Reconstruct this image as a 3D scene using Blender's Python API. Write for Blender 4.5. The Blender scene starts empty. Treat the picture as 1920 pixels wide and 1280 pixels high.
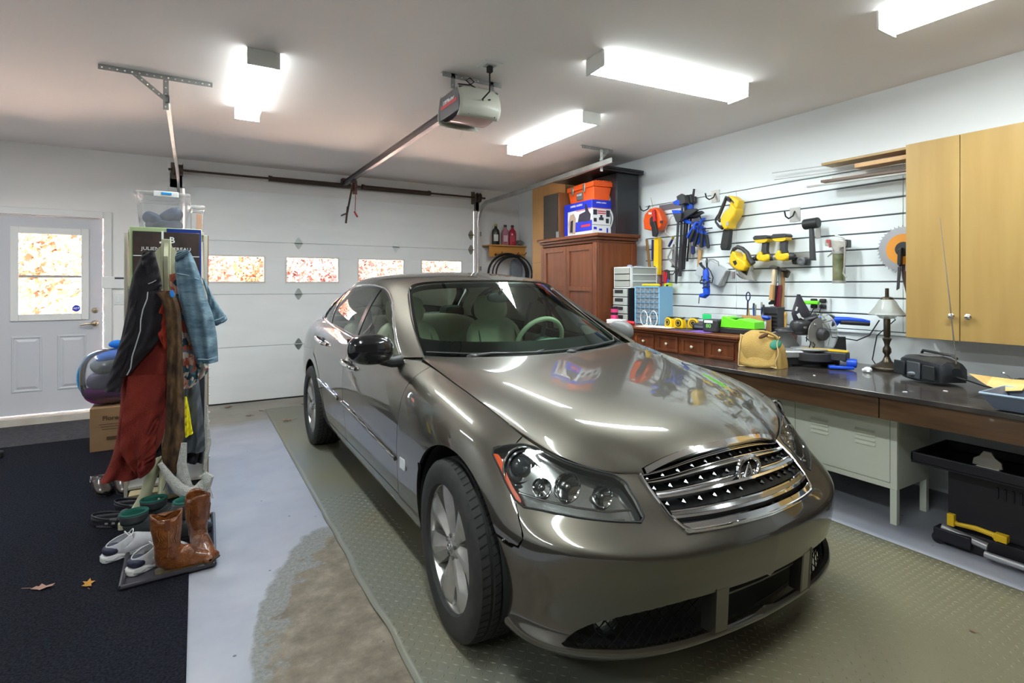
import bpy,bmesh,math,random
import numpy as np
from mathutils import Vector,Matrix,Euler
random.seed(7)
SC=bpy.context.scene
COL=SC.collection
PI=math.pi

# ---------------------------------------------------------------- camera,sky,sun,exposure
CAMZ=1.37
YAW=math.atan(0.592)
cam=bpy.data.cameras.new('camera')
cam.sensor_width=36.0
cam.lens=36.0*1000.0/1920.0
cam.shift_y=-(640.0-533.0)/1920.0
cam.clip_start=0.05
cam_o=bpy.data.objects.new('camera',cam)
COL.objects.link(cam_o)
cam_o.location=(0,0,CAMZ)
cam_o.rotation_euler=(PI/2,0,-YAW)
SC.camera=cam_o

world=bpy.data.worlds.new('sky')
SC.world=world
world.use_nodes=True
wn=world.node_tree
for n in list(wn.nodes): wn.nodes.remove(n)
w_out=wn.nodes.new('ShaderNodeOutputWorld')
w_bg=wn.nodes.new('ShaderNodeBackground')
w_sky=wn.nodes.new('ShaderNodeTexSky')
w_sky.sky_type='NISHITA'
w_sky.sun_disc=False
w_sky.sun_elevation=math.radians(38)
w_sky.sun_rotation=math.radians(160)
w_bg.inputs['Strength'].default_value=1.6
wn.links.new(w_sky.outputs[0],w_bg.inputs[0])
wn.links.new(w_bg.outputs[0],w_out.inputs[0])

sun=bpy.data.lights.new('sun','SUN')
sun.energy=210.0
sun.angle=math.radians(1.0)
sun.color=(1.0,0.93,0.84)
sun_o=bpy.data.objects.new('sun',sun)
COL.objects.link(sun_o)
sun_o.rotation_euler=Vector((0.64,0.0,-0.77)).to_track_quat('-Z','Y').to_euler()

SC.view_settings.view_transform='Standard'
SC.view_settings.look='None'
SC.view_settings.gamma=1.0
SC.view_settings.use_curve_mapping=False
SC.view_settings.exposure=1.72
TUBE_POWER = 23.0          # emission of the fluorescent diffusers
TUBE_COLOR=(0.90,1.0,1.0)

# ---------------------------------------------------------------- materials
MATS={}
def mat(name,color,rough=0.5,metal=0.0,coat=0.0,spec=None,trans=0.0,emit=None,estr=0.0,
        noise=None,nscale=8.0,bump=0.0,bscale=60.0,stretch=(1,1,1),sheen=0.0,alpha=None,rnoise=0.0,detail=4.0):
    """principled material; noise=(other colour) mixes by a noise texture in object space"""
    if name in MATS: return MATS[name]
    m=bpy.data.materials.new(name); m.use_nodes=True
    nt=m.node_tree; b=nt.nodes['Principled BSDF']
    c4=(color[0],color[1],color[2],1)
    b.inputs['Base Color'].default_value=c4
    b.inputs['Roughness'].default_value=rough
    b.inputs['Metallic'].default_value=metal
    b.inputs['Coat Weight'].default_value=coat
    b.inputs['Coat Roughness'].default_value=0.03
    if spec is not None: b.inputs['Specular IOR Level'].default_value=spec
    if trans: b.inputs['Transmission Weight'].default_value=trans
    if sheen: b.inputs['Sheen Weight'].default_value=sheen
    if alpha is not None: b.inputs['Alpha'].default_value=alpha
    if emit: b.inputs['Emission Color'].default_value=(*emit,1); b.inputs['Emission Strength'].default_value=estr
    m.diffuse_color=c4
    if noise or bump or rnoise:
        tc=nt.nodes.new('ShaderNodeTexCoord'); mp=nt.nodes.new('ShaderNodeMapping')
        mp.inputs['Scale'].default_value=stretch
        nt.links.new(tc.outputs['Object'],mp.inputs['Vector'])
        if noise:
            nz=nt.nodes.new('ShaderNodeTexNoise'); nz.inputs['Scale'].default_value=nscale
            nz.inputs['Detail'].default_value=detail
            nt.links.new(mp.outputs[0],nz.inputs['Vector'])
            rp=nt.nodes.new('ShaderNodeValToRGB')
            rp.color_ramp.elements[0].position=0.32; rp.color_ramp.elements[1].position=0.68
            rp.color_ramp.elements[0].color=c4; rp.color_ramp.elements[1].color=(*noise,1)
            nt.links.new(nz.outputs['Fac'],rp.inputs[0]); nt.links.new(rp.outputs[0],b.inputs['Base Color'])
            if rnoise:
                mr=nt.nodes.new('ShaderNodeMapRange'); mr.inputs[3].default_value=max(0,rough-rnoise); mr.inputs[4].default_value=rough+rnoise
                nt.links.new(nz.outputs['Fac'],mr.inputs[0]); nt.links.new(mr.outputs[0],b.inputs['Roughness'])
        if bump:
            n2=nt.nodes.new('ShaderNodeTexNoise'); n2.inputs['Scale'].default_value=bscale
            nt.links.new(mp.outputs[0],n2.inputs['Vector'])
            bp=nt.nodes.new('ShaderNodeBump'); bp.inputs['Strength'].default_value=bump; bp.inputs['Distance'].default_value=0.01
            nt.links.new(n2.outputs['Fac'],bp.inputs['Height']); nt.links.new(bp.outputs[0],b.inputs['Normal'])
    MATS[name]=m
    return m

def glass_mat(name,tint=(1,1,1),refl=1.0,rough=0.0,ior=1.45,haze=0.0,hazecol=(1,1,1)):
    """thin sheet glass: tinted see-through mixed with a fresnel reflection"""
    if name in MATS: return MATS[name]
    m=bpy.data.materials.new(name); m.use_nodes=True
    nt=m.node_tree
    for n in list(nt.nodes): nt.nodes.remove(n)
    o=nt.nodes.new('ShaderNodeOutputMaterial')
    t=nt.nodes.new('ShaderNodeBsdfTransparent'); t.inputs[0].default_value=(*tint,1)
    g=nt.nodes.new('ShaderNodeBsdfGlossy'); g.inputs['Roughness'].default_value=rough
    f=nt.nodes.new('ShaderNodeFresnel'); f.inputs['IOR'].default_value=ior
    mu=nt.nodes.new('ShaderNodeMath'); mu.operation='MULTIPLY'; mu.inputs[1].default_value=refl; mu.use_clamp=True
    mx=nt.nodes.new('ShaderNodeMixShader')
    nt.links.new(f.outputs[0],mu.inputs[0]); nt.links.new(mu.outputs[0],mx.inputs[0])
    base=t.outputs[0]
    if haze:
        d=nt.nodes.new('ShaderNodeBsdfDiffuse'); d.inputs[0].default_value=(*hazecol,1)
        m2=nt.nodes.new('ShaderNodeMixShader'); m2.inputs[0].default_value=haze
        nt.links.new(t.outputs[0],m2.inputs[1]); nt.links.new(d.outputs[0],m2.inputs[2]); base=m2.outputs[0]
    nt.links.new(base,mx.inputs[1]); nt.links.new(g.outputs[0],mx.inputs[2])
    nt.links.new(mx.outputs[0],o.inputs[0])
    MATS[name]=m
    return m

def wood_mat(name,c1,c2,rough=0.45,scale=1.0,axis='Z',coat=0.0):
    st={'X': (1.2,14,14),'Y': (14,1.2,14),'Z': (14,14,1.2)}[axis]
    return mat(name,c1,rough,noise=c2,nscale=1.6*scale,stretch=st,coat=coat,bump=0.05,bscale=6,detail=6)

def plain_brush(name,color,rough): return mat(name,color,rough)

# ---------------------------------------------------------------- mesh collector
class M:
    def __init__(s): s.v=[]; s.f=[]; s.mi=[]; s.cur=0
    def add(s,vs,fs,mx=None):
        k=len(s.v)
        if mx is not None: vs=[tuple(mx @ Vector(v)) for v in vs]
        s.v.extend([tuple(v) for v in vs]); s.f.extend([tuple(i+k for i in f) for f in fs]); s.mi.extend([s.cur]*len(fs))
        return s
    def box(s,x0,x1,y0,y1,z0,z1,mx=None):
        vs=[(x0,y0,z0),(x1,y0,z0),(x1,y1,z0),(x0,y1,z0),(x0,y0,z1),(x1,y0,z1),(x1,y1,z1),(x0,y1,z1)]
        return s.add(vs,[(0,3,2,1),(4,5,6,7),(0,1,5,4),(1,2,6,5),(2,3,7,6),(3,0,4,7)],mx)
    def cbox(s,c,size,rz=0.0,ry=0.0,rx=0.0):
        a,b,d=size[0]/2,size[1]/2,size[2]/2
        mx=Matrix.Translation(c) @ Euler((rx,ry,rz)).to_matrix().to_4x4()
        return s.box(-a,a,-b,b,-d,d,mx)
    def cyl(s,p0,p1,r0,r1=None,n=16,caps=True):
        return s.tube([p0,p1],[r0,r0 if r1 is None else r1],n,caps)
    def tube(s,pts,r,n=8,caps=True,sx=1.0,up=None):
        pts=[Vector(p) for p in pts]
        rs=r if isinstance(r,(list,tuple)) else [r]*len(pts)
        k=len(s.v); T0=None; fr=[]
        for i,p in enumerate(pts):
            a=pts[max(i-1,0)]; b=pts[min(i+1,len(pts)-1)]
            t=(b-a)
            if t.length<1e-9: t=Vector((0,0,1))
            t.normalize()
            if T0 is None:
                u=Vector(up) if up else (Vector((0,0,1)) if abs(t.z)<0.9 else Vector((1,0,0)))
                nrm=t.cross(u).normalized()
            else:
                ax=T0.cross(t)
                if ax.length>1e-7:
                    nrm=(Matrix.Rotation(T0.angle(t),3,ax.normalized()) @ nrm)
                nrm=(nrm-t*nrm.dot(t)).normalized()
            T0=t
            bi=t.cross(nrm)
            for j in range(n):
                an=2*PI*j/n
                s.v.append(tuple(p+(nrm*math.cos(an)*sx+bi*math.sin(an))*rs[i]))
        for i in range(len(pts)-1):
            for j in range(n):
                a=k+i*n+j; b=k+i*n+(j+1) % n
                s.f.append((a,b,b+n,a+n)); s.mi.append(s.cur)
        if caps:
            s.f.append(tuple(k+j for j in range(n-1,-1,-1))); s.mi.append(s.cur)
            e=k+(len(pts)-1)*n
            s.f.append(tuple(e+j for j in range(n))); s.mi.append(s.cur)
        return s
    def lathe(s,prof,c=(0,0,0),n=24,mx=None,caps=False,a0=0.0,a1=2*PI):
        full=abs(a1-a0-2*PI)<1e-6
        m=n if full else n+1
        vs=[]; fs=[]
        for (r,z) in prof:
            for j in range(m):
                an=a0+(a1-a0)*j/n
                vs.append((c[0]+r*math.cos(an),c[1]+r*math.sin(an),c[2]+z))
        for i in range(len(prof)-1):
            for j in range(n):
                jn=(j+1) % m
                fs.append((i*m+j,i*m+jn,(i+1)*m+jn,(i+1)*m+j))
        if caps:
            fs.append(tuple(range(m-1,-1,-1))); e=(len(prof)-1)*m
            fs.append(tuple(e+j for j in range(m)))
        return s.add(vs,fs,mx)
    def prism(s,poly,h0,h1,mx=None,bev=0.0):
        """extrude 2-D polygon (x,y) from z=h0 to h1, optional chamfer on the h1 rim"""
        n=len(poly)
        ar=sum(poly[i][0]*poly[(i+1) % n][1]-poly[(i+1) % n][0]*poly[i][1] for i in range(n))
        if ar<0: poly=poly[::-1]
        vs=[(x,y,h0) for x,y in poly]+[(x,y,h1-bev) for x,y in poly]
        fs=[(i,(i+1) % n,n+(i+1) % n,n+i) for i in range(n)]
        fs.append(tuple(range(n-1,-1,-1)))
        if bev:
            cx=sum(p[0] for p in poly)/n; cy=sum(p[1] for p in poly)/n
            for x,y in poly:
                d=math.hypot(x-cx,y-cy)+1e-9; k=max(0.0,1-bev/d)
                vs.append((cx+(x-cx)*k,cy+(y-cy)*k,h1))
            fs += [(n+i,n+(i+1) % n,2*n+(i+1) % n,2*n+i) for i in range(n)]
            fs.append(tuple(range(2*n,3*n)))
        else: fs.append(tuple(range(n,2*n)))
        return s.add(vs,fs,mx)
    def ball(s,c,r,n=14,m=9,mx=None,e=1.0):
        if not isinstance(r,(tuple,list)): r=(r,r,r)
        vs=[]; fs=[]
        pw=lambda t: math.copysign(abs(t) ** e,t)
        for i in range(m+1):
            ph=-PI/2+PI*i/m
            for j in range(n):
                an=2*PI*j/n
                vs.append((c[0]+r[0]*pw(math.cos(ph))*pw(math.cos(an)),c[1]+r[1]*pw(math.cos(ph))*pw(math.sin(an)),c[2]+r[2]*pw(math.sin(ph))))
        for i in range(m):
            for j in range(n):
                a=i*n+j; b=i*n+(j+1) % n
                fs.append((a,b,b+n,a+n))
        return s.add(vs,fs,mx)
    def grid(s,fn,nu,nv,closed_u=False,flip=False):
        k=len(s.v)
        for i in range(nu+(0 if closed_u else 1)):
            for j in range(nv+1): s.v.append(tuple(fn(i/nu,j/nv)))
        w=nv+1; mm=nu if closed_u else nu+1
        for i in range(nu):
            for j in range(nv):
                a=k+i*w+j; b=k+((i+1) % mm)*w+j
                q=(a,b,b+1,a+1)
                s.f.append(q[::-1] if flip else q); s.mi.append(s.cur)
        return s
    def xf(s,mx):
        s.v=[tuple(mx @ Vector(v)) for v in s.v]; return s
    def merge(s,o): return s.add(o.v,o.f)

def obj(name,m,mt,parent=None,bev=0.0,ang=0.6,flat=False,solid=0.0,sub=0,weld=False,bseg=2,soff=-1.0):
    me=bpy.data.meshes.new(name)
    me.from_pydata(m.v,[],m.f)
    mts=mt if isinstance(mt,(list,tuple)) else [mt]
    for a in mts: me.materials.append(a)
    if len(mts)>1: me.polygons.foreach_set('material_index',m.mi)
    if weld:
        bm=bmesh.new(); bm.from_mesh(me); bmesh.ops.remove_doubles(bm,verts=bm.verts,dist=1e-5)
        bm.to_mesh(me); bm.free()
    if not flat:
        me.polygons.foreach_set('use_smooth',[True]*len(me.polygons))
        if ang is not None: me.set_sharp_from_angle(angle=ang)
    me.validate(); me.update()
    o=bpy.data.objects.new(name,me); COL.objects.link(o)
    if parent is not None: o.parent=parent
    if sub:
        md=o.modifiers.new('sub','SUBSURF'); md.levels=sub; md.render_levels=sub
    if solid:
        md=o.modifiers.new('solid','SOLIDIFY'); md.thickness=solid; md.offset=soff
    if bev:
        md=o.modifiers.new('bevel','BEVEL'); md.width=bev; md.segments=bseg; md.limit_method='ANGLE'; md.angle_limit=0.6
        md.harden_normals=False
    return o

def tag(o,label,cat,group=None,kind=None):
    if label: o['label']=label
    if cat: o['category']=cat
    if group: o['group']=group
    if kind: o['kind']=kind
    return o

def thing(name,label,cat,loc=(0,0,0),rz=0.0,group=None,rot=None):
    o=bpy.data.objects.new(name,None); COL.objects.link(o)
    o.empty_display_size=0.05
    o.location=loc; o.rotation_euler=rot if rot else (0,0,rz)
    return tag(o,label,cat,group)

def struct(name,m,mt,parent=None,**k):
    o=obj(name,m,mt,parent,**k)
    if parent is None: o['kind']='structure'
    return o

def dup(root,loc=None,rot=None,label=None,group=None):
    def cp(o,par):
        c=o.copy(); COL.objects.link(c)
        if par is not None: c.parent=par
        for ch in o.children: cp(ch,c)
        return c
    r=cp(root,None)
    if loc is not None: r.location=loc
    if rot is not None: r.rotation_euler=rot if isinstance(rot,tuple) else (0,0,rot)
    if label: r['label']=label
    if group: r['group']=group
    return r

def text_m(body,size,mx,align='CENTER',depth=0.0008,bold=False,shear=0.0,spacing=1.0,sx=1.0):
    """built-in font lettering as a mesh collector; reads along +x, up +y, faces +z before mx"""
    cu=bpy.data.curves.new('t','FONT'); cu.body=body; cu.size=size; cu.align_x=align; cu.align_y='CENTER'
    cu.extrude=depth; cu.resolution_u=2; cu.shear=shear; cu.space_character=spacing
    if bold: cu.offset=size*0.02
    ob=bpy.data.objects.new('t',cu); COL.objects.link(ob)
    bpy.context.view_layer.update()
    me=bpy.data.meshes.new_from_object(ob.evaluated_get(bpy.context.evaluated_depsgraph_get()))
    m=M(); m.add([(v.co.x*sx,v.co.y,v.co.z) for v in me.vertices],[tuple(p.vertices) for p in me.polygons],mx)
    bpy.data.objects.remove(ob); bpy.data.curves.remove(cu); bpy.data.meshes.remove(me)
    return m

def frame(origin,xdir,ydir):
    """matrix whose local x,y axes are the given world directions"""
    x=Vector(xdir).normalized(); y=Vector(ydir); y=(y-x*y.dot(x)).normalized(); z=x.cross(y)
    mm=Matrix((x,y,z)).transposed().to_4x4(); mm.translation=Vector(origin)
    return mm

# ================================================================= THE ROOM
XR=4.235; YB=6.95; ZC=2.76; XL=-3.0; YF=-2.6
white_wall=mat('wall paint',(0.80,0.83,0.85),0.7,bump=0.03,bscale=90)
back_wall_p=mat('door wall paint',(0.84,0.81,0.80),0.75,bump=0.03,bscale=90)
ceil_p=mat('ceiling paint',(0.84,0.785,0.77),0.85,bump=0.04,bscale=120)
trim_p=mat('trim paint',(0.78,0.76,0.75),0.4)
door_p=mat('door paint',(0.58,0.57,0.61),0.45)
gdoor_p=mat('garage door paint',(0.84,0.85,0.86),0.42,noise=(0.80,0.81,0.82),nscale=2.0,bump=0.02,bscale=60,stretch=(1,1,4))
steel=mat('galvanised steel',(0.50,0.52,0.51),0.35,metal=0.85,noise=(0.36,0.38,0.37),nscale=14)
dark_steel=mat('dark brown steel',(0.085,0.055,0.045),0.5,metal=0.5)
chrome=mat('chrome',(0.82,0.83,0.85),0.06,metal=1.0)
black_pl=mat('black plastic',(0.018,0.018,0.02),0.42)
black_rub=mat('black rubber',(0.012,0.012,0.013),0.7)
white_pl=mat('white plastic',(0.8,0.8,0.8),0.4)
pane_m=glass_mat('window glass',(0.97,0.98,0.98),1.0)

# floor: worn painted concrete
def floor_material():
    m=bpy.data.materials.new('painted concrete'); m.use_nodes=True
    nt=m.node_tree; b=nt.nodes['Principled BSDF']; N=nt.nodes.new; L=nt.links.new
    tc=N('ShaderNodeTexCoord'); sep=N('ShaderNodeSeparateXYZ'); L(tc.outputs['Object'],sep.inputs[0])
    def noise(sc,det=6.0,rough=0.6):
        n=N('ShaderNodeTexNoise'); n.inputs['Scale'].default_value=sc; n.inputs['Detail'].default_value=det; n.inputs['Roughness'].default_value=rough
        L(tc.outputs['Object'],n.inputs['Vector']); return n.outputs['Fac']
    def ramp(src,stops):
        r=N('ShaderNodeValToRGB'); e=r.color_ramp.elements
        e[0].position,e[0].color=stops[0][0],(*stops[0][1],1); e[1].position,e[1].color=stops[1][0],(*stops[1][1],1)
        for p,c in stops[2:]:
            k=e.new(p); k.color=(*c,1)
        L(src,r.inputs[0]); return r.outputs[0]
    def mth(op,a,b_=None,clamp=False):
        n=N('ShaderNodeMath'); n.operation=op; n.use_clamp=clamp
        for i,x in enumerate((a,b_)):
            if x is None: continue
            if isinstance(x,(int,float)): n.inputs[i].default_value=x
            else: L(x,n.inputs[i])
        return n.outputs[0]
    def mix(f,a,c):
        n=N('ShaderNodeMix'); n.data_type='RGBA'
        L(f,n.inputs[0]); L(a,n.inputs[6]); L(c,n.inputs[7]); return n.outputs[2]
    paint=ramp(noise(2.2),[(0.3,(0.28,0.285,0.34)),(0.7,(0.37,0.37,0.41))])
    bare=ramp(noise(9.0,10,0.7),[(0.32,(0.12,0.092,0.065)),(0.52,(0.195,0.16,0.12)),(0.68,(0.28,0.24,0.185))])
    gritty=ramp(noise(60.0,8,0.8),[(0.35,(0.14,0.14,0.135)),(0.62,(0.26,0.26,0.25))])
    # distance to the worn patch: half ellipse hugging the tread mat (centre 0.75,1.3 radii 0.62 x 2.0)
    def ell(cx,cy,rx,ry):
        dx=mth('DIVIDE',mth('SUBTRACT',sep.outputs[0],cx),rx); dy=mth('DIVIDE',mth('SUBTRACT',sep.outputs[1],cy),ry)
        return mth('SQRT',mth('ADD',mth('MULTIPLY',dx,dx),mth('MULTIPLY',dy,dy)))
    d=mth('MINIMUM',ell(0.80,1.75,0.66,1.45),ell(0.9,0.6,0.8,1.6))
    d=mth('ADD',d,mth('MULTIPLY',mth('SUBTRACT',noise(1.6),0.5),0.35))
    outer=mth('MULTIPLY',mth('SUBTRACT',1.0,d),40.0,True)
    d2=mth('ADD',d,mth('MULTIPLY',mth('SUBTRACT',noise(7.0,8),0.5),0.55))
    inner=mth('MULTIPLY',mth('SUBTRACT',0.86,d2),30.0,True)
    back=mth('MULTIPLY',mth('ADD',mth('SUBTRACT',sep.outputs[1],5.75),mth('MULTIPLY',mth('SUBTRACT',noise(1.2),0.5),0.8)),4.0,True)
    backc=ramp(noise(3.0,8),[(0.3,(0.20,0.18,0.15)),(0.7,(0.30,0.27,0.23))])
    col=mix(back,paint,backc)
    col=mix(outer,col,gritty)
    col=mix(inner,col,bare)
    vor=N('ShaderNodeTexVoronoi'); vor.inputs['Scale'].default_value=7.0; L(tc.outputs['Object'],vor.inputs['Vector'])
    speck=mth('MULTIPLY',mth('SUBTRACT',0.055,vor.outputs['Distance']),60.0,True)
    dark=N('ShaderNodeRGB'); dark.outputs[0].default_value=(0.06,0.055,0.05,1)
    col=mix(mth('MULTIPLY',speck,0.8),col,dark.outputs[0])
    L(col,b.inputs['Base Color'])
    L(mth('ADD',mth('MULTIPLY',noise(5.0),0.25),mth('ADD',mth('MULTIPLY',outer,0.25),0.38)),b.inputs['Roughness'])
    bp=N('ShaderNodeBump'); bp.inputs['Strength'].default_value=0.35; bp.inputs['Distance'].default_value=0.004
    L(mth('ADD',mth('MULTIPLY',noise(90.0,6),mth('ADD',mth('MULTIPLY',outer,0.9),0.1)),mth('MULTIPLY',outer,-0.5)),bp.inputs['Height']); L(bp.outputs[0],b.inputs['Normal'])
    return m
struct('floor',M().box(XL-0.1,XR+0.1,YF-0.1,YB+0.15,-0.12,0),floor_material(),flat=True)
struct('ceiling',M().box(XL-0.1,XR+0.1,YF-0.1,YB+0.15,ZC,ZC+0.1),ceil_p,flat=True)
struct('wall_right',M().box(XR,XR+0.12,YF,YB+0.15,0,ZC),white_wall,flat=True)
struct('wall_left',M().box(XL-0.12,XL,YF,YB+0.15,0,ZC),back_wall_p,flat=True)
struct('wall_front',M().box(XL,XR,YF-0.12,YF,0,ZC),mat('darkened unseen wall',(0.16,0.12,0.08),0.8),flat=True)  # unseen wall, coloured dark so the car's nose reflects less light
# the wall with the doors: built round the openings
DX0,DX1,DZ1 = -1.70,-0.835,2.055          # walk door opening
GX0,GX1,GZ1 = -0.11,3.44,2.46             # garage door opening
w=M()
w.box(XL,DX0-0.01,YB,YB+0.15,0,ZC); w.box(DX1+0.012,GX0,YB,YB+0.15,0,ZC); w.box(GX1,XR,YB,YB+0.15,0,ZC)
w.box(DX0-0.01,DX1+0.012,YB,YB+0.15,DZ1,ZC); w.box(GX0,GX1,YB,YB+0.15,GZ1,ZC)
struct('wall_back',w,back_wall_p,flat=True)
# header board and jamb boards round the garage door
w=M().box(GX0-0.14,GX1+0.10,YB-0.03,YB-0.001,GZ1-0.03,GZ1+0.13); struct('trim_1',w,trim_p,bev=0.003)
struct('trim_2',M().box(GX0-0.16,GX0-0.02,YB-0.03,YB-0.001,0,GZ1+0.27),back_wall_p,bev=0.003)
struct('trim_3',M().box(GX1+0.02,GX1+0.15,YB-0.03,YB-0.001,0,GZ1+0.27),trim_p,bev=0.003)
# walk door casing and sill
w=M().box(DX0-0.08,DX0,YB-0.022,YB-0.001,0,DZ1+0.07); w.box(DX1+0.006,DX1+0.075,YB-0.022,YB-0.001,0,DZ1+0.07)
w.box(DX0,DX1+0.006,YB-0.022,YB-0.001,DZ1,DZ1+0.07); struct('trim_4',w,trim_p,bev=0.004)
struct('trim_5',M().box(DX0-0.02,DX1+0.02,YB-0.10,YB+0.2,-0.001,0.075),mat('sill wood',(0.62,0.56,0.50),0.5,noise=(0.48,0.42,0.36),nscale=6),bev=0.006)
struct('baseboard_back',M().box(DX1+0.076,GX0-0.17,YB-0.014,YB-0.001,0,0.10),trim_p,bev=0.003)

# ---- walk door
d1=thing('door_1','white steel entry door with a half-height window and two raised panels',None,(0,0,0)); del_keys=None
d1['kind']='structure'
yd=YB+0.02
WX0,WX1,WZ0,WZ1=-1.511,-1.003,1.063,1.884
w=M()
w.box(DX0+0.004,WX0,yd,yd+0.045,0.085,DZ1-0.004); w.box(WX1,DX1-0.008,yd,yd+0.045,0.085,DZ1-0.004)
w.box(WX0,WX1,yd,yd+0.045,0.085,WZ0); w.box(WX0,WX1,yd,yd+0.045,WZ1,DZ1-0.004)
obj('door_slab',w,door_p,d1,flat=True)
w=M()
for x0,x1,z0,z1 in ((WX0-0.05,WX0+0.012,WZ0-0.055,WZ1+0.055),(WX1-0.012,WX1+0.05,WZ0-0.055,WZ1+0.055)):
    w.box(x0,x1,yd-0.014,yd-0.001,z0,z1)
w.box(WX0+0.012,WX1-0.012,yd-0.014,yd-0.001,WZ0-0.055,WZ0+0.012); w.box(WX0+0.012,WX1-0.012,yd-0.014,yd-0.001,WZ1-0.012,WZ1+0.055)
wf=obj('window_frame',w,trim_p,d1,bev=0.004)
obj('sash_bar',M().box(WX0+0.01,WX1-0.01,yd+0.004,yd+0.03,1.437,1.462),mat('grey sash',(0.4,0.38,0.37),0.4),d1,bev=0.003)
obj('pane',M().box(WX0,WX1,yd+0.018,yd+0.022,WZ0,1.437),pane_m,d1,flat=True)
obj('pane',M().box(WX0,WX1,yd+0.018,yd+0.022,1.462,WZ1),pane_m,d1,flat=True)
for x0,x1 in ((-1.556,-1.320),(-1.207,-0.971)):
    w=M(); z0,z1=0.305,0.86; k=0.030
    # moulded frame then raised field
    q=[(x0,z0),(x1,z0),(x1,z1),(x0,z1)]
    def ring(i0,y0,i1,y1):
        a=[(x0+i0,yd+y0,z0+i0),(x1-i0,yd+y0,z0+i0),(x1-i0,yd+y0,z1-i0),(x0+i0,yd+y0,z1-i0)]
        c=[(x0+i1,yd+y1,z0+i1),(x1-i1,yd+y1,z0+i1),(x1-i1,yd+y1,z1-i1),(x0+i1,yd+y1,z1-i1)]
        w.add(a+c,[(j,(j+1) % 4,4+(j+1) % 4,4+j) for j in range(4)])
    ring(0,0,0.008,-0.008); ring(0.008,-0.008,0.018,-0.008); ring(0.018,-0.008,0.026,-0.001); ring(0.026,-0.001,0.034,-0.001); ring(0.034,-0.001,0.056,-0.010)
    w.add([(x0+.056,yd-.010,z0+.056),(x1-.056,yd-.010,z0+.056),(x1-.056,yd-.010,z1-.056),(x0+.056,yd-.010,z1-.056)],[(0,1,2,3)])
    obj('raised_panel',w,door_p,d1,flat=True)
brass=mat('satin brass',(0.55,0.45,0.33),0.3,metal=0.9)
w=M(); mY=Matrix.Rotation(PI/2,4,'X')
w.lathe([(0,0.014),(0.022,0.012),(0.030,0.0)],n=24,mx=Matrix.Translation((-0.905,yd,1.10)) @ mY)
obj('deadbolt',w,brass,d1)
w=M(); w.lathe([(0,0.022),(0.02,0.018),(0.033,0.0)],n=24,mx=Matrix.Translation((-0.905,yd,0.965)) @ mY)
w.tube([(-0.905,yd-0.02,0.965),(-0.905,yd-0.055,0.965),(-0.93,yd-0.062,0.967),(-0.97,yd-0.06,0.964),(-1.02,yd-0.052,0.955)],[0.011,0.011,0.011,0.010,0.007],10)
obj('lever_handle',w,brass,d1)
# alarm sticker on the glass,with its lettering
st=thing('sticker','small blue octagonal alarm company sticker on the door glass','sticker',(0,0,0))
w=M(); oc=[(0.036*math.cos(PI/8+k*PI/4),0.036*math.sin(PI/8+k*PI/4)) for k in range(8)]
w.prism(oc,0,0.001,mx=frame((-1.058,yd+0.0165,1.125),(1,0,0),(0,0,1)))
obj('sheet',w,mat('sticker blue',(0.03,0.04,0.42),0.4),st,flat=True)
obj('lettering',text_m('ADT',0.026,frame((-1.058,yd+0.0150,1.125),(1,0,0),(0,0,1)),bold=True),mat('sticker white',(0.85,0.85,0.85),0.4),st,flat=True)
# wall plate pieces right of the door
al=thing('keypad','white alarm keypad with a dark display slot beside the entry door','keypad',(-0.72,YB,1.39))
obj('body',M().cbox((0,-0.014,0),(0.25,0.026,0.13)),white_pl,al,bev=0.008)
obj('display',M().cbox((0.045,-0.0285,0.045),(0.12,0.003,0.02)),mat('display dark',(0.10,0.08,0.11),0.3),al)
sw=thing('light_switch','white double light switch below the alarm keypad','switch',(-0.68,YB,1.215))
obj('plate',M().cbox((0,-0.004,0),(0.125,0.007,0.118)),white_pl,sw,bev=0.003)
for dx in (-0.027,0.027): obj('rocker',M().cbox((dx,-0.010,0),(0.034,0.006,0.068)),white_pl,sw,bev=0.002)

# ---- garage door
g=thing('door_2','white insulated sectional garage door with a row of small windows',None); g['kind']='structure'
yg=YB-0.045
seams=[0.012,0.646,1.254,1.868,GZ1]
wins=[(0.09,0.686),(0.939,1.536),(1.798,2.391),(2.657,3.245)]
for k in range(4):
    z0,z1=seams[k]+0.003,seams[k+1]-0.003
    w=M()
    if k != 2: w.box(GX0+0.0,GX1,yg,yg+0.04,z0,z1)
    else:
        wz0,wz1=1.404,1.690
        w.box(GX0,GX1,yg,yg+0.04,z0,wz0); w.box(GX0,GX1,yg,yg+0.04,wz1,z1)
        xs=[GX0]+[v for p in wins for v in p]+[GX1]
        for a in range(0,len(xs),2): w.box(xs[a],xs[a+1],yg,yg+0.04,wz0,wz1)
    w.box(GX0,GX1,yg+0.012,yg+0.03,z1,z1+0.012) if k<3 else None
    pn=obj('door_panel',w,gdoor_p,g,bev=0.002)
    if k==2:
        for x0,x1 in wins:
            w=M(); t=0.018
            w.box(x0-t,x1+t,yg-0.008,yg-0.0005,wz1,wz1+t); w.box(x0-t,x1+t,yg-0.008,yg-0.0005,wz0-t,wz0)
            w.box(x0-t,x0,yg-0.008,yg-0.0005,wz0,wz1); w.box(x1,x1+t,yg-0.008,yg-0.0005,wz0,wz1)
            obj('window_frame',w,mat('window frame',(0.74,0.68,0.62),0.5),pn,bev=0.002)  # warm tint puts the orange daylight into the frame colour
            obj('pane',M().box(x0,x1,yg+0.018,yg+0.022,wz0,wz1),pane_m,pn,flat=True)
obj('bottom_seal',M().box(GX0,GX1,yg-0.004,yg+0.05,0.0,0.014),black_rub,g)
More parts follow.
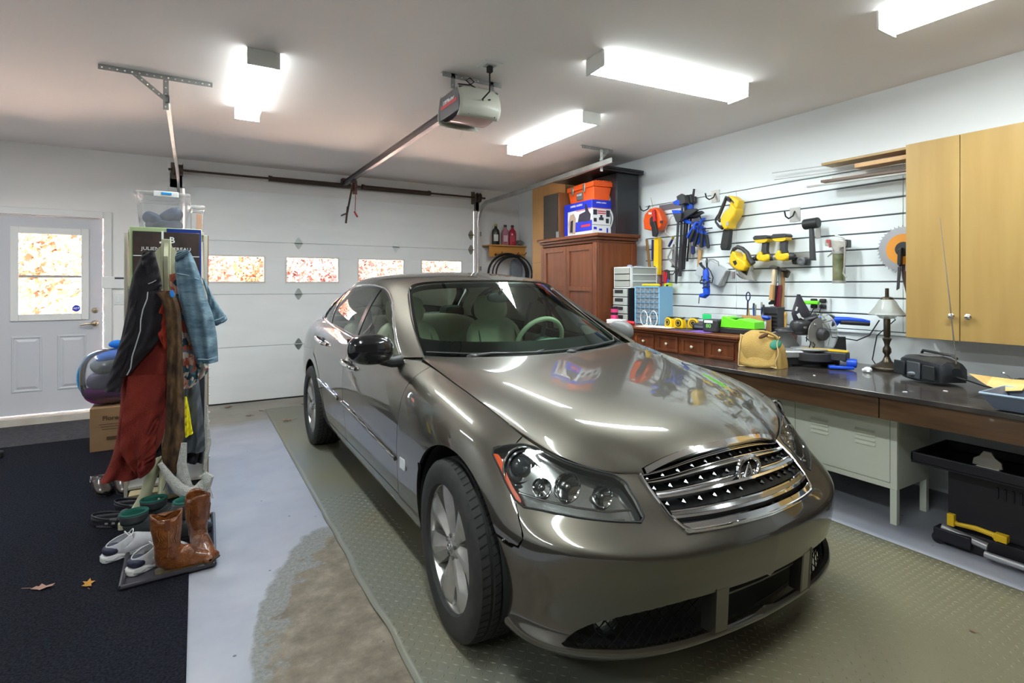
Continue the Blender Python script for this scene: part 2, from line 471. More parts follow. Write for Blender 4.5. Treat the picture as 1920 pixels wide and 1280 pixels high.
# hinges: diamond plates with a knuckle
def hinge_mesh():
    w=M(); R=frame((0,0,0),(1,0,0),(0,0,1))
    for s in (1,-1):
        w.prism([(-0.042,0.008*s),(0.042,0.008*s),(0.030,0.035*s),(0.012,0.062*s),(0,0.072*s),(-0.012,0.062*s),(-0.030,0.035*s)],0,0.003,mx=R)
    w.cyl((-0.045,-0.008,0),(0.045,-0.008,0),0.008,n=8)
    for x,z in ((0,0.04),(0,-0.04),(0.022,0.022),(-0.022,-0.022)): w.cyl((x,-0.003,z),(x,-0.008,z),0.006,n=6)
    return w
hm=hinge_mesh(); h0=None
for x,z in ((1.07,1.868),(2.29,1.868),(1.07,1.254),(1.07,0.646),(3.40,1.868),(-0.05,1.868),(2.29,1.254),(2.29,0.646),(3.40,1.254),(3.40,0.646),(3.40,2.08)):
    if h0 is None: h=h0=obj('hinge',hm,steel,g)
    else: h=h0.copy(); COL.objects.link(h)
    h.location=(x,yg-0.001,z)
# lifting plate where the opener arm holds the top panel
# tracks
def channel(w,pts,wd=0.03,dp=0.05,up=(1,0,0)):
    pass
trk=mat('track steel',(0.46,0.48,0.47),0.35,metal=0.7,noise=(0.36,0.37,0.36),nscale=9)
def make_track(x,side,yend,zend,lab):
    t=thing('door_track',lab,'track',(0,0,0))
    pts=[(x,YB-0.075,0.03),(x,YB-0.075,1.2),(x,YB-0.075,2.22)]
    for k in range(1,9):
        a=k/8*PI/2
        pts.append((x,YB-0.075-0.30*(1-math.cos(a)),2.22+0.30*math.sin(a)))
    y0=pts[-1][1]; z0=pts[-1][2]
    for k in range(1,5): pts.append((x,y0+(yend-y0)*k/4,z0+(zend-z0)*k/4))
    # C section swept: web + two flanges
    sec=[(-0.012,-0.025),(0.012,-0.030),(0.012,-0.020),(-0.008,-0.018),(-0.008,0.018),(0.012,0.020),(0.012,0.030),(-0.012,0.025)]
    w=M(); P_=[Vector(p) for p in pts]; ns=len(sec); k0=0
    for i,p in enumerate(P_):
        tn=(P_[min(i+1,len(P_)-1)]-P_[max(i-1,0)]).normalized()
        lat=Vector((1,0,0)); nr=tn.cross(lat).normalized()
        for a,b in sec: w.v.append(tuple(p+lat*(a*side)+nr*b))
    for i in range(len(P_)-1):
        for j in range(ns):
            a=i*ns+j; b=i*ns+(j+1) % ns
            w.f.append((a,b,b+ns,a+ns)); w.mi.append(0)
    obj('rail',w,trk,t,ang=0.5)
    w=M()
    for z in (0.4,1.0,1.6,2.1):
        w.cbox((x+0.03*side,YB-0.055,z),(0.05,0.04,0.06))
    w.cbox((x+0.005*side,YB-0.048,1.2),(0.004,0.09,2.3))
    obj('jamb_bracket',w,mat('dull steel',(0.30,0.28,0.26),0.45,metal=0.6),t)
    return t
# perforated angle iron: strip with square holes
def perf(w,a,b,wd=0.032,dep=0.032,hole=0.009,pitch=0.038,up=(0,0,1)):
    """L-angle from a to b: one vertical holed flange and one flat flange"""
    a=Vector(a); b=Vector(b); d=b-a; L_=d.length; mxx=frame(a,d,up)
    n=max(2,int(L_/pitch)); p=L_/n; h=hole/2
    for k in range(n):
        x0=k*p; x1=x0+p; xc=(x0+x1)/2
        w.box(x0,xc-h,0,wd,-0.001,0.001,mxx); w.box(xc+h,x1,0,wd,-0.001,0.001,mxx)
        w.box(xc-h,xc+h,0,wd/2-h,-0.001,0.001,mxx); w.box(xc-h,xc+h,wd/2+h,wd,-0.001,0.001,mxx)
    if dep: w.box(0,L_,wd-0.002,wd,-dep,-0.001,mxx)
tl=make_track(-0.165,-1,4.21,2.60,'left horizontal garage door track with a curved front end')
w=M(); perf(w,(-0.533,4.22,ZC-0.033),(0.096,4.22,ZC-0.033)); obj('ceiling_angle',w,steel,tl,flat=True)
w=M(); perf(w,(-0.36,4.222,ZC-0.03),(-0.175,4.222,2.58),0.028,0.0); obj('brace',w,steel,tl,flat=True)
w=M(); perf(w,(-0.19,4.224,ZC-0.02),(-0.19,4.224,2.53),0.032,0.02,up=(1,0,0)); obj('hanger',w,steel,tl,flat=True)
tr=make_track(3.50,1,3.98,2.585,'right horizontal garage door track with a curved front end')
w=M(); perf(w,(3.30,4.21,ZC-0.033),(3.70,4.21,ZC-0.033)); obj('ceiling_angle',w,steel,tr,flat=True)
w=M(); perf(w,(3.53,4.205,ZC-0.02),(3.53,4.205,2.52),0.034,0.0,up=(1,0,0)); obj('hanger',w,mat('white steel',(0.75,0.77,0.77),0.4),tr,flat=True)
w=M(); perf(w,(3.65,4.215,ZC-0.03),(3.54,4.215,2.62),0.026,0.0); obj('brace',w,steel,tr,flat=True)
# torsion bar and springs
ts=thing('torsion_shaft','long dark torsion shaft with two springs above the garage door','door spring',(0,0,0))
zs,ys=2.615,YB-0.105
obj('shaft',M().cyl((-0.26,ys,zs),(3.60,ys,zs),0.0125,n=12),dark_steel,ts)
def spring(x0,x1):
    w=M(); n=int((x1-x0)/0.009); pts=[]
    prof=[]
    for k in range(n):
        x=x0+(x1-x0)*k/n
        prof += [(0.027,x),(0.0305,x+0.0045)]
    w.lathe([(0.0,x0)]+prof+[(0.0,x1)],n=18,mx=Matrix.Translation((0,ys,zs-0.004)) @ Matrix.Rotation(PI/2,4,'Y'))
    return w
obj('spring',spring(0.75,1.66),dark_steel,ts,ang=2.0); obj('spring',spring(1.84,2.74),dark_steel,ts,ang=2.0)
for x in (0.75,1.66,1.84,2.74):
    obj('spring_cone',M().cyl((x-0.02,ys,zs),(x+0.02,ys,zs),0.036,0.030,n=14),dark_steel,ts,bev=0.003)
for x in (-0.15,3.49):
    w=M().cyl((x-0.02,ys,zs),(x+0.02,ys,zs),0.058,n=24); w.cyl((x-0.026,ys,zs),(x-0.02,ys,zs),0.068,n=24); w.cyl((x+0.02,ys,zs),(x+0.026,ys,zs),0.068,n=24)
    obj('cable_drum',w,dark_steel,ts)
for x in (-0.21,1.75,3.44):
    w=M(); w.box(x-0.004,x+0.004,ys-0.03,YB-0.032,zs-0.045,zs+0.05); w.cyl((x-0.012,ys,zs),(x+0.012,ys,zs),0.026,n=14)
    w.box(x-0.03,x+0.03,YB-0.036,YB-0.031,zs-0.09,zs+0.09)
    obj('bearing_plate',w,mat('rusty steel',(0.17,0.13,0.10),0.5,metal=0.5),ts)
for x in (-0.175,3.46): obj('lift_cable',M().cyl((x,ys+0.03,zs),(x,YB-0.06,0.1),0.002,n=5),steel,ts)

# ---- garage door opener
op=thing('garage_door_opener','ceiling hung garage door opener with a long rail to the door','door opener',(0,0,0))
ox,oy0,oy1,oz0,oz1=1.60,3.10,3.42,2.46,2.66
cream=mat('cream plastic',(0.66,0.66,0.58),0.4)
w=M()
# curved near face: plan profile swept in z with a waist
prof=[(2.465,0.055),(2.49,0.015),(2.53,0.0),(2.58,0.006),(2.63,0.03),(2.665,0.05)]
def shell(u,v):
    z=prof[0][0]+(prof[-1][0]-prof[0][0])*v
    for i in range(len(prof)-1):
        if prof[i][0] <= z <= prof[i+1][0]+1e-9:
            f=(z-prof[i][0])/(prof[i+1][0]-prof[i][0]); d=prof[i][1]+(prof[i+1][1]-prof[i][1])*f
    x=ox-0.15+0.30*u
    return (x,oy0+0.05-0.06*math.sin(PI*u)*0.4-(0.055-d)*0.9,z)
w.grid(shell,12,10,flip=False)
obj('near_cover',w,cream,op,ang=None,solid=0.004)
w=M()
def shell2(u,v):
    p=shell(1-u,v); return (p[0],oy1+(oy0+0.05-p[1]),p[2])
w.grid(shell2,12,10); obj('far_cover',w,cream,op,ang=None,solid=0.004)
obj('housing',M().box(ox-0.145,ox+0.145,oy0+0.03,oy1+0.02,2.50,2.655),mat('opener grey',(0.10,0.095,0.11),0.4),op,bev=0.004)
w=M(); 
w.grid(lambda u,v: (ox-0.135+0.27*u,oy0+0.045+(oy1-oy0-0.06)*v,2.50-0.035*math.sin(PI*v) ** 0.6),4,12,flip=True)
obj('lamp_lens',w,glass_mat('opener lens',(0.98,0.86,0.84),0.8,0.1,haze=0.75,hazecol=(0.80,0.52,0.48)),op,ang=None)
w=M()
for k in range(11): w.cbox((ox-0.08+k*0.019,oy0+0.018,2.487),(0.007,0.012,0.022),rx=0.5)
obj('vent',w,mat('vent brown',(0.20,0.12,0.06),0.6),op,flat=True)
w=M()
for k in range(11): w.cbox((ox-0.08+k*0.016,oy1+0.052,2.487),(0.007,0.012,0.022),rx=-0.5)
obj('vent',w,mat('vent tan',(0.62,0.48,0.32),0.6),op,flat=True)
lm=frame((ox-0.1462,oy0+0.19,2.60),(0,-1,0),(0,0,1))
w=M(); w.box(-0.13,0.13,-0.012,0.012,0,0.001,mx=frame((ox-0.1462,oy0+0.19,2.578),(0,-1,0.0),(0,0,1))); obj('stripe',w,mat('red stripe',(0.5,0.04,0.05),0.5),op,flat=True)
obj('lettering',text_m('LiftMaster',0.045,lm,bold=True),white_pl,op,flat=True)
w=M(); perf(w,(ox-0.22,oy0+0.12,ZC-0.033),(ox+0.22,oy0+0.12,ZC-0.033)); perf(w,(ox-0.16,oy0+0.12,ZC-0.10),(ox-0.16,oy0+0.12,ZC-0.002),0.03,0,up=(1,0,0)); perf(w,(ox+0.13,oy0+0.12,ZC-0.10),(ox+0.13,oy0+0.12,ZC-0.002),0.03,0,up=(1,0,0))
obj('hanging_bracket',w,steel,op,flat=True)
rl=M().box(ox-0.022,ox+0.022,oy1+0.02,YB-0.12,2.605,2.612); rl.box(ox-0.004,ox+0.004,oy1+0.02,YB-0.12,2.612,2.66); rl.box(ox-0.022,ox+0.022,oy1+0.02,YB-0.12,2.66,2.665)
obj('rail',rl,mat('rail steel',(0.16,0.14,0.15),0.4,metal=0.7),op,flat=True)
w=M().box(ox-0.03,ox+0.03,YB-0.14,YB-0.04,2.59,2.70); obj('header_bracket',w,dark_steel,op,bev=0.004)
w=M(); w.box(ox-0.02,ox+0.02,YB-0.62,YB-0.50,2.575,2.606); obj('trolley',w,black_pl,op,bev=0.004)
w=M(); w.cyl((ox,YB-0.55,2.58),(ox-0.01,YB-0.30,2.24),0.012,n=8); w.cyl((ox-0.01,YB-0.33,2.32),(ox-0.02,YB-0.28,2.12),0.012,n=8)
w.tube([(ox-0.015,YB-0.30,2.24),(ox-0.02,YB-0.15,2.24),(ox-0.02,YB-0.05,2.24)],0.010,6)
obj('arm',w,dark_steel,op)
red=mat('red cord',(0.45,0.04,0.04),0.6)
w=M(); w.tube([(ox+0.02,YB-0.56,2.58),(ox+0.025,YB-0.56,2.40),(ox+0.02,YB-0.56,2.23)],0.004,6)
w.cyl((ox+0.01,YB-0.56,2.235),(ox+0.05,YB-0.56,2.17),0.010,n=8); obj('release_cord',w,red,op)
w=M(); w.tube([(1.60,2.98,2.735),(1.60,2.98,2.66),(1.61,3.0,2.60),(1.59,3.06,2.565),(1.62,3.10,2.57),(1.66,3.08,2.58)],0.005,8)
w.tube([(1.66,3.1,2.60),(1.60,3.12,2.64),(1.54,3.12,2.665),(1.50,3.12,2.69),(1.53,3.12,2.71),(1.56,3.12,2.69),(1.53,3.12,2.665),(1.45,3.13,2.66)],0.004,7)
w.cbox((1.60,2.98,2.735),(0.03,0.03,0.045)); obj('power_cord',w,black_rub,op)
obj('antenna_wire',M().cyl((1.62,3.42,2.47),(1.60,3.42,2.40),0.0012,n=5),steel,op)
ot=thing('ceiling_outlet','square white outlet plate on the ceiling above the opener','outlet',(1.60,2.98,ZC))
w=M(); 
obj('plate',M().box(-0.065,0.065,-0.06,0.06,-0.006,-0.0005),white_pl,ot,bev=0.002)
obj('socket',M().box(-0.035,0.035,-0.03,0.03,-0.010,-0.0065),mat('socket grey',(0.45,0.45,0.43),0.5),ot,bev=0.002)

# ---- fluorescent ceiling lights
diff=bpy.data.materials.new('light diffuser'); diff.use_nodes=True
nt=diff.node_tree; b=nt.nodes['Principled BSDF']; b.inputs['Base Color'].default_value=(0.85,0.9,0.9,1)
b.inputs['Emission Color'].default_value=(*TUBE_COLOR,1); b.inputs['Emission Strength'].default_value=TUBE_POWER
diff2=diff.copy(); diff2.node_tree.nodes['Principled BSDF'].inputs['Emission Strength'].default_value=TUBE_POWER*0.09
fixw=mat('fixture white',(0.72,0.72,0.69),0.45)
def light(x,y,rz,lab,L_=1.22):
    t=thing('ceiling_light',lab,'ceiling light',(x,y,ZC),rz,'fluorescent ceiling lights')
    hw,d=0.086,0.095
    w=M()
    # wrap-around diffuser: shallow U profile along local y
    sec=[(-hw,-0.018),(-hw,-0.060),(-hw+0.018,-d+0.004),(-0.04,-d),(0.04,-d),(hw-0.018,-d+0.004),(hw,-0.060),(hw,-0.018)]
    y0,y1=-L_/2+0.012,L_/2-0.012
    for a in (y0,y1):
        for x_,z_ in sec: w.v.append((x_,a,z_))
    n=len(sec)
    for j in range(n-1): w.f.append((j,j+1,n+j+1,n+j)); w.mi.append(0)
    w.mi=[1,1,0,0,0,1,1]
    obj('diffuser',w,[diff,diff2],t,ang=1.0)
    obj('tray',M().box(-hw+0.004,hw-0.004,-L_/2+0.01,L_/2-0.01,-0.018,-0.0005),fixw,t)
    for s in (-1,1):
        w=M(); yy=s*(L_/2-0.006)
        w.box(-hw-0.004,hw+0.004,yy-0.006,yy+0.006,-d-0.004,-0.0005)
        for k in (-1,1): w.box(0.062*k-0.008,0.062*k+0.008,yy-0.008,yy+0.008,-0.012,-0.0008)
        obj('end_cap',w,fixw,t,bev=0.002)
    return t
light(0.345,4.08,0.0,'fluorescent ceiling light in front of the left door track')
light(2.68,2.47,math.radians(-95),'fluorescent ceiling light set crosswise above the car bonnet')
light(2.745,3.98,0.0,'fluorescent ceiling light between the opener and the armoire')
light(3.065,0.78,0.0,'fluorescent ceiling light nearest the yellow wall cabinets')
light(0.345,0.9,0.0,'added fluorescent ceiling light, unseen, above the front mat')  # unseen fixture added to brighten the room
for i,(x,y) in enumerate(((-1.9,0.2),(-1.9,4.7))): light(x,y,0.0,'added fluorescent ceiling light out of frame, '+['left of the viewpoint','left of the entry door'][i])  # two unseen fixtures added to lift the left and back walls

# ---- mats on the floor
carpet=mat('dark carpet',(0.003,0.003,0.006),0.95,noise=(0.020,0.0205,0.030),nscale=110,spec=0.1,bump=0.8,bscale=320,detail=8)
carpet2=mat('grey carpet',(0.035,0.032,0.042),0.95,noise=(0.075,0.07,0.082),nscale=30,bump=0.8,bscale=320,detail=8)
tag(obj('carpet_mat',M().box(XL+0.02,-0.03,-1.6,5.995,0.0002,0.008),carpet,bev=0.003),'large dark blue-black ribbed carpet runner on the left floor','mat')
tag(obj('door_mat',M().box(XL+0.02,-0.35,6.005,6.84,0.0002,0.007),carpet2,bev=0.003),'grey carpet strip in front of the entry door','mat')
# diamond tread vinyl roll under the car
vin=bpy.data.materials.new('tread vinyl'); vin.use_nodes=True
nt=vin.node_tree; b=nt.nodes['Principled BSDF']; N=nt.nodes.new; L=nt.links.new
tc=N('ShaderNodeTexCoord'); n1=N('ShaderNodeTexNoise'); n1.inputs['Scale'].default_value=1.1; n1.inputs['Detail'].default_value=8; L(tc.outputs['Object'],n1.inputs[0])
r1=N('ShaderNodeValToRGB'); r1.color_ramp.elements[0].position=0.42; r1.color_ramp.elements[0].color=(0.155,0.155,0.125,1); r1.color_ramp.elements[1].position=0.62; r1.color_ramp.elements[1].color=(0.175,0.155,0.095,1)
sp=N('ShaderNodeSeparateXYZ'); L(tc.outputs['Object'],sp.inputs[0])
# tan dirt in the middle of the bay in front of the car
m1=N('ShaderNodeVectorMath'); m1.operation='DISTANCE'; m1.inputs[1].default_value=(2.2,0.9,0); L(tc.outputs['Object'],m1.inputs[0])
m2=N('ShaderNodeMapRange'); m2.inputs[1].default_value=1.15; m2.inputs[2].default_value=0.55; m2.inputs[3].default_value=0; m2.inputs[4].default_value=0.22; L(m1.outputs['Value'],m2.inputs[0])
m3=N('ShaderNodeMath'); L(n1.outputs['Fac'],m3.inputs[0]); L(m2.outputs[0],m3.inputs[1]); L(m3.outputs[0],r1.inputs[0]); L(r1.outputs[0],b.inputs['Base Color'])
b.inputs['Roughness'].default_value=0.42
vt=thing('tread_mat','grey diamond-tread vinyl floor roll underneath the car','mat',(0,0,0))
def medge(y):
    if y>3.4: return 0.645
    return 0.645+0.007*math.sin(y*7.0)*min(1,(3.4-y))+0.003*math.sin(y*19)
def mz(x,y):
    e=max(0,1-(x-0.65)/0.10); 
    return 0.006+e*0.006*(0.5+0.5*math.sin(y*9+1))*min(1,max(0,3.4-y))+0.0035*math.sin(x*4+y*11)*math.exp(-((y-0.75)/0.55) ** 2)*math.exp(-((x-2.3)/0.8) ** 2)*1.0+0.0005
w=M(); ny=150; xs_=[0,0.03,0.06,0.1,0.15,0.25,0.4]+[0.6+0.12*k for k in range(17)]
for i in range(ny+1):
    y=-1.2+(6.39+1.2)*i/ny
    for xo in xs_:
        x=medge(y)*(1-min(1,xo/0.4))+0.645*min(1,xo/0.4)+xo
        w.v.append((x,y,mz(x,y)))
nx=len(xs_)
for i in range(ny):
    for j in range(nx-1):
        a=i*nx+j; w.f.append((a,a+1,a+1+nx,a+nx)); w.mi.append(0)
obj('sheet',w,vin,vt,solid=0.004,ang=None)
w=M(); pitch=0.030; r=random.Random(3)
iy=0
for j in range(int(3.9/pitch)):
    y=-0.35+j*pitch
    for i in range(int(2.5/pitch)):
        x=0.68+i*pitch
        if y>2.2 and x>1.0: continue
        if 1.35<y and 1.15<x<2.4: continue
        s=1 if (i+j) % 2 else -1
        dx,dy=0.0085*s,0.0085; nx_,ny_=0.0022*s*-1,0.0022
        z=mz(x,y); k=len(w.v)
        w.v += [(x-dx,y-dy,z),(x+nx_,y+ny_,z),(x+dx,y+dy,z),(x-nx_,y-ny_,z),(x,y,z+0.0022)]
        w.f += [(k,k+1,k+4)[::-1],(k+1,k+2,k+4)[::-1],(k+2,k+3,k+4)[::-1],(k+3,k,k+4)[::-1]]; w.mi += [0]*4
tag(obj('tread_studs',w,vin,vt,flat=True),None,None,kind='stuff')

# ---- slatwall on the right wall
slat_p=mat('slatwall white',(0.78,0.83,0.845),0.35)
sl=thing('slatwall','white slatwall tool board screwed along the right wall','tool board',(0,0,0))
SX=XR-0.016
zz=[1.032+0.1185*k for k in range(11)]
sy0,sy1=0.95,4.27
obj('backing',M().box(XR-0.006,XR-0.0005,sy0,sy1,zz[0],zz[-1]+0.0),mat('groove grey',(0.10,0.11,0.13),0.6),sl,flat=True)
for k in range(10):
    for (a,b_) in ((sy0,1.80),(1.802,3.13),(3.132,sy1)):
        obj('slat',M().box(SX,XR-0.006,a,b_,zz[k]+0.006,zz[k+1]-0.004),slat_p,sl,bev=0.003,bseg=1)
obj('bottom_trim',M().box(SX-0.010,XR-0.0005,sy0,sy1,zz[0]-0.022,zz[0]-0.001),slat_p,sl,bev=0.004)
obj('top_trim',M().box(SX-0.003,XR-0.0005,sy0,sy1,zz[-1]+0.001,zz[-1]+0.016),slat_p,sl,bev=0.003)

# ---- outside: drive,leafy bank and autumn trees
tag(obj('drive',M().box(-14,18,YB+0.16,34,-0.35,-0.12),mat('drive gravel',(0.66,0.58,0.52),0.9,noise=(0.68,0.42,0.28),nscale=1.5),flat=True),'leaf strewn driveway outside the doors','driveway',kind='structure')
leafcols=[((0.095,0.022,0.007),'autumn orange foliage'),((0.13,0.05,0.012),'autumn gold foliage'),((0.06,0.075,0.02),'green foliage'),((0.085,0.018,0.012),'autumn red foliage')]
bark=mat('bark',(0.18,0.13,0.10),0.9,noise=(0.3,0.25,0.2),nscale=10,stretch=(4,4,1))
def tree(x,y,h,r,ci,seed,lab):
    R=random.Random(seed); t=thing('autumn_tree',lab,'tree',(x,y,-0.15),0,'trees across the drive')
    w=M(); w.tube([(0,0,0),(0.05,0,h*0.3),(-0.03,0.05,h*0.6),(0.02,0,h*0.9)],[0.13,0.10,0.07,0.02],8)
    for k in range(7):
        a=R.uniform(0,2*PI); z=h*R.uniform(0.3,0.7)
        w.tube([(0,0,z),(math.cos(a)*r*0.4,math.sin(a)*r*0.4,z+h*0.1),(math.cos(a)*r*0.8,math.sin(a)*r*0.8,z+h*0.22)],[0.05,0.03,0.01],6)
    obj('trunk',w,bark,t)
    w=M()
    for k in range(3600):
        a=R.uniform(0,2*PI); ph=R.uniform(-1,1); q=R.random() ** 0.4*r*(0.85+0.2*math.sin(3*a+seed)*math.cos(4*ph))
        c=Vector((q*math.cos(a)*math.sqrt(1-ph*ph),q*math.sin(a)*math.sqrt(1-ph*ph),h*0.52+ph*q*h*0.46/r))
        u=Vector((R.uniform(-1,1),R.uniform(-1,1),R.uniform(-1,1))).normalized(); v_=u.orthogonal().normalized(); s=R.uniform(0.05,0.11)
        w.add([c-u*s,c+v_*s*0.5,c+u*s,c-v_*s*0.5],[(0,1,2,3)])
    obj('foliage',w,mat(leafcols[ci][1],leafcols[ci][0],0.7,noise=tuple(min(1,q*2.0+0.06) for q in leafcols[ci][0]),nscale=3),t,flat=True)
spots=[(-5.0,12.6,0),(-2.6,12.4,1),(-0.2,12.6,0),(2.2,12.3,3),(4.6,12.6,0),(7.0,12.4,1),(9.4,12.6,3),(-3.8,15.2,2),(-1.3,15.4,0),(1.2,15.2,1),(3.7,15.4,0),(6.2,15.2,2)]
nm_=['first','second','third','fourth','fifth','sixth','seventh']
for i,(x,y,ci) in enumerate(spots):
    k=i if i<7 else i-7
    tree(x,y,4.4,1.12,ci,10+i,'%s foliage tree seen through the windows, %s from the left in the %s row' % (['orange','golden','green','red'][ci],nm_[k],'near' if i<7 else 'far'))
sw_=M(); R=random.Random(5)
st_=thing('stone_wall','low dry stone wall beyond the drive seen through the door window','wall',(0,0,0))
stone_m=mat('field stone',(0.45,0.42,0.40),0.9,noise=(0.6,0.57,0.53),nscale=5)
stone_me=M().ball((0,0,0),(0.5,0.3,0.5),8,5,e=0.6); s0=None
for row in range(3):
    for k in range(30):
        if s0 is None: s=s0=obj('stone',stone_me,stone_m,st_)
        else: s=s0.copy(); COL.objects.link(s)
        s.location=(-6.5+k*0.36+(0.18 if row % 2 else 0),10.8+R.uniform(-.05,.05),0.0+row*0.24); s.scale=(R.uniform(.34,.42),0.5,R.uniform(.23,.30))

# ================================================================= THE CAR: skin surfaces
# local frame: h = half width out from the centre line,l = length back from the nose,z up
CX,CY = 1.735,1.08          # world x of the centre line,world y of the nose tip
def bs_basis(n_ctrl,n):
    """uniform cubic B-spline sampling matrix with end interpolation by phantom points"""
    A=np.zeros((n,n_ctrl)); 
    for i in range(n):
        t=(n_ctrl-1)*i/(n-1); k=min(int(t),n_ctrl-2); f=t-k
        w=[(1-f) ** 3/6,(3*f ** 3-6*f ** 2+4)/6,(-3*f ** 3+3*f ** 2+3*f+1)/6,f ** 3/6]
        for j,ww in zip((k-1,k,k+1,k+2),w):
            if j<0: A[i,0] += 2*ww; A[i,1] -= ww
            elif j >= n_ctrl: A[i,n_ctrl-1] += 2*ww; A[i,n_ctrl-2] -= ww
            else: A[i,j] += ww
    return A
def bs_at(n_ctrl,ts):
    A=np.zeros((len(ts),n_ctrl))
    for i,t in enumerate(ts):
        k=min(int(t),n_ctrl-2); f=t-k
        w=[(1-f) ** 3/6,(3*f ** 3-6*f ** 2+4)/6,(-3*f ** 3+3*f ** 2+3*f+1)/6,f ** 3/6]
        for j,ww in zip((k-1,k,k+1,k+2),w):
            if j<0: A[i,0] += 2*ww; A[i,1] -= ww
            elif j >= n_ctrl: A[i,n_ctrl-1] += 2*ww; A[i,n_ctrl-2] -= ww
            else: A[i,j] += ww
    return A
def surf_c(rows,nu,nv,crease):
    """like surf, with one row doubled so that it reads as a crease"""
    P=np.array(rows,float); n=P.shape[0]; P=np.concatenate([P[:crease+1],P[crease:crease+1],P[crease+1:]])
    P[crease,:8,1] -= 0.004; P[crease+1,:8,1] -= 0.002; P[crease,:,2] -= 0.010; P[crease+1,:,2] += 0.010
    t0=np.linspace(0,n-1,nv); ts=np.where(t0 <= crease-0.5,t0,np.where(t0 >= crease+0.5,t0+1,crease-0.5+(t0-crease+0.5)*2))
    return np.einsum('ua,vb,bac->uvc',bs_basis(P.shape[1],nu),bs_at(n+1,ts),P)
def surf(rows,nu,nv):
    """rows: list over v of lists over u of (h,l,z) -> array [nu][nv][3]"""
    P = np.array(rows,float)                     # v,u,3
    A=bs_basis(P.shape[1],nu); B=bs_basis(P.shape[0],nv)
    return np.einsum('ua,vb,bac->uvc',A,B,P)
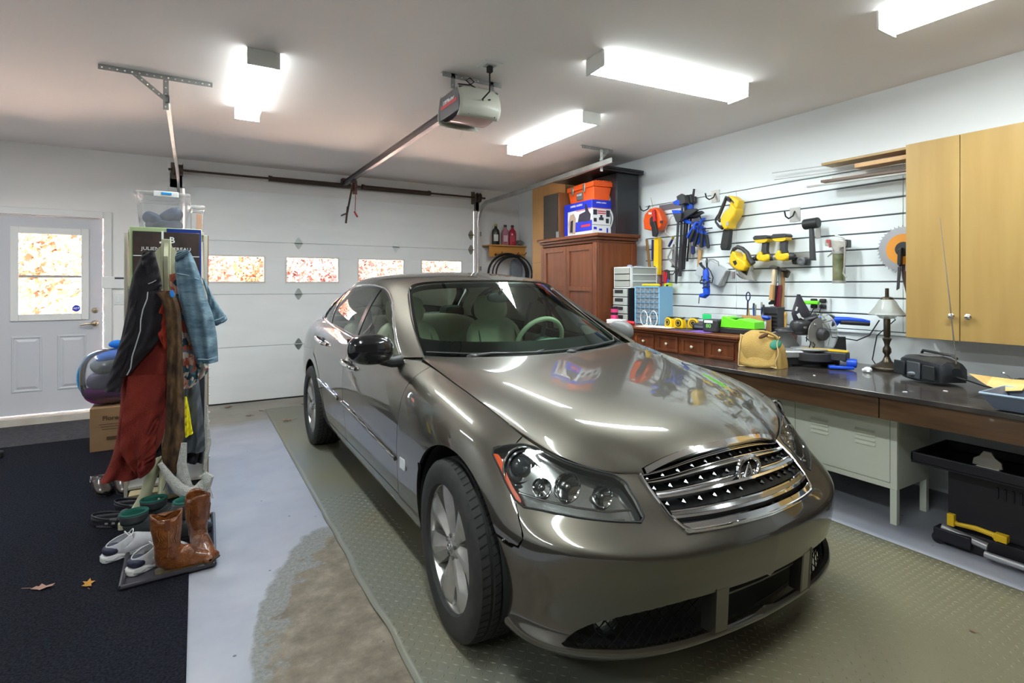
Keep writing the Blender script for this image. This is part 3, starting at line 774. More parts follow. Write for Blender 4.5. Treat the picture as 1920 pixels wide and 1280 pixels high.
# ---- patch A: bumper,fender,doors,quarter,rear: rows from the bottom to the top edge
#      stations along the wrap: nose centre .. corner .. side .. tail centre
A_rows=[
 # bottom edge of lip / sill
 [(0,.125,.165),(.2,.13,.165),(.4,.155,.165),(.56,.20,.165),(.70,.29,.17),(.795,.40,.18),(.83,.55,.20),(.835,.85,.21),(.825,1.25,.215),(.825,1.5,.215),(.825,1.8,.22),(.825,2.15,.22),(.825,2.6,.225),(.825,3.1,.23),(.83,3.745,.25),(.82,4.2,.26),(.76,4.5,.28),(.6,4.70,.30),(.3,4.80,.30),(0,4.81,.30)],
 [(0,.062,.205),(.2,.068,.205),(.4,.095,.205),(.565,.145,.205),(.73,.25,.21),(.838,.375,.22),(.855,.55,.24),(.86,.85,.25),(.85,1.25,.25),(.85,1.5,.25),(.85,1.8,.255),(.85,2.15,.255),(.85,2.6,.26),(.85,3.1,.265),(.855,3.745,.29),(.845,4.2,.30),(.79,4.52,.32),(.62,4.74,.34),(.3,4.85,.34),(0,4.86,.34)],
 [(0,.112,.235),(.2,.117,.235),(.4,.142,.235),(.555,.19,.24),(.705,.285,.245),(.808,.398,.26),(.85,.55,.29),(.865,.85,.30),(.858,1.25,.30),(.858,1.5,.30),(.858,1.8,.30),(.858,2.15,.30),(.858,2.6,.305),(.858,3.1,.31),(.865,3.745,.33),(.855,4.2,.35),(.80,4.53,.37),(.63,4.76,.40),(.3,4.87,.40),(0,4.88,.40)],
 [(0,.075,.33),(.2,.08,.33),(.4,.11,.33),(.56,.165,.335),(.715,.27,.345),(.815,.39,.355),(.858,.55,.37),(.875,.85,.38),(.868,1.25,.38),(.868,1.5,.38),(.868,1.8,.38),(.868,2.15,.385),(.868,2.6,.39),(.868,3.1,.395),(.875,3.745,.41),(.865,4.2,.43),(.81,4.54,.45),(.635,4.78,.48),(.3,4.88,.50),(0,4.89,.50)],
 [(0,.045,.43),(.2,.052,.43),(.4,.085,.43),(.56,.145,.435),(.72,.255,.445),(.825,.385,.455),(.866,.55,.47),(.883,.85,.48),(.878,1.25,.48),(.878,1.5,.48),(.878,1.8,.48),(.878,2.15,.485),(.878,2.6,.49),(.878,3.1,.495),(.885,3.745,.51),(.875,4.2,.53),(.815,4.55,.55),(.64,4.79,.57),(.3,4.89,.58),(0,4.90,.58)],
 [(0,.040,.51),(.2,.050,.51),(.4,.085,.51),(.56,.145,.515),(.72,.258,.525),(.83,.395,.54),(.872,.55,.56),(.891,.85,.58),(.888,1.25,.58),(.888,1.5,.58),(.888,1.8,.585),(.888,2.15,.59),(.888,2.6,.595),(.888,3.1,.60),(.892,3.745,.62),(.882,4.2,.64),(.82,4.55,.66),(.64,4.78,.68),(.3,4.88,.70),(0,4.89,.70)],
 [(0,.085,.585),(.2,.095,.585),(.4,.165,.58),(.56,.245,.585),(.715,.355,.60),(.825,.465,.625),(.872,.58,.65),(.893,.85,.675),(.892,1.25,.68),(.892,1.5,.68),(.892,1.8,.685),(.893,2.15,.69),(.893,2.6,.70),(.893,3.1,.71),(.893,3.745,.73),(.882,4.2,.76),(.81,4.54,.79),(.63,4.75,.82),(.3,4.85,.84),(0,4.86,.84)],
 [(0,.135,.66),(.2,.145,.66),(.395,.215,.635),(.55,.295,.645),(.70,.395,.675),(.805,.52,.71),(.855,.63,.735),(.885,.86,.76),(.888,1.25,.77),(.888,1.5,.775),(.889,1.8,.78),(.890,2.15,.79),(.891,2.6,.80),(.892,3.1,.815),(.890,3.745,.84),(.870,4.2,.87),(.79,4.52,.90),(.61,4.72,.93),(.3,4.82,.94),(0,4.83,.94)],
 [(0,.20,.705),(.2,.21,.70),(.39,.270,.668),(.54,.335,.688),(.68,.425,.725),(.785,.55,.762),(.838,.68,.80),(.855,.87,.825),(.868,1.25,.855),(.870,1.5,.865),(.870,1.8,.87),(.871,2.15,.88),(.872,2.6,.895),(.872,3.1,.915),(.865,3.745,.945),(.84,4.2,.975),(.75,4.48,.99),(.58,4.67,1.00),(.3,4.77,1.01),(0,4.78,1.01)],
 [(0,.235,.742),(.2,.245,.734),(.387,.293,.684),(.535,.362,.706),(.662,.443,.753),(.735,.552,.795),(.775,.69,.835),(.795,.87,.868),(.815,1.25,.920),(.828,1.5,.930),(.835,1.8,.925),(.842,2.15,.935),(.843,2.6,.955),(.843,3.1,.985),(.825,3.745,1.015),(.785,4.2,1.035),(.68,4.45,1.04),(.54,4.62,1.045),(.3,4.71,1.05),(0,4.73,1.05)],
 [(0,.245,.758),(.2,.255,.750),(.385,.300,.692),(.53,.371,.716),(.650,.450,.762),(.715,.545,.812),(.726,.69,.857),(.730,.87,.889),(.733,1.25,.942),(.735,1.5,.992),(.800,1.8,.955),(.812,2.15,.968),(.812,2.6,.995),(.808,3.1,1.025),(.775,3.745,1.055),(.72,4.15,1.07),(.62,4.40,1.07),(.50,4.56,1.07),(.3,4.65,1.07),(0,4.67,1.07)],
]
# ---- patch G: greenhouse side,roof rail and roof; rows from belt to roof centre,stations front to rear
G_rows=[
 [(0.735,1.5,0.992),(0.78,1.66,0.975),(0.8,1.8,0.955),(0.812,2.15,0.968),(0.812,2.6,0.995),(0.808,3.1,1.025),(0.79,3.55,1.045),(0.755,3.9,1.06),(0.705,4.2,1.07)],
 [(0.698,1.72,1.09),(0.765,1.87,1.06),(0.782,2.02,1.06),(0.784,2.3,1.07),(0.784,2.65,1.09),(0.794,3.1,1.118),(0.776,3.5,1.128),(0.739,3.83,1.133),(0.66,4.1,1.12)],
 [(0.655,1.93,1.19),(0.715,2.03,1.17),(0.742,2.18,1.17),(0.748,2.42,1.18),(0.748,2.7,1.19),(0.758,3.1,1.208),(0.742,3.44,1.208),(0.707,3.74,1.203),(0.625,3.97,1.185)],
 [(0.605,2.11,1.285),(0.658,2.19,1.27),(0.69,2.32,1.275),(0.7,2.52,1.285),(0.702,2.77,1.295),(0.711,3.1,1.303),(0.694,3.37,1.293),(0.662,3.62,1.273),(0.599,3.84,1.258)],
 [(0.57,2.2,1.345),(0.614,2.28,1.34),(0.644,2.39,1.352),(0.656,2.58,1.368),(0.658,2.8,1.376),(0.666,3.1,1.376),(0.65,3.3,1.36),(0.619,3.5,1.333),(0.569,3.7,1.308)],
 [(0.528,2.22,1.376),(0.565,2.31,1.39),(0.59,2.42,1.405),(0.6,2.6,1.42),(0.6,2.82,1.426),(0.608,3.1,1.424),(0.592,3.28,1.406),(0.566,3.44,1.38),(0.529,3.6,1.348)],
 [(0.44,2.185,1.389),(0.45,2.28,1.412),(0.46,2.42,1.428),(0.462,2.6,1.442),(0.462,2.82,1.448),(0.458,3.1,1.438),(0.45,3.26,1.422),(0.44,3.4,1.4),(0.42,3.53,1.372)],
 [(0.28,2.12,1.396),(0.28,2.26,1.424),(0.28,2.42,1.442),(0.28,2.6,1.456),(0.28,2.82,1.462),(0.28,3.1,1.453),(0.28,3.24,1.438),(0.275,3.36,1.42),(0.27,3.48,1.392)],
 [(0.13,2.085,1.4),(0.13,2.25,1.43),(0.13,2.42,1.449),(0.13,2.6,1.463),(0.13,2.82,1.469),(0.13,3.1,1.46),(0.13,3.22,1.447),(0.13,3.34,1.428),(0.13,3.46,1.4)],
 [(0,2.075,1.401),(0,2.25,1.431),(0,2.42,1.45),(0,2.6,1.464),(0,2.82,1.47),(0,3.1,1.461),(0,3.22,1.448),(0,3.34,1.43),(0,3.45,1.402)],
]
# ---- patch B: bonnet; rows across from centre line to the seam,stations front to rear
B_rows=[
 [(0,.245,.760),(0,.33,.808),(0,.50,.852),(0,.75,.895),(0,1.0,.928),(0,1.25,.957),(0,1.42,.975)],
 [(.12,.248,.759),(.12,.33,.807),(.12,.50,.851),(.12,.75,.895),(.12,1.0,.928),(.12,1.25,.957),(.12,1.425,.975)],
 [(.24,.262,.747),(.25,.34,.798),(.26,.50,.849),(.28,.75,.895),(.30,1.0,.930),(.31,1.25,.960),(.32,1.44,.978)],
 [(.33,.278,.722),(.36,.35,.780),(.39,.50,.840),(.43,.75,.894),(.46,1.0,.934),(.48,1.25,.966),(.49,1.47,.984)],
 [(.368,.290,.706),(.42,.36,.752),(.47,.51,.828),(.52,.75,.890),(.555,1.0,.934),(.58,1.25,.969),(.60,1.49,.990)],
 [(.385,.298,.698),(.47,.363,.726),(.55,.50,.798),(.60,.75,.868),(.635,1.0,.921),(.655,1.25,.964),(.67,1.51,.994)],
 [(.388,.305,.694),(.53,.378,.720),(.650,.465,.770),(.680,.75,.861),(.695,1.0,.911),(.705,1.25,.955),(.712,1.52,.994)],
 [(.385,.312,.692),(.560,.385,.722),(.705,.530,.806),(.728,.78,.872),(.732,1.0,.905),(.736,1.25,.944),(.740,1.51,.990)],
]
# ---- windscreen and rear window: rows across,stations bottom to top
W_rows=[
 [(0,1.44,.965),(0,1.62,1.10),(0,1.83,1.245),(0,2.085,1.398)],
 [(.25,1.46,.968),(.245,1.64,1.10),(.24,1.85,1.243),(.23,2.10,1.396)],
 [(.50,1.52,.975),(.475,1.70,1.10),(.44,1.91,1.235),(.42,2.16,1.387)],
 [(.63,1.58,.985),(.60,1.76,1.095),(.55,1.97,1.222),(.50,2.21,1.376)],
 [(.706,1.63,.992),(.672,1.82,1.095),(.622,2.02,1.208),(.560,2.225,1.345)],
]
R_rows=[
 [(0,4.22,1.075),(0,4.0,1.19),(0,3.72,1.31),(0,3.46,1.400)],
 [(.25,4.21,1.075),(.24,3.99,1.19),(.235,3.72,1.31),(.23,3.475,1.395)],
 [(.48,4.19,1.075),(.45,3.98,1.19),(.43,3.73,1.30),(.42,3.52,1.375)],
 [(.66,4.16,1.08),(.60,3.95,1.185),(.56,3.76,1.27),(.52,3.62,1.335)],
]
T_rows=[
 [(0,4.19,1.073),(0,4.35,1.085),(0,4.55,1.085),(0,4.67,1.072)],
 [(.25,4.19,1.073),(.25,4.35,1.085),(.25,4.54,1.085),(.25,4.665,1.072)],
 [(.48,4.19,1.073),(.47,4.35,1.082),(.46,4.50,1.08),(.46,4.60,1.07)],
 [(.70,4.16,1.073),(.66,4.32,1.075),(.60,4.44,1.073),(.55,4.50,1.07)],
]
SA=surf_c(A_rows,560,130,5); SG=surf(G_rows,260,150); SB=surf(B_rows,130,70)
SW=surf(W_rows,40,60); SR=surf(R_rows,30,40); ST=surf(T_rows,20,30)

# ---- cutting panels out of a skin
def normals(S):
    du=np.gradient(S,axis=0); dv=np.gradient(S,axis=1); n=np.cross(du,dv)
    n /= (np.linalg.norm(n,axis=2,keepdims=True)+1e-12)
    return n
def poly_sd(P,Q):
    """signed distance of points P[...,2] to polygon Q (negative inside)"""
    Q=np.array(Q,float); x,y=P[...,0],P[...,1]; d=np.full(x.shape,1e9); ins=np.zeros(x.shape,bool)
    for i in range(len(Q)):
        a,b=Q[i],Q[(i+1) % len(Q)]; e=b-a
        t=np.clip(((x-a[0])*e[0]+(y-a[1])*e[1])/(e @ e+1e-12),0,1)
        d=np.minimum(d,np.hypot(x-a[0]-t*e[0],y-a[1]-t*e[1]))
        c=((a[1]>y) != (b[1]>y)) & (x<(b[0]-a[0])*(y-a[1])/(b[1]-a[1]+1e-15)+a[0]); ins ^= c
    return np.where(ins,-d,d)
def smooth_poly(Q,it=2):
    Q=[np.array(q,float) for q in Q]
    for _ in range(it):
        R_=[]
        for i in range(len(Q)):
            a,b=Q[i],Q[(i+1) % len(Q)]; R_ += [a*.8+b*.2,a*.2+b*.8]
        Q=R_
    return [tuple(q) for q in Q]
def cut(S,Nn,F):
    """keep F<0; returns verts, normals, faces"""
    nu,nv=F.shape; ins=F<0
    V=[]; NV=[]; idx={}; faces=[]
    def vid(i,j):
        k=(i,j)
        if k not in idx: idx[k]=len(V); V.append(S[i,j]); NV.append(Nn[i,j])
        return idx[k]
    def eid(a,b):
        k=(a,b) if a<b else (b,a)
        if k not in idx:
            fa,fb=F[k[0]],F[k[1]]; t=fa/(fa-fb); t=min(max(t,0.02),0.98)
            idx[k]=len(V); V.append(S[k[0]]*(1-t)+S[k[1]]*t); NV.append(Nn[k[0]]*(1-t)+Nn[k[1]]*t)
        return idx[k]
    cnt=ins[:-1,:-1].astype(int)+ins[1:,:-1]+ins[:-1,1:]+ins[1:,1:]
    for i,j in zip(*np.nonzero(cnt)):
        c=[(i,j),(i+1,j),(i+1,j+1),(i,j+1)]
        if cnt[i,j]==4: faces.append(tuple(vid(*q) for q in c)); continue
        f=[]
        for a in range(4):
            p,q=c[a],c[(a+1) % 4]
            if ins[p]: f.append(vid(*p))
            if ins[p] != ins[q]: f.append(eid(p,q))
        if len(f) >= 3: faces.append(tuple(f))
    return np.array(V).reshape(-1,3),np.array(NV).reshape(-1,3),faces
def panel(S,Nn,F,side,name,mt,parent,off=0.0,rim=0.014,mirror_join=False,solid=0.0):
    """cut one panel and give it turned-in rims; side -1 / +1, mirror_join makes both halves in one mesh"""
    V,NV,Fa=cut(S,Nn,F)
    if len(Fa)==0: return None
    g3=[V[i] for i in Fa[len(Fa) // 2][:3]]
    if np.cross(g3[1]-g3[0],g3[2]-g3[0]) @ NV[Fa[len(Fa) // 2][0]]<0: Fa=[f[::-1] for f in Fa]
    V=V+NV*off
    if rim:
        ec={}
        for f in Fa:
            for a in range(len(f)):
                p,q=f[a],f[(a+1) % len(f)]; ec[(p,q)]=1
        bd=[(p,q) for (p,q) in ec if (q,p) not in ec]
        if mirror_join: bd=[(p,q) for p,q in bd if not (abs(V[p][0])<1e-4 and abs(V[q][0])<1e-4)]
        new={}
        VV=list(V)
        for p,q in bd:
            for r in (p,q):
                if r not in new: new[r]=len(VV); VV.append(V[r]-NV[r]*rim)
        Fa=Fa+[(q,p,new[p],new[q]) for p,q in bd]; V=np.array(VV)
    m=M()
    for sd in ((-1,1) if mirror_join else (side,)):
        vs=V.copy(); vs[:,0] *= sd
        m.add(vs.tolist(),Fa if sd>0 else [f[::-1] for f in Fa])
    return obj(name,m,mt,parent,weld=mirror_join,ang=0.7,solid=solid)

def car_paint():
    m=bpy.data.materials.new('car paint'); m.use_nodes=True
    nt=m.node_tree; b=nt.nodes['Principled BSDF']
    b.inputs['Base Color'].default_value=(0.098,0.088,0.070,1); b.inputs['Metallic'].default_value=0.92; b.inputs['Roughness'].default_value=0.40
    b.inputs['Coat Weight'].default_value=1.0; b.inputs['Coat Roughness'].default_value=0.025; b.inputs['Coat IOR'].default_value=1.9
    tc=nt.nodes.new('ShaderNodeTexCoord'); nz=nt.nodes.new('ShaderNodeTexNoise'); nz.inputs['Scale'].default_value=900
    nt.links.new(tc.outputs['Object'],nz.inputs[0]); bp=nt.nodes.new('ShaderNodeBump'); bp.inputs['Strength'].default_value=0.06; bp.inputs['Distance'].default_value=0.001
    nt.links.new(nz.outputs['Fac'],bp.inputs['Height']); nt.links.new(bp.outputs[0],b.inputs['Normal'])
    MATS['car paint']=m; return m
paint=car_paint()
car=thing('car','metallic grey-brown four-door sedan parked facing the camera','car',(CX,CY,0))
NA,NG,NB,NW,NR,NT_=[normals(q) for q in (SA,SG,SB,SW,SR,ST)]
# outward orientation: want normals with h>0 outward / up
def fixn(S,Nn,test):
    i,j=S.shape[0] // 2,S.shape[1] // 2
    return Nn if Nn[i,j] @ np.array(test)>0 else -Nn
NA=fixn(SA,NA,(1,0,0)); NG=fixn(SG,NG,(1,0,0.5)); NB=fixn(SB,NB,(0,0,1)); NW=fixn(SW,NW,(0,-1,1)); NR=fixn(SR,NR,(0,1,1)); NT_=fixn(ST,NT_,(0,0,1))
iu,jv=np.meshgrid(np.arange(SA.shape[0]),np.arange(SA.shape[1]),indexing='ij')
IJ=np.stack([iu,jv],-1).astype(float)
LZ=SA[...,1:3]
seam_w=0.0022
hl_poly=smooth_poly([(166,101),(155,110),(145,120),(136,126.5),(106,127),(89,127),(78,125),(73,112),(72,94),(71,80),(89,79),(105,79),(123,79.5),(145,78.5),(154,89)],1)
gr_poly=[(-5,73),(30,73),(52,74.5),(57,82),(60,96),(61,112),(61,140),(-5,140)]
in_poly=smooth_poly([(126,17),(118,27),(107,33),(89,38),(63,42),(38,43),(-6,42),(-6,20),(66,19.5),(108,18)],1)
f_hl=poly_sd(IJ,hl_poly); f_gr=poly_sd(IJ,gr_poly); f_in=poly_sd(IJ,in_poly)
l_,z_=LZ[...,0],LZ[...,1]
f_arch1=0.383-np.hypot(l_-0.850,z_-0.345); f_arch2=0.383-np.hypot(l_-3.745,z_-0.345)
f_top = (jv - 128.6)            # keep below the top edge
# bumper / fender seam in index space
bump_poly=[(-9,-9),(230,-9),(230,64),(200,62.5),(183,61),(169,59.6),(158,58.8),(151,59.8),(147.5,64),(146,72),(145.2,80),(149,86),(152,140),(-9,140)]
f_b=poly_sd(IJ,bump_poly)
mx=lambda *a: np.maximum.reduce(a)
f_bumper=mx(f_b+0.25,-f_hl+0.25,-f_gr,-f_in,f_arch1+0.0,(jv-128.4),l_-0.9)
panel(SA,NA,f_bumper,-1,'front_bumper',paint,car,mirror_join=True,rim=0.02)
door_f = 1.395 + (0.93 - z_) * 0.20      # fender / front door line
door_m = 2.570 + (0.95 - z_) * 0.04      # front / rear door line
rear_c=0.465-np.hypot(l_-3.745,z_-0.345)
door_r=np.where(z_>0.62,3.66-(z_-0.62)*0.25,3.66)
sill_z=0.318
for sd,nm in ((-1,''),(1,'')):
    f=mx(-f_b+0.25,-f_hl+0.25,f_arch1,l_-door_f+seam_w,-(l_-0.15),f_top,np.where(l_>1.15,0.300-z_,-1.0))
    panel(SA,NA,f,sd,'fender',paint,car)
    f=mx(door_f-l_+seam_w,l_-door_m+seam_w,sill_z-z_+0.003,f_top)
    dF=panel(SA,NA,f,sd,'door',paint,car)
    f=mx(door_m-l_+seam_w,l_-door_r+seam_w,rear_c+0.01,sill_z-z_+0.003,f_top)
    dR=panel(SA,NA,f,sd,'door',paint,car)
    f=mx(z_-sill_z+0.002,f_arch1,f_arch2,(1.0-l_),(l_-3.7))
    panel(SA,NA,f,sd,'sill',paint,car)
    f=mx(-mx(l_-door_r-seam_w,rear_c-0.008),f_arch2,3.2-l_,l_-4.30,f_top)
    panel(SA,NA,f,sd,'quarter_panel',paint,car)
    if True:
        doors=(dF,dR)
    # headlight lens
    f=mx(f_hl+0.2,jv-128.9)
    hl=panel(SA,NA,f,sd,'headlight',glass_mat('lamp lens',(0.97,0.98,0.97),0.9,0.02,ior=1.5,haze=0.015,hazecol=(.75,.78,.75)),car,rim=0.0,off=0.002)
    def hp(i,j,off=0.0):
        p=SA[int(i),int(j)]+NA[int(i),int(j)]*off
        return Vector((p[0]*sd,p[1],p[2]))
    # bucket behind the lens
    bk=SA-NA*0.055; bkm=panel(bk,NA,f_hl-1.5,sd,'reflector',mat('lamp reflector',(0.70,0.72,0.71),0.16,metal=0.95,noise=(0.42,0.44,0.44),nscale=10),hl,rim=0.0)
    # bezel ring along the lens edge
    w=M(); pts=[hp(max(0,min(559,i)),max(0,min(128,j)),0.001) for i,j in hl_poly]
    w.tube(pts+[pts[0]],0.0035,6); obj('seal',w,black_rub,hl)
    w=M(); pts2=[hp(i,j,-0.006) for i,j in [(76,86),(90,84),(106,84),(123,84.5),(142,84)]]
    w.tube(pts2,0.004,8); obj('light_strip',w,mat('lamp chrome',(0.72,0.74,0.76),0.15,metal=1.0),hl)
    def lamp(i,j,r,depth,kind):
        c=hp(i,j,-0.040); n_=Vector((NA[i,j][0]*sd*0.35,-1,0.12)).normalized()
        mxx=frame(c,Vector((0,0,1)).cross(n_),Vector((0,0,1))); mxx=Matrix.Translation(c) @ n_.to_track_quat('Z','Y').to_matrix().to_4x4()
        w=M(); w.lathe([(r*0.3,-0.01),(r*0.75,0.0),(r,0.022),(r*1.08,0.024),(r*1.1,0.016),(r*1.02,0.0)],n=28,mx=mxx)
        obj('lamp_ring',w,chrome,hl)
        if kind=='projector':
            w=M(); w.lathe([(r*0.86,0.006),(r*0.86,0.020),(r*0.78,0.024)],n=28,mx=mxx); w.lathe([(r*0.78,0.012),(r*0.6,0.010)],n=28,mx=mxx); obj('shroud',w,mat('lamp dark',(0.05,0.052,0.055),0.2,metal=0.6),hl)
            w=M(); w.lathe([(0,0.034),(r*0.25,0.032),(r*0.45,0.024),(r*0.55,0.012)],n=24,mx=mxx); obj('projector',w,mat('projector glass',(0.03,0.035,0.04),0.02,metal=0.0,coat=1.0),hl)
        else:
            w=M(); w.lathe([(0,0.008),(r*0.5,0.008),(r*0.95,0.018)],n=24,mx=mxx); w.ball(tuple(mxx @ Vector((0,0,0.012))),r*0.3,12,8); obj('bulb',w,mat('bulb silver',(0.6,0.62,0.62),0.12,metal=1.0),hl)
    lamp(142,102,0.066,0,'projector'); lamp(110,98,0.044,0,'bulb'); lamp(89,97,0.033,0,'bulb'); lamp(127,92,0.03,0,'bulb')
    # amber side reflector
    am=smooth_poly([(165,99),(157,101),(149,88),(140,80),(146,79),(154,88)],1)
    ri=SA-NA*0.006
    panel(ri,NA,poly_sd(IJ,am),sd,'amber_reflector',mat('amber',(0.75,0.10,0.015),0.3,coat=0.6),hl,rim=0.0)
    # fog lamp and mesh behind the lower intake
    c=Vector((0.590*sd,0.250,0.280)); n_=Vector((0.25*sd,-1,0.02)).normalized(); mxx=Matrix.Translation(c) @ n_.to_track_quat('Z','Y').to_matrix().to_4x4()
    w=M(); w.lathe([(0.030,-0.03),(0.046,-0.012),(0.048,0.0),(0.044,0.004)],n=24,mx=mxx); fg=obj('fog_light',w,mat('lamp dark2',(0.03,0.03,0.035),0.25),car)
    w=M(); w.lathe([(0,0.006),(0.025,0.003),(0.043,-0.004)],n=24,mx=mxx); obj('lens',w,mat('fog lens',(0.22,0.25,0.25),0.12,metal=0.7,coat=1),fg)
    # side lamp on the fender
    p=hp(252,56,0.002); w=M(); w.cbox((0,0,0),(0.008,0.075,0.055),rz=0.02*sd,rx=-0.05); w.xf(Matrix.Translation(p)); obj('side_marker',w,mat('marker lens',(0.62,0.63,0.62),0.2,coat=0.5),car,bev=0.006)
    # rubbing strip with a bright edge along both doors
    for i0,i1,own in ((264,356,doors[0]),(361,400,doors[1])):
        w=M(); js=lambda i: 56+(i-272)*8.0/122
        w.tube([hp(i,js(i),0.004) for i in range(i0,i1,3)],0.011,8,sx=0.6)
        st=obj('rub_strip',w,paint,own)
        w=M(); w.tube([hp(i,js(i)+1.6,0.010) for i in range(i0,i1,3)],0.0025,6); obj('bright_edge',w,chrome,st)
    # door handles
    for i,j,own in ((341,98,doors[0]),(394,103,doors[1])):
        a=hp(i-9,j-1,0.0); b_=hp(i+10,j+0.5,0.0); n1=Vector((sd,0,0.2))
        w=M(); w.ball(tuple((a+b_)/2+n1*0.0),(0.010,0.062,0.030),14,8); obj('handle_dish',w,mat('dark recess',(0.02,0.018,0.016),0.4),own)
        w=M(); d=(b_-a)
        w.tube([a+n1*0.004,a+n1*0.026+d*0.08,a+n1*0.036+d*0.3,a+n1*0.036+d*0.7,a+n1*0.026+d*0.93,b_+n1*0.004],[0.012,0.014,0.014,0.014,0.014,0.012],10,sx=0.7)
        obj('handle',w,chrome,own)
# rear end (simple,out of the photo's sight)
f=mx(4.305-l_,f_top); panel(SA,NA,f,-1,'rear_bumper',paint,car,mirror_join=True)
# ---- bonnet
nu,nv=SB.shape[:2]
ib,jb=np.meshgrid(np.arange(nu),np.arange(nv),indexing='ij')
# chrome grille cap uses the front band of the bonnet where |h|<0.40
lb=SB[...,1]; hb=SB[...,0]; 
front=(ib*1.0)
f_cap=mx(ib-5.5,hb-0.373)
panel(SB,NB,mx(-mx(ib-6.1,hb-0.380),jb-(nv-2.2)),-1,'bonnet',paint,car,mirror_join=True,rim=0.018)
# ---- grille: chrome cap bar,surround,bars,studs,emblem
gr=obj('grille',M().add(*(lambda V: (V,[(0,1,2,3)]))([(-0.42,0.36,0.50),(0.42,0.36,0.50),(0.42,0.40,0.76),(-0.42,0.40,0.76)])),mat('grille black',(0.008,0.008,0.010),0.5),car)
cpz=SB.copy()
panel(SB,NB,f_cap,-1,'cap_bar',chrome,gr,off=0.006,mirror_join=True,rim=0.02)
def gpt(i,j,off):       # point on the nose skin,i may be negative for the other half
    s=-1 if i<0 else 1; i=abs(i); i0=int(i); f=i-i0; j0=int(min(j,128)); g_=min(j,128.99)-j0
    p=(SA[i0,j0]*(1-f)+SA[i0+1,j0]*f)*(1-g_)+(SA[i0,j0+1]*(1-f)+SA[i0+1,j0+1]*f)*g_
    n_=NA[i0,j0]; p=p+n_*off
    return Vector((p[0]*s,p[1],p[2]))
def ribbon(pts_a,pts_b,th):
    """bar between two point rows with thickness th rearward"""
    w=M(); n=len(pts_a)
    for p in pts_a: w.v.append(tuple(p))
    for p in pts_b: w.v.append(tuple(p))
    for p in pts_a: w.v.append((p[0],p[1]+th,p[2]))
    for p in pts_b: w.v.append((p[0],p[1]+th,p[2]))
    for i in range(n-1):
        for a,b_ in ((0,n),(n,3*n),(3*n,2*n),(2*n,0)):
            w.f.append((a+i,a+i+1,b_+i+1,b_+i)); w.mi.append(0)
    w.f += [(0,n,3*n,2*n),(n-1,2*n-1,4*n-1,3*n-1)]; w.mi += [0,0]
    return w
barm=mat('grille chrome',(0.30,0.30,0.31),0.16,metal=1.0)
def lim(j): return np.interp(j,[73,82,96,112,126],[52.5,56.5,59.2,60.2,60.5])
for (j0,j1) in ((118.0,122.6),(105.0,109.6),(92.0,96.6),(80.0,84.0)):
    e=lim((j0+j1)/2)-0.8; ii=np.linspace(-e,e,61)
    br_=obj('bar',ribbon([gpt(i,j1,0.000) for i in ii],[gpt(i,j0,0.006) for i in ii],0.012),barm,gr,bev=0.0)
    obj('bright_edge',ribbon([gpt(i,j0+1.2,0.0075) for i in ii],[gpt(i,j0-0.2,0.0075) for i in ii],0.003),chrome,br_)
    obj('bright_edge',ribbon([gpt(i,j1+0.3,0.0015) for i in ii],[gpt(i,j1-0.5,0.0015) for i in ii],0.003),chrome,br_)
for (j0,j1) in ((110.6,117.0),(97.6,104.0),(85.2,91.0)):
    e=lim((j0+j1)/2)-3
    n=13
    for k in range(n):
        i=-e+2*e*k/(n-1)
        if abs(i)<7 and j1<112: continue
        a=gpt(i,(j0+j1)/2+1.2,-0.012); w=M()
        s=0.0075
        w.add([a+Vector((-s,0,0)),a+Vector((0,-0.002,-s*1.6)),a+Vector((s,0,0)),a+Vector((0,0,s)),a+Vector((0,-0.012,-s*0.2)),a+Vector((0,.03,0))],[(0,1,4),(1,2,4),(2,3,4),(3,0,4),(1,0,5),(2,1,5),(3,2,5),(0,3,5)])
        obj('stud',w,barm,gr,flat=True)
# surround: sides and bottom
path=[gpt(-i,j,0.003) for j,i in ((126,60.5),(112,60.5),(96,59.8),(82,57.2),(75.5,53.2))]
path += [gpt(i,73.6,0.004) for i in np.linspace(-50,50,41)]+[gpt(i,j,0.003) for j,i in ((75.5,53.2),(82,57.2),(96,59.8),(112,60.5),(126,60.5))]
obj('surround',M().tube(path,0.0055,8),chrome,gr)
ii=np.linspace(-53,53,61)
obj('lower_bar',ribbon([gpt(i,77.0,0.006) for i in ii],[gpt(i,72.2,0.006) for i in ii],0.012),chrome,gr)
# dark plate behind bars following the nose,deeper
bb=SA-NA*0.035
panel(bb,NA,mx(f_gr-1.5,jv-128.5),-1,'backing',mat('grille black',(0,0,0)),gr,rim=0.0,mirror_join=True)
# emblem: open oval with two legs narrowing to a point
ec=gpt(0,97.5,0.018); w=M()
ov=[]
for k in range(41):
    a=-PI/2+0.42+(2*PI-0.84)*k/40
    ov.append(ec+Vector((0.060*math.cos(a),-0.002,0.042*math.sin(a))))
w.tube(ov,[0.0095 for k in range(41)],8)
w.tube([ov[0],ec+Vector((0.012,-0.003,-0.008)),ec+Vector((0.0,-0.004,0.022))],[0.009,0.006,0.002],8)
w.tube([ov[-1],ec+Vector((-0.012,-0.003,-0.008)),ec+Vector((0.0,-0.004,0.022))],[0.009,0.006,0.002],8)
obj('emblem',w,chrome,gr)
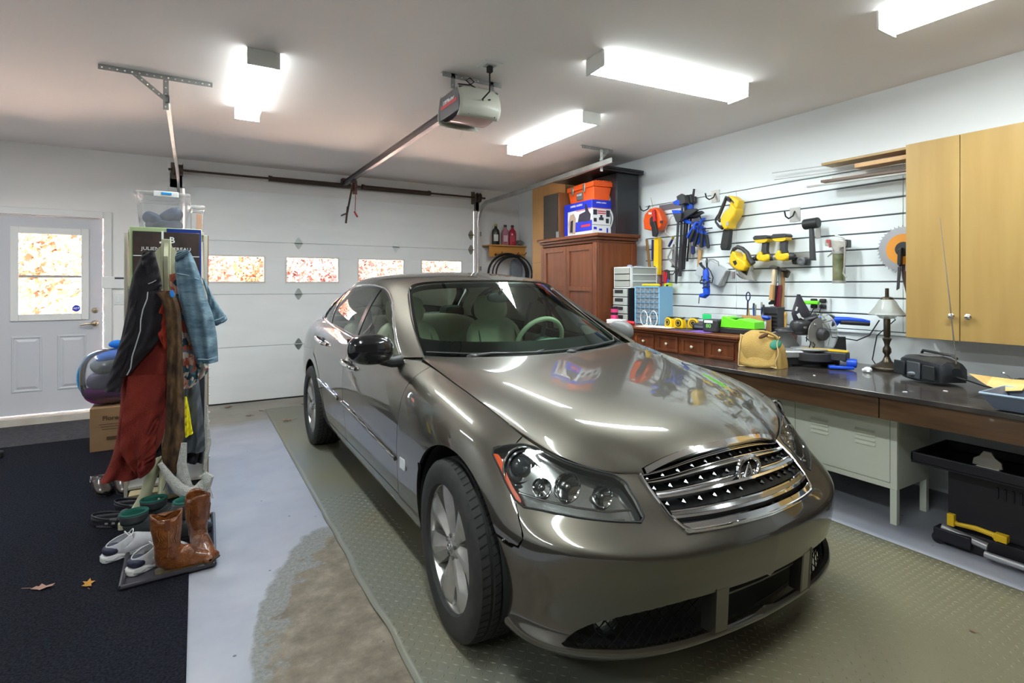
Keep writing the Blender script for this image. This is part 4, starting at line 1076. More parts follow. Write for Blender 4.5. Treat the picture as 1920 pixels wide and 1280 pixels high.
# ---- lower intake: dark cavity,mesh,struts,splitter edge
cav=SA-NA*0.10
panel(cav,NA,mx(f_in-4.0),-1,'lower_intake',mat('grille black',(0,0,0)),car,rim=0.0,mirror_join=True)
low=[o for o in car.children if o.name.startswith('lower_intake')][0]
w=M()
for sgn in (1,-1):
    for s0 in np.arange(-60,130,7.0):
        pts=[]
        for t in np.linspace(0,1,9):
            i=s0+(26*t if sgn>0 else 26*(1-t)); j=19+24*t
            if 42<i<120: pts.append((i,j))
        if len(pts)>1:
            for sd in (-1,1): w.tube([gpt(sd*i,j,-0.03) for i,j in pts],0.0022,4,caps=False)
tag(obj('mesh_grid',w,mat('intake mesh',(0.006,0.006,0.007),0.8,spec=0.15),low),None,None,kind='stuff')
for sd in (-1,1):
    for (i0,i1) in ((31,40),):
        w=ribbon([gpt(sd*i,44,0.0) for i in np.linspace(i0,i1,5)],[gpt(sd*(i-0.5),17,0.01) for i in np.linspace(i0,i1,5)],0.05)
        obj('strut',w,paint,low,bev=0.004)
obj('cross_bar',ribbon([gpt(i,36,-0.022) for i in np.linspace(-34,34,21)],[gpt(i,34.8,-0.022) for i in np.linspace(-34,34,21)],0.02),mat('intake grey',(0.12,0.115,0.11),0.4),low)
# radiator side wall of the nose to close the view
# ---- greenhouse
lg,zg=SG[...,1],SG[...,2]; LG=SG[...,1:3]
ig,jg=np.meshgrid(np.arange(SG.shape[0]),np.arange(SG.shape[1]),indexing='ij')
dlo=smooth_poly([(1.70,0.975),(1.84,1.045),(1.955,1.113),(2.08,1.19),(2.20,1.262),(2.32,1.318),(2.44,1.350),(2.66,1.368),(3.04,1.366),(3.36,1.328),(3.60,1.245),(3.78,1.150),(3.86,1.085),(3.80,1.062),(3.40,1.043),(3.10,1.032),(2.69,1.008),(2.09,0.976),(1.80,0.966)],1)
f_dlo=np.where(jg<112,poly_sd(LG,dlo),9.0)
f_side=f_dlo
sun_p=mx(hb.min()*0+(jg<88)*9.0-(jg >= 88)*1.0)
sr_f=mx(np.abs(lg-2.72)-0.20,SG[...,0]-0.40,(0.3-(zg-1.0))*10)
panel(SG,NG,mx(-f_dlo-0.002,-sr_f+0.003,0.6-jg),-1,'roof_and_pillars',paint,car,mirror_join=True,rim=0.02)
panel(SG,NG,sr_f,-1,'sunroof',mat('sunroof glass',(0.02,0.02,0.022),0.05,coat=1.0),car,mirror_join=True,rim=0.008)
bl = 2.500 + (1.37 - zg) * 0.20           # B pillar centre line,raked
cl=3.30+(1.33-zg)*-0.18*-1
side_glass=glass_mat('side glass',(0.74,0.80,0.76),1.1,0.0,ior=1.5)
for sd in (-1,1):
    panel(SG,NG,mx(f_dlo+0.012,lg-(bl-0.030)),sd,'side_window',side_glass,car,off=-0.004,rim=0.0)
    panel(SG,NG,mx(f_dlo+0.012,(bl+0.030)-lg,lg-(3.40-0.012)),sd,'side_window',side_glass,car,off=-0.004,rim=0.0)
    panel(SG,NG,mx(f_dlo+0.012,(3.40+0.012)-lg),sd,'side_window',side_glass,car,off=-0.004,rim=0.0)
    pil=panel(SG,NG,mx(f_dlo+0.002,np.abs(lg-bl)-0.034),sd,'door_pillar',mat('pillar black',(0.012,0.012,0.014),0.25,coat=0.5),car,off=-0.001,rim=0.01)
    panel(SG,NG,mx(f_dlo+0.002,np.abs(lg-3.40)-0.016),sd,'door_pillar',mat('pillar black',(0,0,0)),car,off=-0.001,rim=0.01)
    panel(SG,NG,mx(f_dlo-0.001,-(f_dlo+0.016)),sd,'window_seal',mat('pillar black',(0,0,0)),car,off=-0.002,rim=0.006)
    # bright trim: nearest skin point to each outline point
    pts=[]
    msk=(jg<112)
    for q in smooth_poly(dlo,1):
        d=np.where(msk,(lg-q[0]) ** 2+(zg-q[1]) ** 2,9e9); k=np.unravel_index(d.argmin(),d.shape)
        p=SG[k]+NG[k]*0.003; pts.append(Vector((p[0]*sd,q[0],q[1])))
    obj('window_trim',M().tube(pts+[pts[0]],0.0065,8),chrome,car)
# windscreen,black frit,rear glass,boot lid
fu=np.arange(SW.shape[0])[:,None]*np.ones(SW.shape[1])[None]; fv=np.ones(SW.shape[0])[:,None]*np.arange(SW.shape[1])[None]
ws_glass=glass_mat('windscreen glass',(0.66,0.86,0.73),1.0,0.0,ior=1.52)
edge=mx(fv-57.5,-fu+1.0,fu-38.0)
wsp=panel(SW,NW,mx(fv-57.5,fu-38.2,0.6-fu),-1,'windscreen',ws_glass,car,mirror_join=True,rim=0.0,off=-0.002)
inner=mx(fv-54.0,fu-35.5,7.6+0.0009*fv ** 2-fu)
panel(SW,NW,mx(fv-57.8,fu-38.6,0.4-fu,-inner),-1,'frit_band',mat('frit',(0.010,0.010,0.012),0.25,coat=0.5),wsp,mirror_join=True,rim=0.0,off=-0.006)
w=M()
for sd in (-1,1):
    w.tube([(SW[k,58,0]*sd,SW[k,58,1]-0.002,SW[k,58,2]+0.004) for k in range(0,40,2)] ,0.006,6)
obj('windscreen_trim',w,chrome,car)
fu2=np.arange(SR.shape[0])[:,None]*np.ones(SR.shape[1])[None]
panel(SR,NR,fu2-29.5,-1,'rear_window',glass_mat('rear glass',(0.80,0.90,0.85),1.1,0,ior=1.5),car,mirror_join=True,rim=0.0)
panel(ST,NT_,np.arange(ST.shape[0])[:,None]*np.ones(ST.shape[1])[None]-19.5,-1,'boot_lid',paint,car,mirror_join=True,rim=0.01)
# cowl and wipers
w=M(); n=30
ca=[(SW[1,k,0],SW[1,k,1]-0.005,SW[1,k,2]-0.012) for k in range(0,58,3)]
cb=[(min(SB[129,68,0],c[0]*1.02),np.interp(c[0],SB[129,:,0],SB[129,:,1])-0.03,np.interp(c[0],SB[129,:,0],SB[129,:,2])-0.022) for c in ca]
for sd in (-1,1):
    k=len(w.v)
    for p in ca: w.v.append((p[0]*sd,p[1],p[2]))
    for p in cb: w.v.append((p[0]*sd,p[1],p[2]))
    q=len(ca)
    for i in range(q-1): w.f.append((k+i,k+i+1,k+q+i+1,k+q+i)); w.mi.append(0)
obj('cowl',w,black_pl,car)
def wpt(h,t):     # point over the windscreen
    k=int(np.clip(round(np.interp(abs(h),SW[2,:,0],np.arange(60))),0,59)); p=SW[int(t),k]+NW[int(t),k]*0.012
    return Vector((p[0]*(1 if h >= 0 else -1),p[1],p[2]))
for h0,h1,t1 in ((-0.45,-0.02,2.0),(0.15,0.66,3.0)):
    w=M(); a=wpt(h0,0)+Vector((0,-0.02,0.0))
    w.ball(tuple(a),(0.035,0.022,0.014),12,8); mid=wpt((h0+h1)/2,1)
    w.tube([a,a*0.5+mid*0.5+Vector((0,0,0.008)),mid],[0.010,0.007,0.005],8); 
    w.tube([wpt(h0-0.22,1),wpt(h0,1),mid,wpt(h1-0.05,1.5),wpt(h1,t1)],[0.004,0.006,0.007,0.006,0.003],6)
    obj('wiper',w,black_pl,car)
# ---- mirrors
w=M(); w.ball((0,0,0),(0.118,0.060,0.077),28,18,e=0.82); w.xf(Matrix.Translation((-0.985,1.575,1.045)) @ Euler((0,0.06,0.12)).to_matrix().to_4x4())
mr=obj('side_mirror',w,mat('mirror black',(0.008,0.008,0.010),0.16,coat=0.6),car,ang=None)
mr['label']='gloss black mirror housing'
w=M(); w.tube([(-0.80,1.66,0.965),(-0.86,1.63,0.965),(-0.93,1.60,0.985)],[0.035,0.028,0.024],10,sx=0.7); obj('mirror_arm',w,black_pl,mr)
w=M(); w.prism([(-0.09,-0.055),(0.09,-0.055),(0.10,0.05),(-0.10,0.05)],0,0.003,mx=frame((-0.985,1.637,1.045),(-1,0.1,0),(0,0,1))); obj('mirror_glass',w,chrome,mr)
w=M(); w.ball((0,0,0),(0.055,0.115,0.075),24,16,e=0.85); w.xf(Matrix.Translation((0.925,1.86,1.03)))
mr=obj('side_mirror',w,mat('mirror grey',(0.16,0.16,0.16),0.45),car,ang=None); mr['label']='dusty grey mirror folded back'
w=M(); w.tube([(0.80,1.75,0.965),(0.88,1.80,0.975)],0.03,10); obj('mirror_arm',w,black_pl,mr)
# ---- wheels
tyre_m=mat('tyre rubber',(0.012,0.0115,0.0115),0.7,noise=(0.022,0.021,0.02),nscale=30)
alloy=mat('silver alloy',(0.50,0.49,0.47),0.32,metal=0.75,noise=(0.42,0.41,0.39),nscale=25)
def wheel(parent_xyz,steer,side):
    # wheel axis along local x; outer face towards -x for side -1
    t=bpy.data.objects.new('wheel',None); COL.objects.link(t); t.parent=car
    t.location=parent_xyz; t.rotation_euler=(0,0,steer+(0 if side<0 else PI)); t.empty_display_size=0.1
    mX=Matrix.Rotation(-PI/2,4,'Y')                      # lathe z -> -x (outward)
    w=M(); R_=0.336
    prof=[(0.232,0.100),(0.240,0.112),(0.262,0.118),(0.295,0.119),(0.318,0.112),(0.330,0.100)]
    w.lathe(prof,n=72,mx=mX); w.lathe([(a,-b) for a,b in prof[::-1]],n=72,mx=mX)
    # tread: ribs with grooves
    tp=[(0.330,0.100)]
    for z0 in (0.062,0.022,-0.022,-0.062):
        tp += [(R_,z0+0.008),(R_-0.009,z0+0.005),(R_-0.009,z0-0.005),(R_,z0-0.008)]
    tp += [(0.330,-0.100)]
    w.lathe(tp,n=72,mx=mX); ty=obj('tyre',w,tyre_m,t,ang=0.5)
    w=M()
    for k in range(64):
        a=2*PI*k/64
        for z0,z1 in ((0.100,0.070),(0.054,0.030),(0.014,-0.014),(-0.030,-0.054),(-0.070,-0.100)):
            r0=R_+0.0005; zz0,zz1=z0,z1
            q=0.020; rr=r0-(0.006 if abs(z0)>0.09 or abs(z1)>0.09 else 0)
            da=0.0026/R_; sl=0.03 if (z0+z1)>0 else -0.02
            vs=[]
            for (aa,zq,rq) in ((a-da,z0,0.332 if abs(z0)>0.09 else r0),(a+da,z0,0.332 if abs(z0)>0.09 else r0),(a+da+sl,z1,0.332 if abs(z1)>0.09 else r0),(a-da+sl,z1,0.332 if abs(z1)>0.09 else r0)):
                vs.append((rq*math.cos(aa),rq*math.sin(aa),zq))
            w.add(vs,[(0,1,2,3)],mx=mX)
    tag(obj('tread_sipes',w,mat('sipe black',(0.003,0.003,0.003),0.9),t,flat=True),None,None,kind='stuff')
    w=M(); w.lathe([(0.236,0.104),(0.243,0.106),(0.243,0.100),(0.230,0.094),(0.222,0.060),(0.215,0.0),(0.215,-0.10)],n=64,mx=mX); rm=obj('rim',w,alloy,t,ang=0.8)
    # seven broad spokes with a raised ridge
    w=M(); ns=7
    for k in range(ns):
        a0=2*PI*k/ns+0.2
        st=[(0.045,0.020,0.078,0.090),(0.085,0.030,0.074,0.094),(0.135,0.047,0.080,0.100),(0.190,0.063,0.090,0.104),(0.231,0.066,0.092,0.098)]
        rows=[]
        for (r,hw,ze,zr) in st:
            rows.append([(r,-hw,ze-0.030),(r,-hw,ze),(r,-hw*0.10,zr),(r,hw*0.35,zr-0.003),(r,hw,ze-0.006),(r,hw,ze-0.034)])
        ca_,sa_=math.cos(a0),math.sin(a0); k0=len(w.v)
        for row in rows:
            for (r,s,z) in row: w.v.append(tuple(mX @ Vector((r*ca_-s*sa_,r*sa_+s*ca_,z))))
        for i in range(len(rows)-1):
            for j in range(5):
                a=k0+i*6+j; w.f.append((a,a+1,a+7,a+6)); w.mi.append(0)
            a=k0+i*6; w.f.append((a+5,a,a+6,a+11)); w.mi.append(0)
    obj('spokes',w,alloy,rm,ang=0.35)
    w=M(); w.lathe([(0.0,0.092),(0.030,0.092),(0.052,0.084),(0.062,0.060),(0.065,0.0)],n=36,mx=mX); obj('hub',w,alloy,rm,ang=0.5)
    w=M(); w.lathe([(0.0,0.0965),(0.024,0.096),(0.027,0.092)],n=28,mx=mX); obj('centre_cap',w,mat('cap grey',(0.35,0.35,0.36),0.25,metal=0.8),rm)
    w=M(); w.tube([tuple(mX @ Vector((0.012*math.cos(a),0.016*math.sin(a),0.098))) for a in [PI*0.75+1.5*PI*k/14+PI for k in range(15)]],0.0022,6,caps=True); obj('cap_emblem',w,chrome,rm)
    for k in range(5):
        a=2*PI*k/5; c=mX @ Vector((0.042*math.cos(a),0.042*math.sin(a),0.080)); d=mX @ Vector((0.042*math.cos(a),0.042*math.sin(a),0.094)); 
        w=M(); w.cyl(tuple(c),tuple(d),0.008,n=6); obj('wheel_nut',w,mat('nut',(0.2,0.2,0.2),0.4,metal=0.9),rm)
    w=M(); w.lathe([(0.05,0.02),(0.165,0.02),(0.165,0.0),(0.05,0.0)],n=40,mx=mX); obj('brake_disc',w,mat('disc',(0.16,0.14,0.13),0.4,metal=0.8),t)
    w=M(); w.box(-0.05,0.05,0.09,0.20,-0.075,0.075); obj('brake_caliper',w,mat('caliper',(0.10,0.10,0.10),0.5,metal=0.5),t,bev=0.01)
    w=M(); w.lathe([(0.0,-0.06),(0.214,-0.06)],n=40,mx=mX); obj('wheel_back',w,mat('grille black',(0,0,0)),t)
    return t
wheel((-0.780,0.850,0.336),math.radians(-3.5),-1)
wheel((-0.780,3.745,0.336),0,-1)
wheel((0.780,0.850,0.336),math.radians(-3.5),1)
wheel((0.780,3.745,0.336),0,1)
# wheel housings
for sd in (-1,1):
    for lc in (0.85,3.745):
        w=M(); mX=Matrix.Translation((0,lc,0.345)) @ Matrix.Rotation(PI/2,4,'Y')
        w.lathe([(0.384,0.50*sd),(0.384,0.862*sd)],n=40,mx=mX,a0=PI/2+PI-1.75+0.0,a1=PI/2+PI+1.75) if False else None
        a0,a1=-0.25,PI+0.25
        n=36; k0=len(w.v)
        for x_ in (0.50*sd,0.855*sd):
            for k in range(n+1):
                a=a0+(a1-a0)*k/n; w.v.append((x_,lc+0.386*math.cos(a),0.345+0.386*math.sin(a)))
        for k in range(n): w.f.append((k,k+1,n+2+k,n+1+k)); w.mi.append(0)
        w.f.append(tuple(range(n+1))); w.mi.append(0)
        obj('wheel_housing',w,mat('housing',(0.008,0.008,0.009),0.9),car)
# ---- underbody and cabin
w=M().box(-0.78,0.78,1.25,3.33,0.20,0.30); w.box(-0.52,0.52,0.30,4.6,0.20,0.30); w.box(-0.78,0.78,4.16,4.62,0.24,0.3); obj('underbody',w,mat('housing',(0,0,0)),car)
beige=mat('beige leather',(0.55,0.53,0.40),0.5); dkint=mat('dark trim',(0.03,0.035,0.033),0.5); beige2=mat('headliner',(0.75,0.74,0.66),0.9)
w=M().box(-0.50,0.50,0.42,1.30,0.305,0.62); obj('engine_bay',w,mat('housing',(0,0,0)),car)
# inner door cards,offset from the skin
ci=SA-NA*0.07
for sd in (-1,1): panel(ci,NA,mx(1.35-l_,l_-4.1,0.32-z_,jv-126.0),sd,'door_card',beige,car,rim=0.0)
gi=SG-NG*0.035
panel(gi,NG,mx(-f_dlo+0.03,-sr_f-0.02,10-ig,ig-250),-1,'headliner',beige2,car,rim=0.0,mirror_join=True)
w=M()
def dash(u,v):
    h=-0.72+1.44*u; base=1.52+0.0; l=1.50+0.52*v
    z=0.965-0.015*v+0.03*math.exp(-((h-0.37)/0.2) ** 2)*math.exp(-((v-0.75)/0.2) ** 2)*2+0.025*math.exp(-((h)/0.13) ** 2)*(v>0.3)
    if v>0.9: z -= (v-0.9)*3.0
    l2=l-0.08*(1-abs(h)/0.72)*(1-v)
    return (h,l2+0.04,z-0.025*(abs(h)/.72) ** 2)
w.grid(dash,30,20); obj('dashboard',w,mat('dash top',(0.20,0.27,0.23),0.6),car,ang=None)
obj('dash_front',M().box(-0.72,0.72,1.80,2.02,0.55,0.90),beige,car,bev=0.03)
def seat(x,y,lab):
    t=bpy.data.objects.new('seat',None); COL.objects.link(t); t.parent=car; t.location=(x,y,0)
    w=M(); w.ball((0,-0.10,0.50),(0.25,0.28,0.09),20,10,e=0.6); obj('cushion',w,beige,t,ang=None)
    w=M(); w.ball((0,0,0),(0.255,0.075,0.335),24,14,e=0.62); w.xf(Matrix.Translation((0,0.16,0.78)) @ Matrix.Rotation(-0.30,4,'X')); obj('backrest',w,beige,t,ang=None)
    w=M()
    for xx in (-0.16,0.16):
        w.tube([(xx,0.03,0.56),(xx*1.05,0.075,0.75),(xx*1.05,0.14,0.95),(xx,0.20,1.05)],0.006,6)
    obj('seam',w,mat('seam',(0.16,0.16,0.12),0.7),t)
    w=M(); w.ball((0,0,0),(0.145,0.060,0.105),24,14,e=0.6); w.xf(Matrix.Translation((0,0.275,1.175)) @ Matrix.Rotation(-0.15,4,'X')); obj('headrest',w,beige,t,ang=None)
    w=M()
    for xx in (-0.05,0.05): w.cyl((xx,0.27,1.02),(xx,0.275,1.12),0.008,n=8)
    obj('headrest_post',w,chrome,t)
seat(-0.37,2.55,''); seat(0.37,2.55,'')
w=M(); w.ball((0,3.28,0.55),(0.66,0.26,0.12),30,10,e=0.5); w.ball((0,3.62,0.82),(0.66,0.11,0.28),30,14,e=0.5); obj('rear_bench',w,beige,car,ang=None)
for x in (-0.40,0.02,0.42):
    w=M(); w.ball((x,3.72,1.10),(0.125,0.05,0.07),20,10,e=0.65); obj('rear_headrest',w,dkint if x>0.1 else beige,car,ang=None)
obj('parcel_shelf',M().box(-0.62,0.62,3.74,4.15,1.00,1.02),beige2,car)
w=M(); c=Vector((0.37,2.09,0.965)); tl_=Matrix.Translation(c) @ Matrix.Rotation(math.radians(-64),4,'X')
ring=[tl_ @ Vector((0.185*math.cos(2*PI*k/40),0.185*math.sin(2*PI*k/40),0)) for k in range(41)]
w.tube(ring,0.016,10,caps=False); stw=obj('steering_wheel',w,beige,car)
w=M(); w.ball(tuple(tl_ @ Vector((0,0,-0.01))),(0.07,0.05,0.06),16,10)
for a in (0,PI,-PI/2): w.tube([tl_ @ Vector((0.04*math.cos(a),0.04*math.sin(a),-0.01)),tl_ @ Vector((0.18*math.cos(a),0.18*math.sin(a),0))],0.014,8)
obj('spoke',w,dkint,stw)
w=M(); w.ball((0,0,0),(0.115,0.022,0.035),20,12,e=0.7); w.xf(Matrix.Translation((0.02,2.03,1.285)) @ Matrix.Rotation(0.15,4,'Z')); rv=obj('rear_view_mirror',w,dkint,car)
obj('mirror_stalk',M().tube([(0.0,2.02,1.30),(0,1.98,1.335)],0.012,8),dkint,rv)
for sd in (-1,1):
    w=M(); w.tube([(0.69*sd,2.70,1.22),(0.66*sd,2.72,1.10),(0.62*sd,2.72,0.9),(0.60*sd,2.70,0.60)],0.018,6,sx=0.15); obj('seat_belt',w,dkint,car)
# number of small things: aerial on roof not visible in the photo

# ================================================================= RIGHT SIDE FURNITURE
def slab(poly,xb,xf,bev=0.0,m=None):
    """solid with an outline given in (y,z), from depth xb (wall side) to xf (room side)"""
    m=m or M(); return m.prism([(-y,z) for y,z in poly],0,abs(xb-xf),mx=frame((max(xb,xf),0,0),(0,-1,0),(0,0,1)),bev=bev)
cherry=wood_mat('cherry wood',(0.115,0.028,0.008),(0.19,0.052,0.014),0.42,coat=0.08)
cherry_y=wood_mat('cherry wood lengthways',(0.11,0.027,0.008),(0.18,0.050,0.014),0.42,axis='Y',coat=0.08)
maple=wood_mat('maple veneer',(0.35,0.21,0.060),(0.41,0.26,0.08),0.42,scale=0.5)
oak=wood_mat('light oak',(0.50,0.27,0.095),(0.57,0.33,0.125),0.42,scale=0.6)
espresso=wood_mat('dark bench wood',(0.065,0.033,0.016),(0.13,0.070,0.035),0.3,axis='Y',coat=0.2)
bench_top=mat('worn black bench top',(0.030,0.026,0.026),0.22,noise=(0.075,0.062,0.055),nscale=3.5,rnoise=0.10,coat=0.3)
yellow_pl=mat('yellow plastic',(0.80,0.50,0.01),0.4); blue_pl=mat('blue plastic',(0.01,0.08,0.62),0.38); grey_pl=mat('grey plastic',(0.13,0.13,0.14),0.5)
red_pl=mat('red plastic',(0.55,0.02,0.03),0.4); orange_pl=mat('orange plastic',(0.85,0.10,0.01),0.4); green_pl=mat('lime plastic',(0.16,0.75,0.02),0.4)
# ---- armoire
ar=thing('armoire','dark cherry wood armoire with panelled doors and a moulded crown','armoire',(0,0,0))
ax,ay0,ay1,az,ab=3.52,4.23,5.24,1.80,4.05
w=M().box(ax,ab,ay0,ay0+0.025,0.0,az); w.box(ax,ab,ay1-0.025,ay1,0,az); w.box(ab-0.01,ab,ay0+.025,ay1-.025,0,az); w.box(ax+.03,ab-.01,ay0+.025,ay1-.025,0.06,0.09)
obj('carcass',w,cherry,ar,bev=0.003)
w=M(); 
for (o_,z0,z1) in ((0.0,az,az+0.03),(0.025,az+0.03,az+0.06),(0.05,az+0.06,az+0.095)): w.box(ax-o_,ab+o_*0.4,ay0-o_,ay1+o_,z0,z1)
obj('crown',w,cherry_y,ar,bev=0.008)
# corner post and rails on the side
w=M(); w.box(ax+0.0,ax+0.055,ay0-0.006,ay0-0.0005,0,az); w.box(ab-0.07,ab,ay0-0.006,ay0-0.0005,0,az); w.box(ax+0.055,ab-0.07,ay0-0.006,ay0-0.0005,0,0.12)
obj('side_frame',w,cherry,ar,bev=0.002)
obj('face_post',M().box(ax-0.02,ax-0.0005,ay0,ay0+0.06,0,az),cherry,ar,bev=0.003); obj('face_post',M().box(ax-0.02,ax-0.0005,ay1-0.05,ay1,0,az),cherry,ar,bev=0.003)
mid=(ay0+0.06+ay1-0.05)/2
for y0,y1,hy in ((ay0+0.063,mid-0.002,mid-0.03),(mid+0.002,ay1-0.053,mid+0.03)):
    w=M(); s=0.055
    for a,b_ in ((y0,y0+s),(y1-s,y1)): w.box(ax-0.022,ax-0.002,a,b_,0.10,az-0.012)
    for z0,z1 in ((0.10,0.17),(0.88,0.93),(1.30,1.35),(az-0.07,az-0.012)): w.box(ax-0.022,ax-0.002,y0+s,y1-s,z0,z1)
    dr=obj('door',w,cherry,ar,bev=0.002)
    for z0,z1 in ((0.17,0.88),(0.93,1.30),(1.35,az-0.07)): obj('panel',M().box(ax-0.010,ax-0.003,y0+s,y1-s,z0,z1),cherry,dr)
    obj('knob',M().ball((ax-0.036,hy,1.12),(0.014,0.012,0.012),12,8),mat('bronze knob',(0.12,0.05,0.025),0.35,metal=0.6),dr)
# ---- tall oak cabinet behind it
tc_=thing('tall_cabinet','tall light oak cabinet standing in the corner behind the armoire','cabinet',(0,0,0))
obj('carcass',M().box(3.92,4.22,5.30,6.05,0.0,2.68),oak,tc_,bev=0.003)
for z0,z1 in ((0.04,1.655),(1.66,2.675)):
    dr=obj('door',M().box(3.90,3.918,5.302,6.048,z0,z1),oak,tc_,bev=0.002)
    zk=z1-0.08 if z1<2 else z0+0.10
    obj('knob',M().ball((3.885,5.37,zk),(0.016,0.014,0.014),12,8),mat('bronze knob',(0,0,0)),dr)
# ---- wall shelf with bottles and hoses
sh=thing('wall_shelf','small orange wood shelf on the wall right of the garage door','shelf',(0,0,0))
yw=YB
obj('board',M().box(3.60,4.225,yw-0.24,yw-0.002,1.925,1.943),oak,sh,bev=0.002)
obj('apron',M().box(3.62,4.225,yw-0.20,yw-0.182,1.77,1.924),wood_mat('orange wood',(0.60,0.25,0.05),(0.68,0.32,0.08),0.4,axis='X'),sh,bev=0.002)
def bottle(x,y,z,s,col,lab,cap,label_col,rz=0.0,clear=False):
    t=thing('bottle',lab,'bottle',(x,y,z),rz,'fluid bottles on the wall shelf')
    m_=glass_mat('clear bottle',(0.9,0.75,0.8),1.0,haze=0.4,hazecol=(0.75,0.3,0.4)) if clear else mat('bottle '+col[0],col[1],0.3,coat=0.3)
    w=M(); prof=[(0.0,0),(0.046,0.0),(0.052,0.01),(0.052,0.15),(0.045,0.19),(0.022,0.215),(0.016,0.24)]
    w.lathe([(r*s,h*s) for r,h in prof],n=20); w.v=[(a,b*0.62,c) for a,b,c in w.v]; obj('body',w,m_,t)
    w=M(); w.cyl((0,0,0.24*s),(0,0,0.268*s),0.02*s,n=16); obj('cap',w,mat('cap '+cap[0],cap[1],0.4),t,bev=0.002)
    w=M(); w.cbox((0,-0.0335*s,0.09*s),(0.055*s,0.003,0.085*s)); obj('label',w,mat('label '+label_col[0],label_col[1],0.5),t)
bottle(3.74,6.78,1.943,1.12,('black',(0.012,0.012,0.012)),'black oil bottle with a yellow cap on the wall shelf',('olive',(0.35,0.30,0.03)),('grey',(0.55,0.55,0.52)),-0.4)
bottle(3.91,6.80,1.943,1.12,('pink',(0.6,0.1,0.15)),'clear pink fluid bottle standing between the black and the red bottle',('black',(0.01,0.01,0.01)),('pink',(0.75,0.45,0.5)),-0.4,True)
bottle(4.02,6.78,1.943,1.12,('red',(0.45,0.015,0.04)),'dark red fluid bottle with a black cap on the wall shelf',('black',(0.01,0.01,0.01)),('red',(0.50,0.02,0.04)),-0.4)
w=M(); R=random.Random(4)
for k in range(14):
    c=(4.155+R.uniform(-.02,.01),6.80+R.uniform(-.04,.04),1.97+R.uniform(-.01,.05)); r_=R.uniform(.03,.06)
    w.tube([(c[0]+r_*math.cos(a),c[1]+r_*0.6*math.sin(a),c[2]+0.01*math.sin(3*a)) for a in [2*PI*q/10 for q in range(11)]],0.004,5)
tag(obj('wire_bundle',w,mat('mixed wire',(0.35,0.33,0.30),0.5,noise=(0.10,0.10,0.09),nscale=20)),'small tangle of wire on the right end of the wall shelf','wire')
w=M()
for k,(r_,o_) in enumerate(((0.31,0),(0.29,0.03),(0.325,-0.02),(0.27,0.045),(0.30,0.06))):
    w.tube([(3.87+o_+r_*math.cos(a),6.66-0.022*k,1.52+0.9*r_*math.sin(a)) for a in [2*PI*q/40 for q in range(41)]],0.011,8,caps=False)
tag(obj('hose_coil',w,black_rub),'coil of black hoses hanging below the wall shelf','hose')
for x in (3.72,3.99,4.12):
    w=M(); w.tube([(x,yw-0.19,1.80),(x,yw-0.23,1.80),(x,yw-0.36,1.80),(x,yw-0.40,1.83)],0.006,6); w.cyl((x,yw-0.20,1.80),(x,yw-0.205,1.80),0.02,n=10)
    obj('hook',w,dark_steel,sh)
w=M(); w.ball((4.10,6.80,1.58),(0.10,0.035,0.17),16,10,e=0.6); w.tube([(4.06,6.77,1.72),(4.07,6.75,1.80),(4.12,6.74,1.80),(4.13,6.77,1.72)],0.006,6)
tag(obj('grey_pouch',w,mat('grey cloth',(0.22,0.23,0.26),0.9)),'grey cloth pouch hanging right of the hose coil','pouch')
# ---- things on top of the armoire (top z = 1.895)
TZ=az+0.095
sp_=thing('floor_speaker','tall black three-way loudspeaker lying against the right wall on the armoire','speaker',(0,0,0))
bx0,bx1,by0,by1,bz1=3.86,4.17,4.32,4.74,2.56
obj('cabinet',M().box(bx0,bx1,by0,by1,TZ,bz1),mat('speaker black',(0.022,0.024,0.030),0.4),sp_,bev=0.004)
obj('baffle',M().box(bx0-0.012,bx0-0.0005,by0+0.004,by1-0.004,TZ+0.004,bz1-0.004),mat('baffle black',(0.018,0.012,0.016),0.35),sp_,bev=0.003)
for r_,z in ((0.052,bz1-0.11),(0.085,bz1-0.27),(0.135,TZ+0.18)):
    mxx=Matrix.Translation((bx0-0.012,(by0+by1)/2-0.03,z)) @ Matrix.Rotation(-PI/2,4,'Y')
    w=M(); w.lathe([(r_,0.0),(r_,0.008),(r_*0.9,0.011),(r_*0.86,0.004)],n=32,mx=mxx); dvr=obj('driver_ring',w,mat('silver ring',(0.6,0.6,0.6),0.3,metal=0.7),sp_)
    w=M(); w.lathe([(r_*0.86,0.004),(r_*0.78,0.010),(r_*0.70,0.003),(r_*0.3,-0.012+0.016),(r_*0.25,0.010),(0,0.016)],n=32,mx=mxx); obj('cone',w,mat('cone',(0.035,0.035,0.038),0.45),dvr)
w=M(); w.box(3.60,4.20,4.27,5.15,bz1+0.001,bz1+0.022); w.box(3.60,4.20,4.27,4.30,bz1+0.022,bz1+0.05); w.box(3.60,3.63,4.30,5.15,bz1+0.022,bz1+0.05); w.box(3.80,4.0,4.4,4.9,bz1+0.022,bz1+0.045)
tag(obj('black_cover',w,mat('lid black',(0.010,0.010,0.014),0.35),bev=0.006),'black moulded plastic cover lying on top of the tall black speaker','cover')
b2=thing('bookshelf_speaker','brown wooden speaker with a dark cloth grille left of the blue box','speaker',(0,0,0))
obj('cabinet',M().box(3.57,3.79,4.98,5.28,TZ,2.425),wood_mat('speaker walnut',(0.16,0.055,0.02),(0.24,0.09,0.03),0.4),b2,bev=0.003)
obj('grille',M().box(3.555,3.569,4.99,5.27,TZ+0.01,2.415),mat('grille cloth',(0.035,0.028,0.024),0.95),b2,bev=0.004)
w=M(); w.cyl((3.54,4.96,TZ),(3.54,4.96,TZ+0.075),0.022,n=14); tag(obj('drinking_glass',w,glass_mat('clear glass',(0.9,0.93,0.95),1.2,haze=0.15)),'small clear glass on the armoire edge before the brown speaker','glass')
